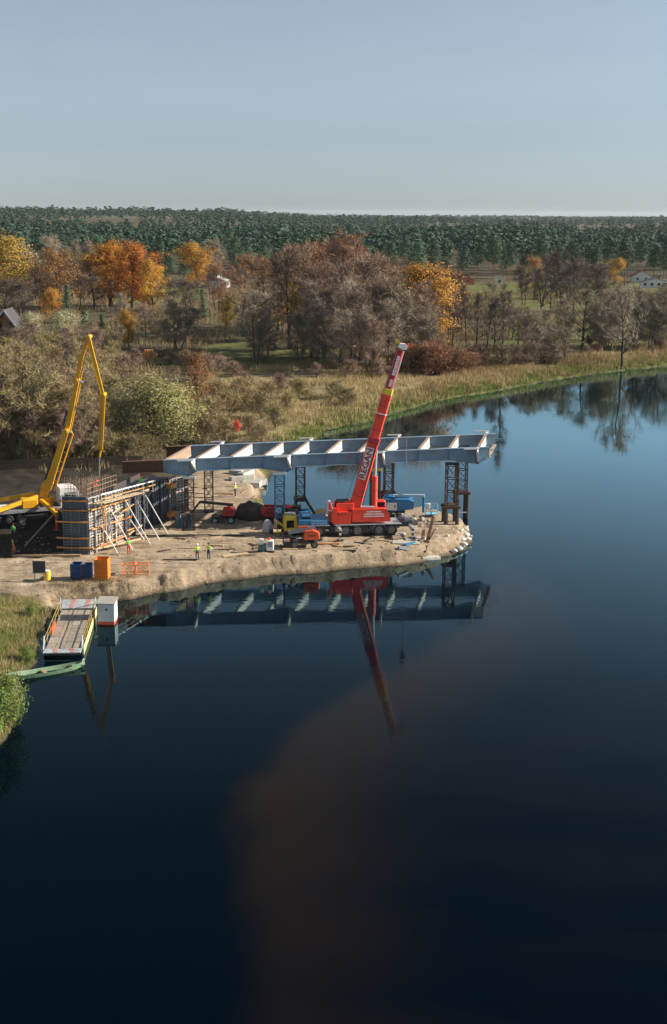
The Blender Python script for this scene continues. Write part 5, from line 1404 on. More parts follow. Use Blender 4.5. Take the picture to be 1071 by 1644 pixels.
for t_ in (0.2, 0.75): boom_sec(B1.lerp(B2, t_), B1.lerp(B2, t_ + 0.012), 0.86, 1.10, DRED, 'boom_seam')
# ------------------------------------------------------------------ concrete pump truck with its folded yellow boom
PY0 = 139.0
pb = V(78, 797, PY0)
PG = gz(pb.x, PY0)
pump = thing('concrete_pump_truck', 'yellow concrete pump truck with its jointed boom bent over the abutment', 'truck', (pb.x, PY0, PG), R_(22))
def pv(px, py, dy=0.0): return V(px, py, PY0 + dy)
def pseg(pts, w0, w1, name, mt=YEL, h=0.8, parent=pump):
    m = MB(); n = len(pts) - 1
    for k, (a, b) in enumerate(zip(pts[:-1], pts[1:])):
        wa = w0 + (w1 - w0) * k / n; wb = w0 + (w1 - w0) * (k + 1) / n
        d = (b - a).normalized(); sd = Vector((0, 1, 0)); u = sd.cross(d).normalized()
        vs = [a + sd * (x * wa * h) + u * (z * wa) for x, z in ((-.5, -.5), (.5, -.5), (.5, .5), (-.5, .5))] + [b + sd * (x * wb * h) + u * (z * wb) for x, z in ((-.5, -.5), (.5, -.5), (.5, .5), (-.5, .5))]
        m.hexa(vs)
    return m.build(name, mt, parent, True)
P0, P1, P2, P3, P4, P5, P6 = pv(76, 785), pv(106, 692), pv(123, 611), pv(131, 572), pv(143, 541), pv(167, 634), pv(163, 722)
MB().lathe([(1.0, 0), (1.0, 0.4), (0.62, 0.5), (0.5, 1.3), (0.66, 1.4), (0.66, 1.7)], (0, 0, pb.z - PG - 1.7), 16).build('turret', YEL, pump)
pseg([pv(71, 797), pv(74, 776), pv(84, 772)], 0.95, 0.75, 'boom_root', YEL)
s1 = pseg([P0, P0.lerp(P1, .5), P1], 0.86, 0.62, 'boom_section')
s2 = pseg([P1 + Vector((0, 0.55, 0)), P2 + Vector((0, 0.55, 0))], 0.56, 0.46, 'boom_section')
s3 = pseg([P2, P3, P4], 0.46, 0.40, 'boom_section')
s4 = pseg([P4 + Vector((0, -0.4, 0)), P5 + Vector((0, -0.4, 0))], 0.40, 0.30, 'boom_section')
s5 = pseg([P5, P6], 0.34, 0.27, 'boom_section')
for p, r in ((P1, 0.36), (P2, 0.30), (P4, 0.30), (P5, 0.26)):
    m = MB(); m.tube(p + Vector((0, -0.75, 0)), p + Vector((0, 0.85, 0)), r * 0.8, None, 12); m.build('boom_joint', YEL, pump, True)
def offp(p, q, o_): d = (q - p).normalized(); u = Vector((0, 1, 0)).cross(d).normalized(); return p + u * o_, q + u * o_
for a, b, o_, r in ((P0, P1, 0.85, 0.085), (P1, P2, 0.5, 0.075), (P2, P3, 0.42, 0.07), (P4, P5, 0.30, 0.07), (P5, P6, 0.32, 0.075)):
    x, y = offp(a, b, o_); MB().tube(x, y, r, None, 8).build('delivery_pipe', YEL, pump, True)
    m = MB()
    for k in range(1, 6): c = a.lerp(b, k / 6); c2 = x.lerp(y, k / 6); m.beam(c, c2, 0.07, 0.07)
    m.build('pipe_clamps', YEL2, pump, True)
for a, b, c in ((P0.lerp(P1, .12), P0.lerp(P1, .45), -0.55), (P1.lerp(P2, .1), P1.lerp(P2, .4), -0.4)):
    x, y = offp(a, b, c); MB().tube(x, y, 0.12, None, 8).build('boom_ram', DSTEEL, pump, True)
for a in (P1, P2): MB().beam(offp(a, a + Vector((.1, 0, .4)), 0.2)[0], offp(a, a + Vector((.1, 0, .4)), 0.75)[0], 0.18, 0.16).build('pipe_elbow', WHITE, pump, True)
m = MB(); m.path([P6, pv(161, 727), pv(160, 733)], 0.11, 8); m.build('pipe_bend', YEL, pump, True)
m = MB(); m.path([pv(160, 733), pv(159, 750, 0.4), pv(160, 768, 0.9)], 0.07, 8); m.build('delivery_hose', GREY, pump, True)
# lorry under the boom, in truck space (x along the lorry, cab at +x)
MB().bbox(-7.5, 3.2, -0.55, 0.55, 0.8, 1.2, 0.04).build('chassis', NAVY, pump)
MB().bbox(-7.2, 1.05, -1.2, 1.2, 1.22, 1.65, 0.05).build('platform', GREY, pump)
MB().bbox(-1.0, 1.0, -1.0, 1.0, 1.66, pb.z - PG - 1.6, 0.08).build('pedestal', DSTEEL, pump)
cabp = MB(); cabp.prism([(1.1, 1.0), (3.4, 1.0), (3.4, 2.2), (3.15, 3.5), (2.7, 3.75), (1.1, 3.75)], -1.22, 1.22)
cb_ = cabp.build('cab', WHITE, pump)
MB().bbox(1.6, 2.9, -1.235, -1.215, 2.3, 3.2, 0.005).build('side_window', GLASSD, cb_)
MB().hexa([(3.41, -1.0, 2.3), (3.41, 1.0, 2.3), (3.19, 1.0, 3.4), (3.19, -1.0, 3.4), (3.44, -1.0, 2.3), (3.44, 1.0, 2.3), (3.22, 1.0, 3.4), (3.22, -1.0, 3.4)]).build('windscreen', GLASSD, cb_)
tw_ = wheel_meshes(0.54, 0.34)
for x in (2.3, 0.6, -3.4, -4.7, -6.0):
    for sy in (-1, 1): add_wheel(tw_, pump, (x, sy * 1.05, 0.52))
MB().prism([(-8.6, 1.0), (-7.3, 1.0), (-7.3, 2.1), (-8.7, 2.2)], -0.9, 0.9).build('hopper', YEL, pump)
for a, b in (((56, 792, 0), (-12, 805, -1.0)), ((60, 797, -0.6), (-14, 824, -5.0)), ((66, 803, -0.8), (92, 826, -4.2))):
    p, q = pv(*a), pv(*b); m = MB(); m.beam(p, q, 0.34, 0.42); m.build('outrigger_arm', YEL, pump, True)
    e = q.lerp(p, 0.08) ; zz = gz(e.x, e.y)
    MB().beam((e.x, e.y, q.z), (e.x, e.y, zz + 0.1), 0.22, 0.22).build('outrigger_leg', ORANGE if a[0] == 66 else WHITE, pump, True)
    MB().bbox(e.x - 0.4, e.x + 0.4, e.y - 0.4, e.y + 0.4, zz - 0.02, zz + 0.09, 0.02).build('outrigger_pad', DSTEEL, pump, True)
MB().bbox(-3.2, -1.4, -1.25, 1.25, 1.66, 2.7, 0.1).build('water_tank', YEL, pump)
for k in range(4): MB().tube((-7.0, -0.7 + 0.45 * k, 1.8), (-3.4, -0.7 + 0.45 * k, 1.8), 0.16, None, 8).build('spare_pipe', WHITE if k % 2 else GREY, pump)

# ------------------------------------------------------------------ people
def person(px, py, label, top, legs, helm, rz=0.0, z=None, pose='stand', at=None):
    p = at if at is not None else ground_at(px, py)
    if z is not None: p = G(px, py, z)
    J = {'pel': ((0, 0, .95), .135), 'che': ((0, .01, 1.28), .155), 'nek': ((0, .01, 1.48), .062), 'hea': ((0, .02, 1.60), .095), 'top': ((0, .02, 1.70), .08)}
    for s, n in ((-1, 'l'), (1, 'r')):
        J['sh' + n] = ((s * .19, 0, 1.41), .07); J['el' + n] = ((s * .26, .0, 1.14), .052); J['wr' + n] = ((s * .25, .13, .94), .038)
        J['hi' + n] = ((s * .10, 0, .88), .10); J['kn' + n] = ((s * .12, .03, .48), .068); J['an' + n] = ((s * .13, 0, .07), .05); J['to' + n] = ((s * .15, .17, .045), .045)
    if pose == 'work':
        for s, n in ((-1, 'l'), (1, 'r')):
            J['el' + n] = ((s * .27, .16, 1.22), .052); J['wr' + n] = ((s * .16, .40, 1.18), .038)
    if pose == 'bend':
        for k, dy, dz in (('che', .26, -.10), ('nek', .42, -.14), ('hea', .52, -.14), ('top', .60, -.10), ('shl', .36, -.14), ('shr', .36, -.14)):
            (a, b, c), r = J[k]; J[k] = ((a, b + dy, c + dz), r)
        for s, n in ((-1, 'l'), (1, 'r')):
            J['el' + n] = ((s * .26, .50, .98), .052); J['wr' + n] = ((s * .2, .62, .72), .038)
    if pose == 'kneel':
        for s, n in ((-1, 'l'), (1, 'r')):
            J['kn' + n] = ((s * .14, .30 if s > 0 else .12, .45 if s > 0 else .10), .068); J['an' + n] = ((s * .14, .25 if s > 0 else -.3, .07), .05); J['to' + n] = ((s * .15, .40 if s > 0 else -.42, .045), .045)
        for k in ('pel', 'che', 'nek', 'hea', 'top', 'shl', 'shr', 'ell', 'elr', 'wrl', 'wrr', 'hil', 'hir'):
            (a, b, c), r = J[k]; J[k] = ((a, b + (.15 if c > 1.0 else 0), c - .42), r)
    E = [('pel', 'che'), ('che', 'nek'), ('nek', 'hea'), ('hea', 'top')]
    for n in 'lr': E += [('che', 'sh' + n), ('sh' + n, 'el' + n), ('el' + n, 'wr' + n), ('pel', 'hi' + n), ('hi' + n, 'kn' + n), ('kn' + n, 'an' + n), ('an' + n, 'to' + n)]
    ks = list(J); me = bpy.data.meshes.new('tmp'); me.from_pydata([J[k][0] for k in ks], [(ks.index(a), ks.index(b)) for a, b in E], [])
    o = bpy.data.objects.new('tmp', me); COL.objects.link(o)
    o.modifiers.new('s', 'SKIN'); sub = o.modifiers.new('d', 'SUBSURF'); sub.levels = sub.render_levels = 1
    for k, v in zip(ks, me.skin_vertices[0].data):
        v.radius = (J[k][1], J[k][1] * (0.72 if k in ('che', 'pel') else 1)); v.use_root = (k == 'pel')
    body = bpy.data.meshes.new_from_object(o.evaluated_get(bpy.context.evaluated_depsgraph_get()))
    bpy.data.objects.remove(o); bpy.data.meshes.remove(me)
    # hands, nose and ears added to the same mesh
    ex = MB()
    for n, s in (('l', -1), ('r', 1)):
        w, e = Vector(J['wr' + n][0]), Vector(J['el' + n][0]); d = (w - e).normalized(); sd = d.cross(Vector((0, 0, 1)) if abs(d.z) < .9 else Vector((0, 1, 0))).normalized()
        ex.beam(w - d * .02, w + d * .09, .075, .03)
        for k in range(4):
            b0 = w + d * .085 + sd * (k - 1.5) * .019; L = (.058, .07, .066, .05)[k]; mid = b0 + d * L * .55; ex.tube(b0, mid, .0085, .008, 5); ex.tube(mid, mid + (d * .8 + Vector((0, .5, -.2))).normalized() * L * .5, .008, .006, 5)
        ex.tube(w + d * .02 + sd * .03 * s, w + d * .06 + sd * .065 * s, .011, .008, 5)
    h = Vector(J['hea'][0]); ex.tube(h + Vector((0, .07, 0.02)), h + Vector((0, .115, -.02)), .012, .02, 5)
    for s in (-1, 1): ex.beam(h + Vector((s * .088, 0, -.03)), h + Vector((s * .095, -.005, .03)), .02, .035); ex.tube(h + Vector((s * .035, .085, .025)), h + Vector((s * .035, .098, .025)), .012, None, 5)
    nb = len(body.polygons)
    bm = bmesh.new(); bm.from_mesh(body)
    vv = [bm.verts.new(v) for v in ex.v]
    for f in ex.f:
        try: bm.faces.new([vv[i] for i in f])
        except ValueError: pass
    bmesh.ops.recalc_face_normals(bm, faces=bm.faces)
    bm.to_mesh(body); bm.free()
    for m_ in (SKIN, top, legs, BLACK): body.materials.append(m_)
    nk = Vector(J['nek'][0]); pel = Vector(J['pel'][0])
    for i, f in enumerate(body.polygons):
        c = Vector(f.center); f.use_smooth = True
        hz_ = min((c - Vector(J['wr' + n][0])).length for n in 'lr')
        if i >= nb or (c - h).length < .15 or hz_ < .07: f.material_index = 0
        elif c.z < 0.12: f.material_index = 3
        elif min((c - Vector(J[k + n][0])).length for k in ('kn', 'an', 'hi') for n in 'lr') < min((c - Vector(J[k][0])).length for k in ('che', 'nek', 'shl', 'shr', 'ell', 'elr')) or c.z < pel.z - .06: f.material_index = 2
        else: f.material_index = 1
    r = thing('person', label, 'person', tuple(p), rz, 'workers on the building site')
    place('body', body, r)
    m = MB(); m.lathe([(0.125, -0.02), (0.13, 0.0), (0.115, 0.07), (0.07, 0.125), (0.0, 0.14)], tuple(h + Vector((0, .005, .055))), 12); m.build('helmet', helm, r)
    return r
person(317, 899, 'worker in yellow green vest and dark trousers, the left of two on the sand', HIVIS, TROUS, WHITE, 0.4)
person(335, 898, 'worker in yellow green vest with bare dark hair, the right of two on the sand', HIVIS, TROUS, HAIR, -0.6, pose='work')
person(207, 890, 'worker in green vest and red trousers at the foot of the formwork', HIGREEN, TROUSR, HIORANGE, 0.5, pose='work')
person(378, 797, 'worker in pale yellow vest alone on the slope behind the bridge', HIVIS, TROUS, WHITE, 1.2)
person(22, 868, 'worker in bright green shirt in the shade beside the pump truck', HIGREEN, TROUS, HAIR, 2.8)
person(24, 887, 'worker in orange clothes bending down left of the timber kerb', HIORANGE, HIORANGE, YEL2, 1.8, pose='kneel')
zw = La(C0).z
def on_wall(x, y, dz):
    return ROOTM[abut.name] @ Vector((x, y, htop(x) + dz))
person(0, 0, 'worker in green shirt and orange helmet on the formwork walkway', HIGREEN, TROUS, HIORANGE, 0.3, at=on_wall(FL * 0.50, -1.0, -0.59), pose='work')
person(0, 0, 'worker in orange jacket guiding the pump hose above the abutment', HIORANGE, TROUS, ORANGE, -0.8, at=on_wall(2.6, 1.1, -0.28), pose='bend')

# ------------------------------------------------------------------ lifting platforms
def lift(px, py, label, body_m, L=2.9, rz=0.0, flip=1, boom='stack', s=1.0, rimm=RIM, basket=DSTEEL):
    p = ground_at(px, py)
    o = thing('boom_lift', label, 'lift', (p.x, p.y, p.z), rz); o.scale = (s * flip, s, s)
    w_ = wheel_meshes(0.40, 0.28, rimm)
    for x in (-0.36 * L, 0.36 * L):
        for y in (-0.85, 0.85): add_wheel(w_, o, (x, y, 0.39))
    MB().bbox(-0.42 * L, 0.42 * L, -0.62, 0.62, 0.42, 0.72, 0.05).build('chassis', DSTEEL, o)
    MB().tube((0.2, 0, 0.72), (0.2, 0, 0.92), 0.5, None, 14).build('slew_ring', DSTEEL, o)
    b = MB(); b.prism([(0.0, 0.93), (0.46 * L, 0.93), (0.50 * L, 1.15), (0.48 * L, 1.75), (0.30 * L, 1.98), (0.08, 1.85), (-0.05, 1.3)], -0.88, -0.25); bo = b.build('engine_cover', body_m, o)
    MB().prism([(0.0, 0.93), (0.46 * L, 0.93), (0.50 * L, 1.15), (0.48 * L, 1.7), (0.1, 1.6)], 0.25, 0.88).build('tank_cover', body_m, o)
    for k in range(3): MB().bbox(0.14 * L + 0.28 * k, 0.14 * L + 0.28 * k + 0.2, -0.895, -0.878, 1.3, 1.5, 0.005).build('cover_vent', DSTEEL, bo)
    MB().bbox(0.42 * L, 0.56 * L, -0.7, 0.7, 0.95, 1.55, 0.06).build('counterweight', body_m, o)
    if boom == 'stack':
        MB().beam((0.42 * L, 0, 1.95), (-0.58 * L, 0, 1.55), 0.26, 0.28).build('lower_boom', GREY, o)
        MB().beam((-0.58 * L, 0, 1.62), (0.36 * L, 0, 2.22), 0.24, 0.26).build('upper_boom', GREY, o)
        MB().beam((-0.2 * L, -0.02, 2.12), (0.12 * L, -0.02, 2.28), 0.3, 0.16).build('boom_cover', body_m, o)
        MB().beam((-0.55 * L, 0, 1.5), (-0.5 * L, 0, 0.9), 0.2, 0.2).build('jib', DSTEEL, o)
        bx, bz = -0.62 * L, 0.35
    elif boom == 'long':
        MB().beam((0.46 * L, 0, 2.05), (-1.0 * L, 0, 2.45), 0.28, 0.3).build('lower_boom', DSTEEL, o)
        MB().beam((-1.0 * L, 0, 2.5), (-1.55 * L, 0, 0.7), 0.2, 0.22).build('upper_boom', DSTEEL, o)
        bx, bz = -1.6 * L, 0.1
    else:
        MB().beam((0.46 * L, 0, 2.02), (-0.75 * L, 0, 1.72), 0.3, 0.3).build('lower_boom', body_m, o)
        MB().beam((-0.7 * L, 0, 1.9), (-0.95 * L, 0, 0.9), 0.18, 0.18).build('jib', DSTEEL, o)
        bx, bz = -1.1 * L, 0.25
    m = MB()
    for x in (bx - 0.4, bx + 0.4):
        for y in (-0.8, 0.8): m.tube((x, y, bz), (x, y, bz + 1.1), 0.03, None, 5)
    for z in (0.55, 1.1):
        m.path([(bx - .4, -.8, bz + z), (bx + .4, -.8, bz + z), (bx + .4, .8, bz + z), (bx - .4, .8, bz + z), (bx - .4, -.8, bz + z)], 0.03, 5)
    m.box(bx - .43, bx + .43, -.83, .83, bz - 0.06, bz); m.build('basket', basket, o)
    return o
lift(488, 877, 'orange red boom lift with folded grey arm in front of the crane', ORANGE, 3.0, 0.08, 1, 'stack')
lift(358, 838, 'red boom lift with pale blue wheels in the shade under the bridge', mat('lift_red', (0.42, 0.012, 0.02), 0.4), 2.6, 0.05, 1, 'long', 1.0, mat('pale_blue_rim', (0.22, 0.40, 0.52), 0.5))
lift(440, 838, 'dark red boom lift parked behind the blue topped tower', mat('lift_deep_red', (0.30, 0.012, 0.015), 0.45), 2.6, 0.3, -1, 'short', 1.0)

# the blue boom lift behind the crane
pbz = ground_at(648, 828); BY = pbz.y
bl = thing('boom_lift', 'large blue boom lift with a long overhead boom at the back of the spit', 'lift', tuple(pbz))
SB = pxm(BY)
bxp = lambda px: (px - 648) * SB
bzp = lambda py: (828 - py) * SB / 0.97
wb = wheel_meshes(0.52, 0.36)
for px in (622, 641):
    for y in (-1.0, 1.0): add_wheel(wb, bl, (bxp(px), y, 0.5))
MB().bbox(bxp(612), bxp(650), -0.8, 0.8, 0.55, 0.95, 0.05).build('chassis', BLUE, bl)
bb = MB(); bb.prism([(bxp(614), 0.96), (bxp(640), 0.96), (bxp(662), 1.15), (bxp(663), 2.05), (bxp(655), 2.3), (bxp(617), 2.35), (bxp(613), 1.8)], -1.15, 1.15); bbo = bb.build('turret_body', BLUE, bl)
MB().bbox(bxp(619), bxp(636), -1.175, -1.152, 1.02, 1.95, 0.005).build('white_panel', WHITE, bbo)
MB().bbox(bxp(631.5), bxp(634), -1.19, -1.178, 1.35, 1.65, 0.004).build('panel_mark', mat('panel_mark_grey', (0.2, 0.12, 0.16), 0.6), bbo)
for k in range(3): MB().bbox(bxp(638), bxp(658), -1.19, -1.152, 1.25 + 0.28 * k, 1.40 + 0.28 * k, 0.01).build('body_rib', mat('rib_blue', (0.05, 0.24, 0.44), 0.45), bbo)
MB().bbox(bxp(617), bxp(632), -0.6, 0.6, 2.36, 2.62, 0.08).build('boom_heel', BLUE, bl)
MB().bbox(bxp(630), bxp(681), -0.2, 0.2, bzp(797), bzp(793), 0.03).build('main_boom', mat('boom_pale', (0.30, 0.42, 0.50), 0.45), bl)
MB().bbox(bxp(677.5), bxp(681), -0.18, 0.18, 0.5, bzp(797) - 0.01, 0.03).build('jib', BLUE, bl)
m = MB(); x0, x1 = bxp(683), bxp(702)
for x in (x0, (x0 + x1) / 2, x1):
    for y in (-0.5, 0.5): m.tube((x, y, 0.4), (x, y, 1.5), 0.035, None, 5)
for z in (0.75, 1.1, 1.5): m.path([(x0, -.5, z), (x1, -.5, z), (x1, .5, z), (x0, .5, z), (x0, -.5, z)], 0.035, 5)
m.box(x0 - .03, x1 + .03, -.53, .53, 0.33, 0.40); m.build('basket', mat('basket_light_blue', (0.22, 0.48, 0.66), 0.5), bl)
MB().bbox(x0, x0 + 0.5, -0.54, -0.35, 1.0, 1.75, 0.08).build('control_box', WHITE, bl)

# ------------------------------------------------------------------ yellow mini excavator
p = ground_at(466, 858); ex = thing('mini_excavator', 'small yellow excavator with dark cab window between two lifts', 'excavator', tuple(p), 0.1)
for y in (-0.62, 0.62):
    m = MB(); m.prism([(-0.9, 0.08), (-0.75, 0.0), (0.75, 0.0), (0.9, 0.08), (1.0, 0.27), (0.85, 0.5), (-0.85, 0.5), (-1.0, 0.27)], y - 0.2, y + 0.2); m.build('track', BLACK, ex)
MB().bbox(-0.7, 0.7, -0.4, 0.4, 0.25, 0.6, 0.05).build('undercarriage', DSTEEL, ex)
cbx = MB(); cbx.prism([(-0.72, 0.65), (0.7, 0.65), (0.78, 1.2), (0.62, 2.35), (-0.6, 2.4), (-0.78, 1.6)], -0.85, 0.75); cex = cbx.build('cab', YEL2, ex)
MB().prism([(-0.50, 1.0), (0.38, 1.0), (0.36, 1.85), (-0.46, 1.85)], -0.866, -0.852).build('side_window', GLASSD, cex)
MB().bbox(-0.52, 0.5, -0.7, 0.6, 2.41, 2.47, 0.02).build('roof_hatch', GREY, cex)
MB().bbox(0.72, 1.25, -0.8, 0.75, 0.65, 1.35, 0.1).build('counterweight', YEL2, ex)
m = MB(); m.beam((-0.7, 0.2, 0.95), (-1.5, 0.2, 1.5), 0.22, 0.26); m.build('boom', YEL2, ex)
m = MB(); m.beam((-1.5, 0.2, 1.5), (-2.1, 0.2, 0.5), 0.16, 0.2); m.build('stick', GREY, ex)
m = MB(); m.prism([(-2.35, 0.1), (-1.95, 0.05), (-1.9, 0.55), (-2.15, 0.6)], -0.1, 0.5); m.build('bucket', DSTEEL, ex)
m = MB(); m.bbox(-1.5, -1.42, -0.8, 0.8, 0.1, 0.45, 0.02); m.beam((-0.9, 0, 0.3), (-1.42, 0, 0.3), 0.3, 0.1); m.build('dozer_blade', YEL2, ex)

# ------------------------------------------------------------------ containers, drums and small things in front of the wall
def crate(px, py, label, wpx, hpx, mt, dep, nr, name='skip_container', cat='container', legs=True):
    p = ground_at(px, py); s = pxm(p.y); w, h = wpx * s, hpx * s / 0.96
    o = thing(name, label, cat, tuple(p), -0.04)
    m = MB(); t = 0.05
    m.box(-w / 2, w / 2, -dep / 2, -dep / 2 + t, 0.12, h); m.box(-w / 2, w / 2, dep / 2 - t, dep / 2, 0.12, h); m.box(-w / 2, -w / 2 + t, -dep / 2 + t, dep / 2 - t, 0.12, h); m.box(w / 2 - t, w / 2, -dep / 2 + t, dep / 2 - t, 0.12, h); m.box(-w / 2 + t, w / 2 - t, -dep / 2 + t, dep / 2 - t, 0.12, 0.2)
    m.build('shell', mt, o)
    for k in range(nr):
        z = 0.16 + (h - 0.2) * k / nr; MB().box(-w / 2 - 0.03, w / 2 + 0.03, -dep / 2 - 0.06, -dep / 2 - 0.002, z, z + (h - 0.2) / nr * 0.45).build('rib', mt, o)
    for x in (-w / 2 - 0.035, w / 2 - 0.045): MB().bbox(x, x + 0.08, -dep / 2 - 0.08, -dep / 2 - 0.061, 0.1, h + 0.03, 0.005).build('corner_post', mt, o)
    for x in (-w / 2 + 0.1, w / 2 - 0.25): MB().box(x, x + 0.15, -dep / 2, dep / 2, -0.05, 0.118).build('skid', DSTEEL, o)
    return o
crate(165, 929, 'tall open orange container with ribbed side on the sand', 21, 33, mat('container_orange', (0.68, 0.19, 0.015), 0.5, 0, 0.15, 2, dirt=(0.35, 0.15, 0.04), dirt_amt=0.2), 1.3, 7)
crate(124, 929, 'dark blue ribbed container, the left of two beside the orange one', 16, 25, DBLUE, 1.1, 6)
crate(142, 928, 'dark blue ribbed container next to the orange one', 13, 23, DBLUE, 1.0, 6)
for px, py, n in ((124, 929, 5), (142, 928, 4)):
    pass
p = ground_at(76, 931); o = thing('drum', 'yellow steel drum on the sand left of the blue containers', 'drum', tuple(p))
m = MB(); m.lathe([(0.33, 0), (0.35, 0.02), (0.35, 0.3), (0.37, 0.32), (0.35, 0.34), (0.35, 0.62), (0.37, 0.64), (0.35, 0.66), (0.35, 0.93), (0.36, 0.96)], n=16); m.build('barrel', YEL2, o)
MB().lathe([(0.32, 0.962), (0.32, 0.972)], n=14).build('lid', WHITE, o)
p = ground_at(64, 933); o = thing('notice_board', 'dark notice board on two posts left of the yellow drum', 'board', tuple(p))
for x in (-0.45, 0.45): MB().box(x - 0.05, x + 0.05, -0.05, 0.05, -0.2, 1.95).build('post', WOOD, o)
MB().bbox(-0.62, 0.62, -0.11, -0.055, 0.85, 2.1, 0.01).build('panel', mat('dark_panel', (0.03, 0.032, 0.045), 0.5), o)
MB().bbox(-0.66, 0.66, -0.13, -0.112, 2.04, 2.12, 0.005).build('frame', GREY, o)
MB().bbox(-0.66, 0.66, -0.13, -0.112, 0.83, 0.90, 0.005).build('frame', GREY, o)
# orange tubular frames
for i, (px, lab) in enumerate(((207, 'orange tubular steel cage on the sand, the left of two'), (229, 'orange tubular steel cage on the sand, the right of two'))):
    p = ground_at(px, 921); o = thing('guard_cage', lab, 'cage', tuple(p), 0.12)
    w, d, h = 1.25, 0.9, 1.05; me = None
    FO = mat('frame_orange', (0.75, 0.22, 0.05), 0.55, 0, 0.15, 3)
    for x in (-w / 2, w / 2):
        for y in (-d / 2, d / 2): MB().tube((x, y, -0.05), (x, y, h), 0.05, None, 6).build('upright', FO, o)
        MB().tube((x, -d / 2, h), (x, d / 2, h), 0.045, None, 6).build('top_rail', FO, o)
    for y in (-d / 2, d / 2):
        MB().tube((-w / 2, y, h), (w / 2, y, h), 0.045, None, 6).build('top_rail', FO, o); MB().tube((-w / 2, y, 0.08), (w / 2, y, 0.08), 0.045, None, 6).build('bottom_rail', FO, o)
        MB().tube((-w / 2, y, 0.1), (w / 2, y, h - 0.03), 0.035, None, 5).build('brace', FO, o); MB().tube((w / 2, y, 0.1), (-w / 2, y, h - 0.03), 0.035, None, 5).build('brace', FO, o)
# gas cylinders
for i, (px, dz) in enumerate(((287, 0), (293, 0), (300, 0), (307, 0))):
    p = ground_at(px, 846 + (i % 2)); o = thing('gas_cylinder', ['first', 'second', 'third', 'fourth'][i] + ' blue gas cylinder from the left beside the formwork', 'cylinder', tuple(p), 0, 'gas cylinders')
    MB().lathe([(0.15, -0.03), (0.16, 0.03), (0.16, 1.25), (0.12, 1.4), (0.05, 1.45), (0.05, 1.5)], n=12).build('bottle', BLUE, o); MB().tube((0, 0, 1.50), (0, 0, 1.62), 0.07, None, 8).build('valve_cap', SILVER, o)
# wrapped pallet
p = ground_at(429, 855); o = thing('wrapped_pallet', 'tall goods pallet wrapped in grey sheeting by the dark mound', 'pallet', tuple(p))
m = MB()
vs = [];
for k, (r, z) in enumerate(((0.62, 0.14), (0.56, 0.6), (0.50, 1.0), (0.36, 1.35), (0.12, 1.52))):
    for j in range(10): a = 2 * math.pi * j / 10; q = r * (1 + 0.12 * math.sin(3 * a + k) + 0.07 * math.cos(5 * a)); vs.append((q * math.cos(a), q * 0.8 * math.sin(a), z))
m.add(vs, [(k * 10 + j, k * 10 + (j + 1) % 10, (k + 1) * 10 + (j + 1) % 10, (k + 1) * 10 + j) for k in range(4) for j in range(10)] + [tuple(40 + j for j in range(10)), tuple(j for j in range(10))[::-1]])
m.build('sheeting', mat('grey_sheeting', (0.42, 0.42, 0.44), 0.5, 0, 0.2, 3), o, smooth=False)
for y in (-0.4, 0.0, 0.4): MB().box(-0.6, 0.6, y - 0.06, y + 0.06, 0, 0.13).build('pallet_runner', WOOD, o)
# control cabinet with frame
p = ground_at(428, 885); o = thing('power_cabinet', 'white power cabinet with side tank on a low frame at the sand edge', 'cabinet', tuple(p))
MB().bbox(0.0, 0.75, -0.4, 0.4, 0.15, 1.25, 0.04).build('cabinet', WHITE, o); MB().bbox(0.1, 0.65, -0.42, -0.402, 0.55, 1.1, 0.01).build('cabinet_door', GREY, o)
MB().bbox(-0.85, -0.06, -0.4, 0.4, 0.15, 0.75, 0.05).build('tank', mat('tank_green', (0.06, 0.13, 0.12), 0.5), o)
MB().box(-0.95, 0.85, -0.45, 0.45, 0.0, 0.14).build('skid', DSTEEL, o); MB().tube((0.3, 0, 1.25), (0.3, 0, 1.5), 0.16, None, 8).build('red_cap', ORANGE, o)
MB().bbox(-0.8, -0.35, -0.2, 0.2, 0.76, 1.4, 0.03).build('junction_box', WHITE, o)
# blue tool chest and boxes behind the crane nose
for px, py, w, h, mt, lab in ((489, 838, 1.5, 0.8, BLUE, 'blue tool chest with open lid behind the crane nose'), (517, 836, 1.3, 0.7, WOODL, 'pale wooden box behind the crane nose')):
    p = ground_at(px, py); o = thing('tool_chest', lab, 'chest', tuple(p), 0.2)
    MB().bbox(-w / 2, w / 2, -0.4, 0.4, 0.0, h, 0.03).build('case', mt, o)
    m = MB(); m.hexa([(-w / 2, .38, h + 0.01), (w / 2, .38, h + 0.01), (w / 2, .44, h + 0.03), (-w / 2, .44, h + 0.03), (-w / 2, .62, h + .6), (w / 2, .62, h + .6), (w / 2, .68, h + .6), (-w / 2, .68, h + .6)]); m.build('lid', mt, o)
p = ground_at(470, 834); o = thing('generator', 'dark generator box with pale louvres behind the yellow excavator', 'generator', tuple(p))
MB().bbox(-1.3, 1.0, -0.6, 0.6, 0.1, 1.7, 0.05).build('housing', DSTEEL, o); MB().box(-1.2, 0.9, -0.5, 0.5, -0.05, 0.098).build('skid', RUSTM, o)
for k in range(2): MB().box(-0.5, 0.5, -0.63, -0.602, 1.05 + 0.25 * k, 1.15 + 0.25 * k).build('louvre', mat('louvre_blue_grey', (0.4, 0.5, 0.58), .5), o)
# dark mound of spoil
p = ground_at(404, 831); m = MB(); m.blob((-0.3, 0, 0.0), (2.1, 1.7, 1.75), 3, 3, 0.3); m.blob((1.6, 0.3, -0.2), (1.5, 1.2, 1.3), 7, 3, 0.3); m.blob((-1.9, -0.2, -0.2), (1.1, 1.0, 0.9), 12, 3, 0.3)
o = m.build('spoil_heap', EARTHD, None, smooth=True); o.location = p; tag(o, 'dark heap of excavated soil under the bridge', 'heap')
p = ground_at(640, 845)
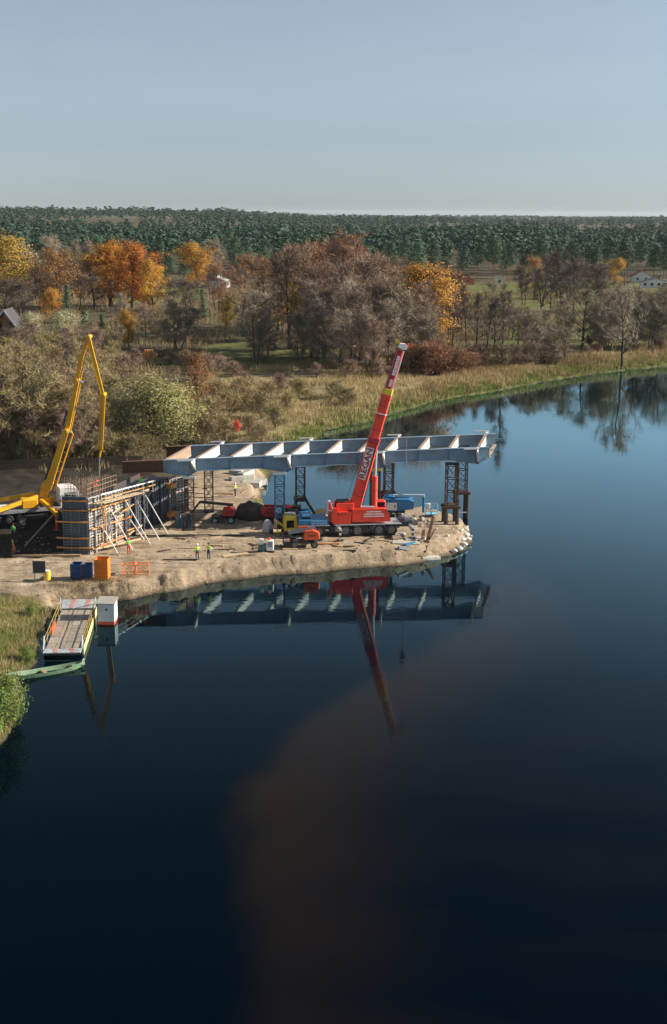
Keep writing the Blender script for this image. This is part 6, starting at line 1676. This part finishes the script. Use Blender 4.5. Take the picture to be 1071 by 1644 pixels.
# timber, planks and steel lying about
def stick(px0, py0, px1, py1, w, h, mt, name, label, cat, dz=0.06, raise1=0.0):
    a, b = ground_at(px0, py0), ground_at(px1, py1)
    a.z += dz; b.z += dz + raise1
    m = MB(); m.beam(a, b, w, h)
    o = thing(name, label, cat, tuple((a + b) / 2))
    m.build('beam' if 'beam' in name else 'timber', mt, o, True)
    return o
stick(152, 888, 226, 873, 0.22, 0.18, WOODL, 'long_timber', 'long pale timber along the foot of the formwork', 'timber', 0.45, 0.1)
stick(206, 868, 258, 836, 0.20, 0.16, WOODL, 'long_timber', 'pale timber rail running back beside the formwork', 'timber', 0.7, 0.4)
stick(20, 894, 130, 893, 0.35, 0.22, WOOD, 'kerb_timber', 'brown timber kerb in front of the shaded ground', 'timber', 0.1)
stick(262, 899, 316, 899, 0.25, 0.08, WOODD, 'flat_plank', 'dark plank on the sand left of the two workers', 'plank', 0.06)
stick(358, 894, 398, 889, 0.5, 0.08, WOODL, 'flat_plank', 'pale wide plank on the sand right of the two workers', 'plank', 0.08)
stick(385, 893, 412, 891, 0.35, 0.12, WOOD, 'flat_plank', 'brown plank end lying across the pale wide plank', 'plank', 0.14)
stick(505, 874, 545, 873, 0.3, 0.1, WOODO, 'flat_plank', 'reddish plank on the sand beside the orange lift', 'plank', 0.08)
stick(40, 880, 98, 838, 0.16, 0.16, RUSTL, 'raking_beam', 'rusty raking beam leaning in the shade left of the abutment', 'beam', 0.2, 1.6)
stick(640, 881, 655, 879, 0.35, 0.25, GREY, 'steel_beam', 'short grey steel beam on the sand in front of the crane tail', 'beam', 0.15)
stick(650, 876, 667, 873, 0.3, 0.2, BLUE, 'steel_beam', 'short blue steel beam on the sand in front of the crane tail', 'beam', 0.12)
for k, (a, b, c, d, up_) in enumerate(((676, 872, 684, 842, 1.4), (682, 877, 695, 838, 1.8), (679, 868, 680, 848, 1.0), (690, 868, 697, 850, 1.2))):
    stick(a, b, c, d + 18, 0.35, 0.10, RUSTM if k % 2 else RUSTL, 'sheet_pile', ['leftmost rusty sheet pile of the leaning bundle by the piles', 'longest rusty sheet pile of the leaning bundle by the piles', 'shortest rusty sheet pile of the leaning bundle by the piles', 'rightmost rusty sheet pile of the leaning bundle by the piles'][k], 'sheet pile', 0.1, up_)
p = ground_at(42, 900)
# road plates in the sand by the crane tail
for k, (px, py, w, d) in enumerate(((632, 858, 2.6, 1.1), (652, 872, 3.0, 1.2), (668, 866, 2.6, 1.2), (690, 876, 2.2, 1.1))):
    p = ground_at(px, py); m = MB(); m.bbox(-w / 2, w / 2, -d / 2, d / 2, -0.3, 0.14, 0.03); o = m.build('road_plate', CONC, None); o.location = p; o.rotation_euler = (0.03, -0.03 + 0.03 * k, 0.25 * (k - 1.5))
    tag(o, ['first', 'second', 'third', 'last'][k] + ' concrete road plate from the crane tail towards the tip of the spit', 'plate', 'road plates on the spit')
# white sandbags and stones at the tip
gS = random.Random(9)
for k, (px, py, r) in enumerate(((748, 861, .45), (743, 866, .42), (751, 868, .40), (745, 874, .45), (738, 880, .4), (730, 885, .36))):
    p = ground_at(px, py); p.z = max(p.z, 0.1)
    m = MB(); m.blob((0, 0, 0.25), (r, r * 0.8, r * 0.5), 30 + k, 2, 0.2); o = m.build('sandbag', BAG, None, smooth=True); o.location = p
    tag(o, 'white sandbag in the pile at the waterline of the spit tip', 'sandbag', 'white sandbags at the tip')
for k in range(46):
    px, py = [(gS.uniform(690, 750), gS.uniform(848, 884)), (gS.uniform(655, 710), gS.uniform(826, 846)), (gS.uniform(735, 756), gS.uniform(848, 862))][k % 3]
    p = ground_at(px, py)
    if p.z < 0.15: continue
    r = gS.uniform(0.12, 0.42); m = MB(); m.blob((0, 0, r * 0.15), (r, r * gS.uniform(.6, 1), r * gS.uniform(.45, .8)), 60 + k, 1, 0.3)
    o = m.build('boulder', STONE, None); o.location = p; tag(o, 'pale boulder among the rubble around the tip of the spit', 'boulder', 'boulders on the spit tip')
for k, (px, py, w, d, h, rz) in enumerate(((388, 770, 3.2, 1.6, 0.5, .3), (404, 774, 2.6, 1.4, .55, -.2), (412, 766, 2.2, 1.5, .6, .6), (395, 762, 2.4, 1.2, .5, .9), (420, 776, 1.6, 1.0, .6, .1), (380, 760, 2.0, 1.0, .5, -.4))):
    p = ground_at(px, py); p.z = max(p.z, .25); m = MB(); m.bbox(-w / 2, w / 2, -d / 2, d / 2, -0.2, h, 0.06); o = m.build('concrete_slab', CONC, None); o.location = p; o.rotation_euler = (gS.uniform(-.15, .15), gS.uniform(-.15, .15), rz)
    tag(o, 'broken pale concrete slab in the pile at the inlet behind the bridge', 'slab', 'broken slabs at the inlet')
# scattered site litter, each piece its own
gD = random.Random(21)
for k in range(60):
    px, py = gD.uniform(215, 640), gD.uniform(852, 886)
    if k % 3 == 0: px, py = gD.uniform(300, 420), gD.uniform(775, 800)
    p = ground_at(px, py); L2 = gD.uniform(0.7, 2.6); o = thing('loose_plank', 'loose board lying on the trampled sand of the spit', 'board', tuple(p + Vector((0, 0, .05))), gD.gauss(0, .5), 'loose boards on the sand')
    MB().box(-L2 / 2, L2 / 2, -.1, .1, -.12, .05).build('board', [WOOD, WOODL, WOODD][k % 3], o)
# small lumps of earth along the edge: nobody could count them
def rubble(name, n, label, spots, r0, r1, mt):
    g = random.Random(77); m = MB()
    for _ in range(n):
        px, py = spots(g); p = ground_at(px, py)
        if p.z < 0.05: continue
        r = r0 + (r1 - r0) * g.random() ** 2; m.blob(p + Vector((0, 0, r * .2)), (r, r * g.uniform(.7, 1.1), r * g.uniform(.5, .8)), g.randrange(9999), 1, 0.3)
    o = m.build(name, mt, None); tag(o, label, 'rubble', kind='stuff')
EDGEPX = [(60, 962), (110, 964), (210, 953), (290, 939), (360, 926), (440, 917), (520, 910), (580, 906), (640, 901), (700, 893)]
def edge_spot(g):
    i = g.randrange(len(EDGEPX) - 1); t = g.random(); a, b = EDGEPX[i], EDGEPX[i + 1]; return a[0] + (b[0] - a[0]) * t, a[1] + (b[1] - a[1]) * t + g.gauss(0, 4)
rubble('earth_clods', 750, 'earth clods along the crumbling edge of the spit', edge_spot, 0.05, 0.20, mat('clod_earth', (0.27, 0.21, 0.15), 0.95, 0, 0.3, 1.0, rand=0.0, bump=0.4))
rubble('loose_stones', 420, 'loose stones scattered over the trampled sand', lambda g: (g.uniform(0, 700), g.uniform(858, 912)), 0.04, 0.16, mat('loose_stone', (0.30, 0.25, 0.19), 0.95, 0, 0.3, 1.0))

# ------------------------------------------------------------------ dark fence behind the site
fa, fb = ground_at(-40, 757, 2.0), ground_at(232, 748, 2.0)
L_ = Vector((fb.x - fa.x, fb.y - fa.y, 0)); nfl = L_.length; L_.normalize(); nb = int(nfl / 2.6)
fence = thing('board_fence', 'long dark board fence between the site and the thicket', 'fence', tuple(fa), math.atan2(L_.y, L_.x))
bmsh = MB().box(0.02, 2.57, -0.02, 0.02, 0, 0.42).mesh('board', WOODD); pmsh = MB().box(-0.07, 0.07, 0.025, 0.16, -0.5, 1.6).mesh('post', WOODD)
for k in range(nb):
    q = fa + L_ * (k * 2.6); zq = gz(q.x, q.y) - fa.z
    place('post', pmsh, fence, (k * 2.6, 0, zq))
    for r in range(3): place('board', bmsh, fence, (k * 2.6, 0.0, zq + 0.08 + 0.46 * r))

# ------------------------------------------------------------------ timber gabled house on the left
p = ground_at(9, 556, 2.2); hs = pxm(p.y, 2)
HW = 20.5 * hs
house = thing('timber_house', 'steep gabled timber house with balcony at the left edge', 'house', (p.x, p.y, p.z))
zr = V(11, 499, p.y).z - p.z; ze = V(31, 528, p.y).z - p.z; zb = V(11, 533, p.y).z - p.z
WO = mat('house_orange_timber', (0.42, 0.16, 0.05), 0.7, 0, 0.25, 1.0); WBR = mat('house_brick', (0.16, 0.08, 0.055), 0.85, 0, 0.25, 1.0)
MB().box(-HW * .85, HW * .85, 0.05, 9, -0.5, zb).build('lower_wall', WBR, house)
m = MB(); m.prism([(-HW * .93, zb + .01), (HW * .93, zb + .01), (HW * .9, ze + 0.25), (0, zr - 0.35), (-HW * .9, ze + 0.25)], 0.9, 8.9); gw = m.build('gable_wall', WO, house)
for x in (-0.45, 0.45): MB().box(x * HW - 0.55, x * HW + 0.55, 0.86, 0.895, zb + 0.5, zb + 2.4).build('window', GLASSD, gw)
MB().box(-0.12, 0.12, 0.78, 0.895, zb + .02, zr - 1.2).build('post', GREY, gw)
MB().box(-HW * .4, HW * .4, 0.7, 0.89, zb + (zr - zb) * .58, zb + (zr - zb) * .58 + 0.3).build('collar_beam', WO, gw)
rf = None
for s in (-1, 1):
    m = MB(); m.hexa([(s * (HW + .35), -.6, ze - .35), (0, -.6, zr), (0, 9.4, zr), (s * (HW + .35), 9.4, ze - .35), (s * (HW + .35), -.6, ze - .1), (0, -.6, zr + .28), (0, 9.4, zr + .28), (s * (HW + .35), 9.4, ze - .1)])
    rf = m.build('roof', mat('house_roof', (0.05, 0.045, 0.05), 0.7, 0, 0.3, 1), house)
    m = MB(); m.beam((s * (HW + .36), -.66, ze - .22), (0, -.66, zr + .16), 0.10, 0.36); m.build('bargeboard', WHITE, rf)
MB().box(-HW, HW, -0.9, 0.85, zb - 0.22, zb).build('balcony', GREY, house)
for k in range(9): MB().box(-HW + k * HW / 4 - 0.04, -HW + k * HW / 4 + 0.04, -0.86, -0.80, zb + .01, zb + 0.9).build('baluster', GREY, house)
MB().box(-HW, HW, -0.9, -0.78, zb + 0.91, zb + 1.0).build('handrail', GREY, house)
for x in (-.95, -.3, .45, .95): MB().box(x * HW - .14, x * HW + .14, -0.85, -0.55, -0.4, zb - 0.23).build('pillar', WBR, house)
MB().box(-0.2 * HW, 0.35 * HW, 0.02, 0.048, 0.0, 2.1).build('door', WOODD, house)
MB().bbox(HW * .2, HW * 1.2, -2.2, -1.0, -0.1, 0.25, 0.03).build('doorstep', CONC, house)

# ------------------------------------------------------------------ far houses at the meadow edges
def cottage(px, py, w, h, roof, wall, label, d=7, rz=0.0, pitch=0.7, nwin=2):
    p = ground_at(px, py, 2.3); o = thing('cottage', label, 'house', tuple(p), rz)
    MB().box(-w / 2, w / 2, 0, d, -0.5, h).build('wall', wall, o)
    zr = h + w * 0.5 * pitch
    m = MB(); m.prism([(-w / 2, h + .01), (w / 2, h + .01), (0, zr - 0.05)], 0.0, d); m.build('gable', wall, o)
    for s in (-1, 1):
        m = MB(); m.hexa([(s * (w / 2 + .4), -.4, h - .25), (0, -.4, zr), (0, d + .4, zr), (s * (w / 2 + .4), d + .4, h - .25), (s * (w / 2 + .4), -.4, h - .05), (0, -.4, zr + .2), (0, d + .4, zr + .2), (s * (w / 2 + .4), d + .4, h - .05)]); r = m.build('roof', roof, o)
    MB().box(w * .12, w * .12 + .7, d * .6, d * .6 + .7, zr - 1.2, zr + 0.9).build('chimney', WBR, r)
    for k in range(nwin):
        x = (k - (nwin - 1) / 2) * w / (nwin + .3); f = MB().box(x - .6, x + .6, -0.06, -0.005, 1.0, 2.3).build('window', GLASSD, o); MB().box(x - .7, x + .7, -0.12, -0.062, 0.9, 1.0).build('sill', WHITE, f)
    return o
CRM = mat('cream_wall', (0.68, 0.62, 0.45), 0.8, 0, 0.1, .5); RTL = mat('pale_roof', (0.60, 0.60, 0.58), 0.6, 0, 0.15, .6); RDR = mat('red_tile_roof', (0.30, 0.07, 0.045), 0.7, 0, .2, 1)
cottage(243, 466, 8, 5.5, RTL, CRM, 'white gabled house half hidden by the golden oak', 9, 0.25, 1.1)
cottage(214, 468, 9, 2.6, RTL, WHITE, 'low white shed left of the gabled house', 5, 0.1, .2, 3)
cottage(345, 462, 11, 3.2, RTL, WHITE, 'white house behind the golden tree at the forest edge', 7, -0.2, .35, 3)
cottage(706, 458, 6, 2.8, RTL, WHITE, 'small white hut at the left end of the far meadow', 5, 0, .3, 1)
cottage(751, 457, 6.5, 2.6, RDR, mat('orange_wall', (0.5, 0.16, 0.06), .8), 'small orange hut on the far meadow edge', 5, 0, .3, 1)
cottage(802, 457, 5, 2.8, RTL, CRM, 'small cream hut on the far meadow edge', 5, 0.1, .5, 1)
cottage(1030, 453, 10, 3.0, RDR, WHITE, 'red roofed house at the far right pine edge', 7, -0.1, .6, 2)
cottage(1052, 462, 14, 2.8, mat('dark_shed_roof', (0.07, 0.075, 0.085), .6), WHITE, 'long dark roofed shed at the far right of the meadow', 8, -0.15, .25, 4)
# stacked logs on the meadow
p = ground_at(240, 574, 2.1); lp = thing('log_pile', 'heap of orange brown logs with a dark covered end on the left meadow', 'logs', tuple(p), 0.2)
gP = random.Random(3); LGO = mat('cut_log', (0.45, 0.20, 0.06), .85, 0, .3, 2, rand=.25)
for r in range(4):
    for k in range(7 - r):
        x = -1.9 + (k + r * .5) * .58; z = .28 + r * .47; MB().tube((x, -1.3 + gP.uniform(-.1, .1), z), (x, 1.3, z), .27, None, 9).build('log', LGO, lp)
MB().bbox(2.2, 3.9, -1.2, 1.3, -.2, 2.0, .12).build('covered_end', WOODD, lp)

# ------------------------------------------------------------------ small cable ferry, its hut and the punt
fz = 0.55
f0, f1, f2, f3 = G(68, 1046, fz), G(133, 1046, fz), G(155, 974, fz), G(99, 974, fz)
fcx = (f0 + f1 + f2 + f3) / 4
ax = ((f3 + f2) / 2 - (f0 + f1) / 2); FLN = ax.length; ax.normalize(); frz = math.atan2(ax.y, ax.x) - math.pi / 2
FWI = ((f1 - f0).length + (f2 - f3).length) / 2
ferry = thing('cable_ferry', 'small flat ferry with grey plank deck, yellow rails and raised ramps', 'ferry', (fcx.x, fcx.y, 0.0), frz)
hwf, hlf = FWI / 2, FLN / 2
MB().bbox(-hwf, hwf, -hlf + .5, hlf - .5, -0.35, 0.42, .05).build('hull', mat('ferry_hull', (0.05, 0.055, 0.06), .6, dirt=RUST, dirt_amt=.4), ferry)
np_, nrow = 4, 7
for c in range(np_):
    for r in range(nrow):
        x0 = -hwf + .14 + c * (FWI - .28) / np_; y0 = -hlf + .75 + r * (FLN - 1.5) / nrow
        MB().box(x0 + .015, x0 + (FWI - .28) / np_ - .015, y0 + .015, y0 + (FLN - 1.5) / nrow - .015, .425, .50 + .008 * ((c * 2 + r) % 3)).build('deck_plank', WOODG, ferry)
RMP = mat('ramp_grey', (0.36, 0.40, 0.43), .6, 0, .2, 2, dirt=(.26, .17, .11), dirt_amt=.35); REDS = mat('ramp_red_mark', (0.46, 0.17, 0.12), .6, 0, .2, 2, dirt=(.42, .42, .42), dirt_amt=.5)
for s, nm in ((-1, 'near'), (1, 'far')):
    m = MB(); y0, y1 = s * (hlf - .62), s * (hlf + .75)
    z0, z1 = .50, (.62 if s < 0 else .95)
    m.hexa([(-hwf + .1, y0, z0), (hwf - .1, y0, z0), (hwf - .1, y1, z1), (-hwf + .1, y1, z1), (-hwf + .1, y0, z0 + .1), (hwf - .1, y0, z0 + .1), (hwf - .1, y1, z1 + .1), (-hwf + .1, y1, z1 + .1)])
    rp = m.build('ramp', RMP, ferry)
    for x in (-hwf * .42, hwf * .42):
        m = MB(); m.hexa([(x - .18, y0, z0 + .104), (x + .18, y0, z0 + .104), (x + .18 + .2, y1, z1 + .104), (x - .18 + .2, y1, z1 + .104), (x - .18, y0, z0 + .112), (x + .18, y0, z0 + .112), (x + .38, y1, z1 + .112), (x + .02, y1, z1 + .112)]); m.build('ramp_mark', REDS, rp)
RAILY = mat('rail_mustard', (0.40, 0.28, 0.06), .6, 0, .25, 3, dirt=(.16, .09, .05), dirt_amt=.45)
for s in (-1, 1):
    x = s * (hwf - .06)
    for k in range(7): y = -hlf + .9 + k * (FLN - 1.8) / 6; MB().tube((x, y, .43), (x, y, 1.45), .028, None, 6).build('rail_post', RAILY, ferry)
    for z in (.95, 1.45): MB().tube((x, -hlf + .9, z), (x, hlf - .9, z), .026, None, 6).build('rail', RAILY, ferry)
    if s > 0: MB().box(hwf + .005, hwf + .05, -hlf + .6, hlf - .6, 0.02, .72).build('side_board', mat('side_board_yellow', (0.55, 0.46, 0.20), .65, 0, .2, 1.5, dirt=(.3, .25, .15), dirt_amt=.3), ferry)
    for e in (-1, 1): m = MB(); m.path([(x, e * (hlf - .8), .5), (x, e * (hlf - .8), 1.7), (x, e * (hlf + .1), .75)], .05, 6); m.build('ramp_arm', mat('arm_blue_grey', (.35, .42, .47), .5), ferry)
MB().bbox(-hwf + .02, -hwf + .22, -hlf * .25, hlf * .1, .52, 1.0, .04).build('life_ring_box', ORANGE, ferry)
# hut beside the ferry
q = G(171, 1003, 0); s_ = pxm(q.y, 0)
hut = thing('ferry_hut', 'white float hut with red base beside the ferry deck', 'hut', (q.x, q.y + .75, 0), -0.04)
hwu = 13.2 * s_
MB().bbox(-hwu - .02, hwu + .02, -.75, .75, -.25, .28, .03).build('float', mat('hut_red_base', (.5, .07, .04), .6, dirt=(.2, .05, .03), dirt_amt=.3), hut)
hw_ = MB().box(-hwu, hwu, -.73, .73, .285, 2.0).build('wall', mat('hut_wall', (.36, .44, .53), .55, 0, .1, 2), hut)
MB().box(hwu + .004, hwu + .03, -.72, .72, .29, 1.99).build('side_panel', WHITE, hut)
for z in (.75, 1.3): MB().box(-hwu + .02, hwu - .02, -.745, -.733, z, z + .03).build('seam', GREY, hw_)
MB().tube((.05, -.76, 1.45), (.05, -.733, 1.45), .10, None, 10).build('porthole', BLACK, hw_)
m = MB(); m.hexa([(-hwu - .12, -.88, 1.98), (hwu + .12, -.88, 1.98), (hwu + .12, .88, 2.12), (-hwu - .12, .88, 2.12), (-hwu - .12, -.88, 2.06), (hwu + .12, -.88, 2.06), (hwu + .12, .88, 2.22), (-hwu - .12, .88, 2.22)]); m.build('roof', mat('hut_roof', (.34, .32, .28), .7, 0, .2, 2), hut)
# punt
a, b = G(4, 1090, .15), G(136, 1068, .15)
dv = Vector((b.x - a.x, b.y - a.y, 0)); PL = dv.length; dv.normalize()
punt = thing('punt', 'long narrow green punt moored along the near bank', 'boat', ((a.x + b.x) / 2, (a.y + b.y) / 2, 0), math.atan2(dv.y, dv.x))
PGN = mat('punt_green', (.13, .22, .13), .55, 0, .2, 1.2, dirt=(.22, .22, .15), dirt_amt=.35); PIN = mat('punt_inside', (.19, .27, .19), .6, 0, .2, 1.5, dirt=(.2, .18, .13), dirt_amt=.35)
N_ = 14; vs = []
for k in range(N_ + 1):
    u = k / N_ * 2 - 1; w = .62 * (1 - abs(u) ** 2.6) + .06; sh = .30 + .28 * abs(u) ** 2.5; kb = -.18 + .42 * abs(u) ** 3
    x = u * PL / 2; vs += [(x, -w, sh), (x, -w * .7, kb), (x, w * .7, kb), (x, w, sh), (x, w - .06, sh), (x, w * .7 - .05, kb + .07), (x, -w * .7 + .05, kb + .07), (x, -w + .06, sh)]
fs = [(k * 8 + i, (k + 1) * 8 + i, (k + 1) * 8 + (i + 1) % 8, k * 8 + (i + 1) % 8) for k in range(N_) for i in range(8)] + [tuple(range(8)), tuple(N_ * 8 + i for i in range(8))[::-1]]
MB().add(vs, fs).build('hull', PGN, punt)
for x in (-.33, .0, .33): MB().box(x * PL - .16, x * PL + .16, -.46, .46, .17, .22).build('thwart', WOOD, punt)
for x, s in ((-.42, 1), (.42, -1)):
    MB().box(x * PL - .55, x * PL + .55, -.24, .24, .30, .335).build('end_deck', PIN, punt)
m = MB(); m.path([tuple(Vector((PL * .47, 0, .5))), tuple(Vector((PL * .49, .05, .72))), tuple(Vector((PL * .5, .1, .6)))], .035, 6); m.build('bow_ring', WHITE, punt)

# ------------------------------------------------------------------ haze
hm = bpy.data.materials.new('air'); hm.use_nodes = True
N = hm.node_tree.nodes; Lk = hm.node_tree.links
N.remove(N['Principled BSDF'])
pv_ = N.new('ShaderNodeVolumePrincipled'); pv_.inputs['Color'].default_value = (.80, .88, .96, 1); pv_.inputs['Density'].default_value = 2.8e-5; pv_.inputs['Anisotropy'].default_value = 0.2
Lk.new(pv_.outputs[0], N['Material Output'].inputs['Volume'])
m = MB(); m.box(-17500, 17500, -17500, 17500, -5, 62)
hz = m.build('haze', hm, None); tag(hz, kind='stuff')
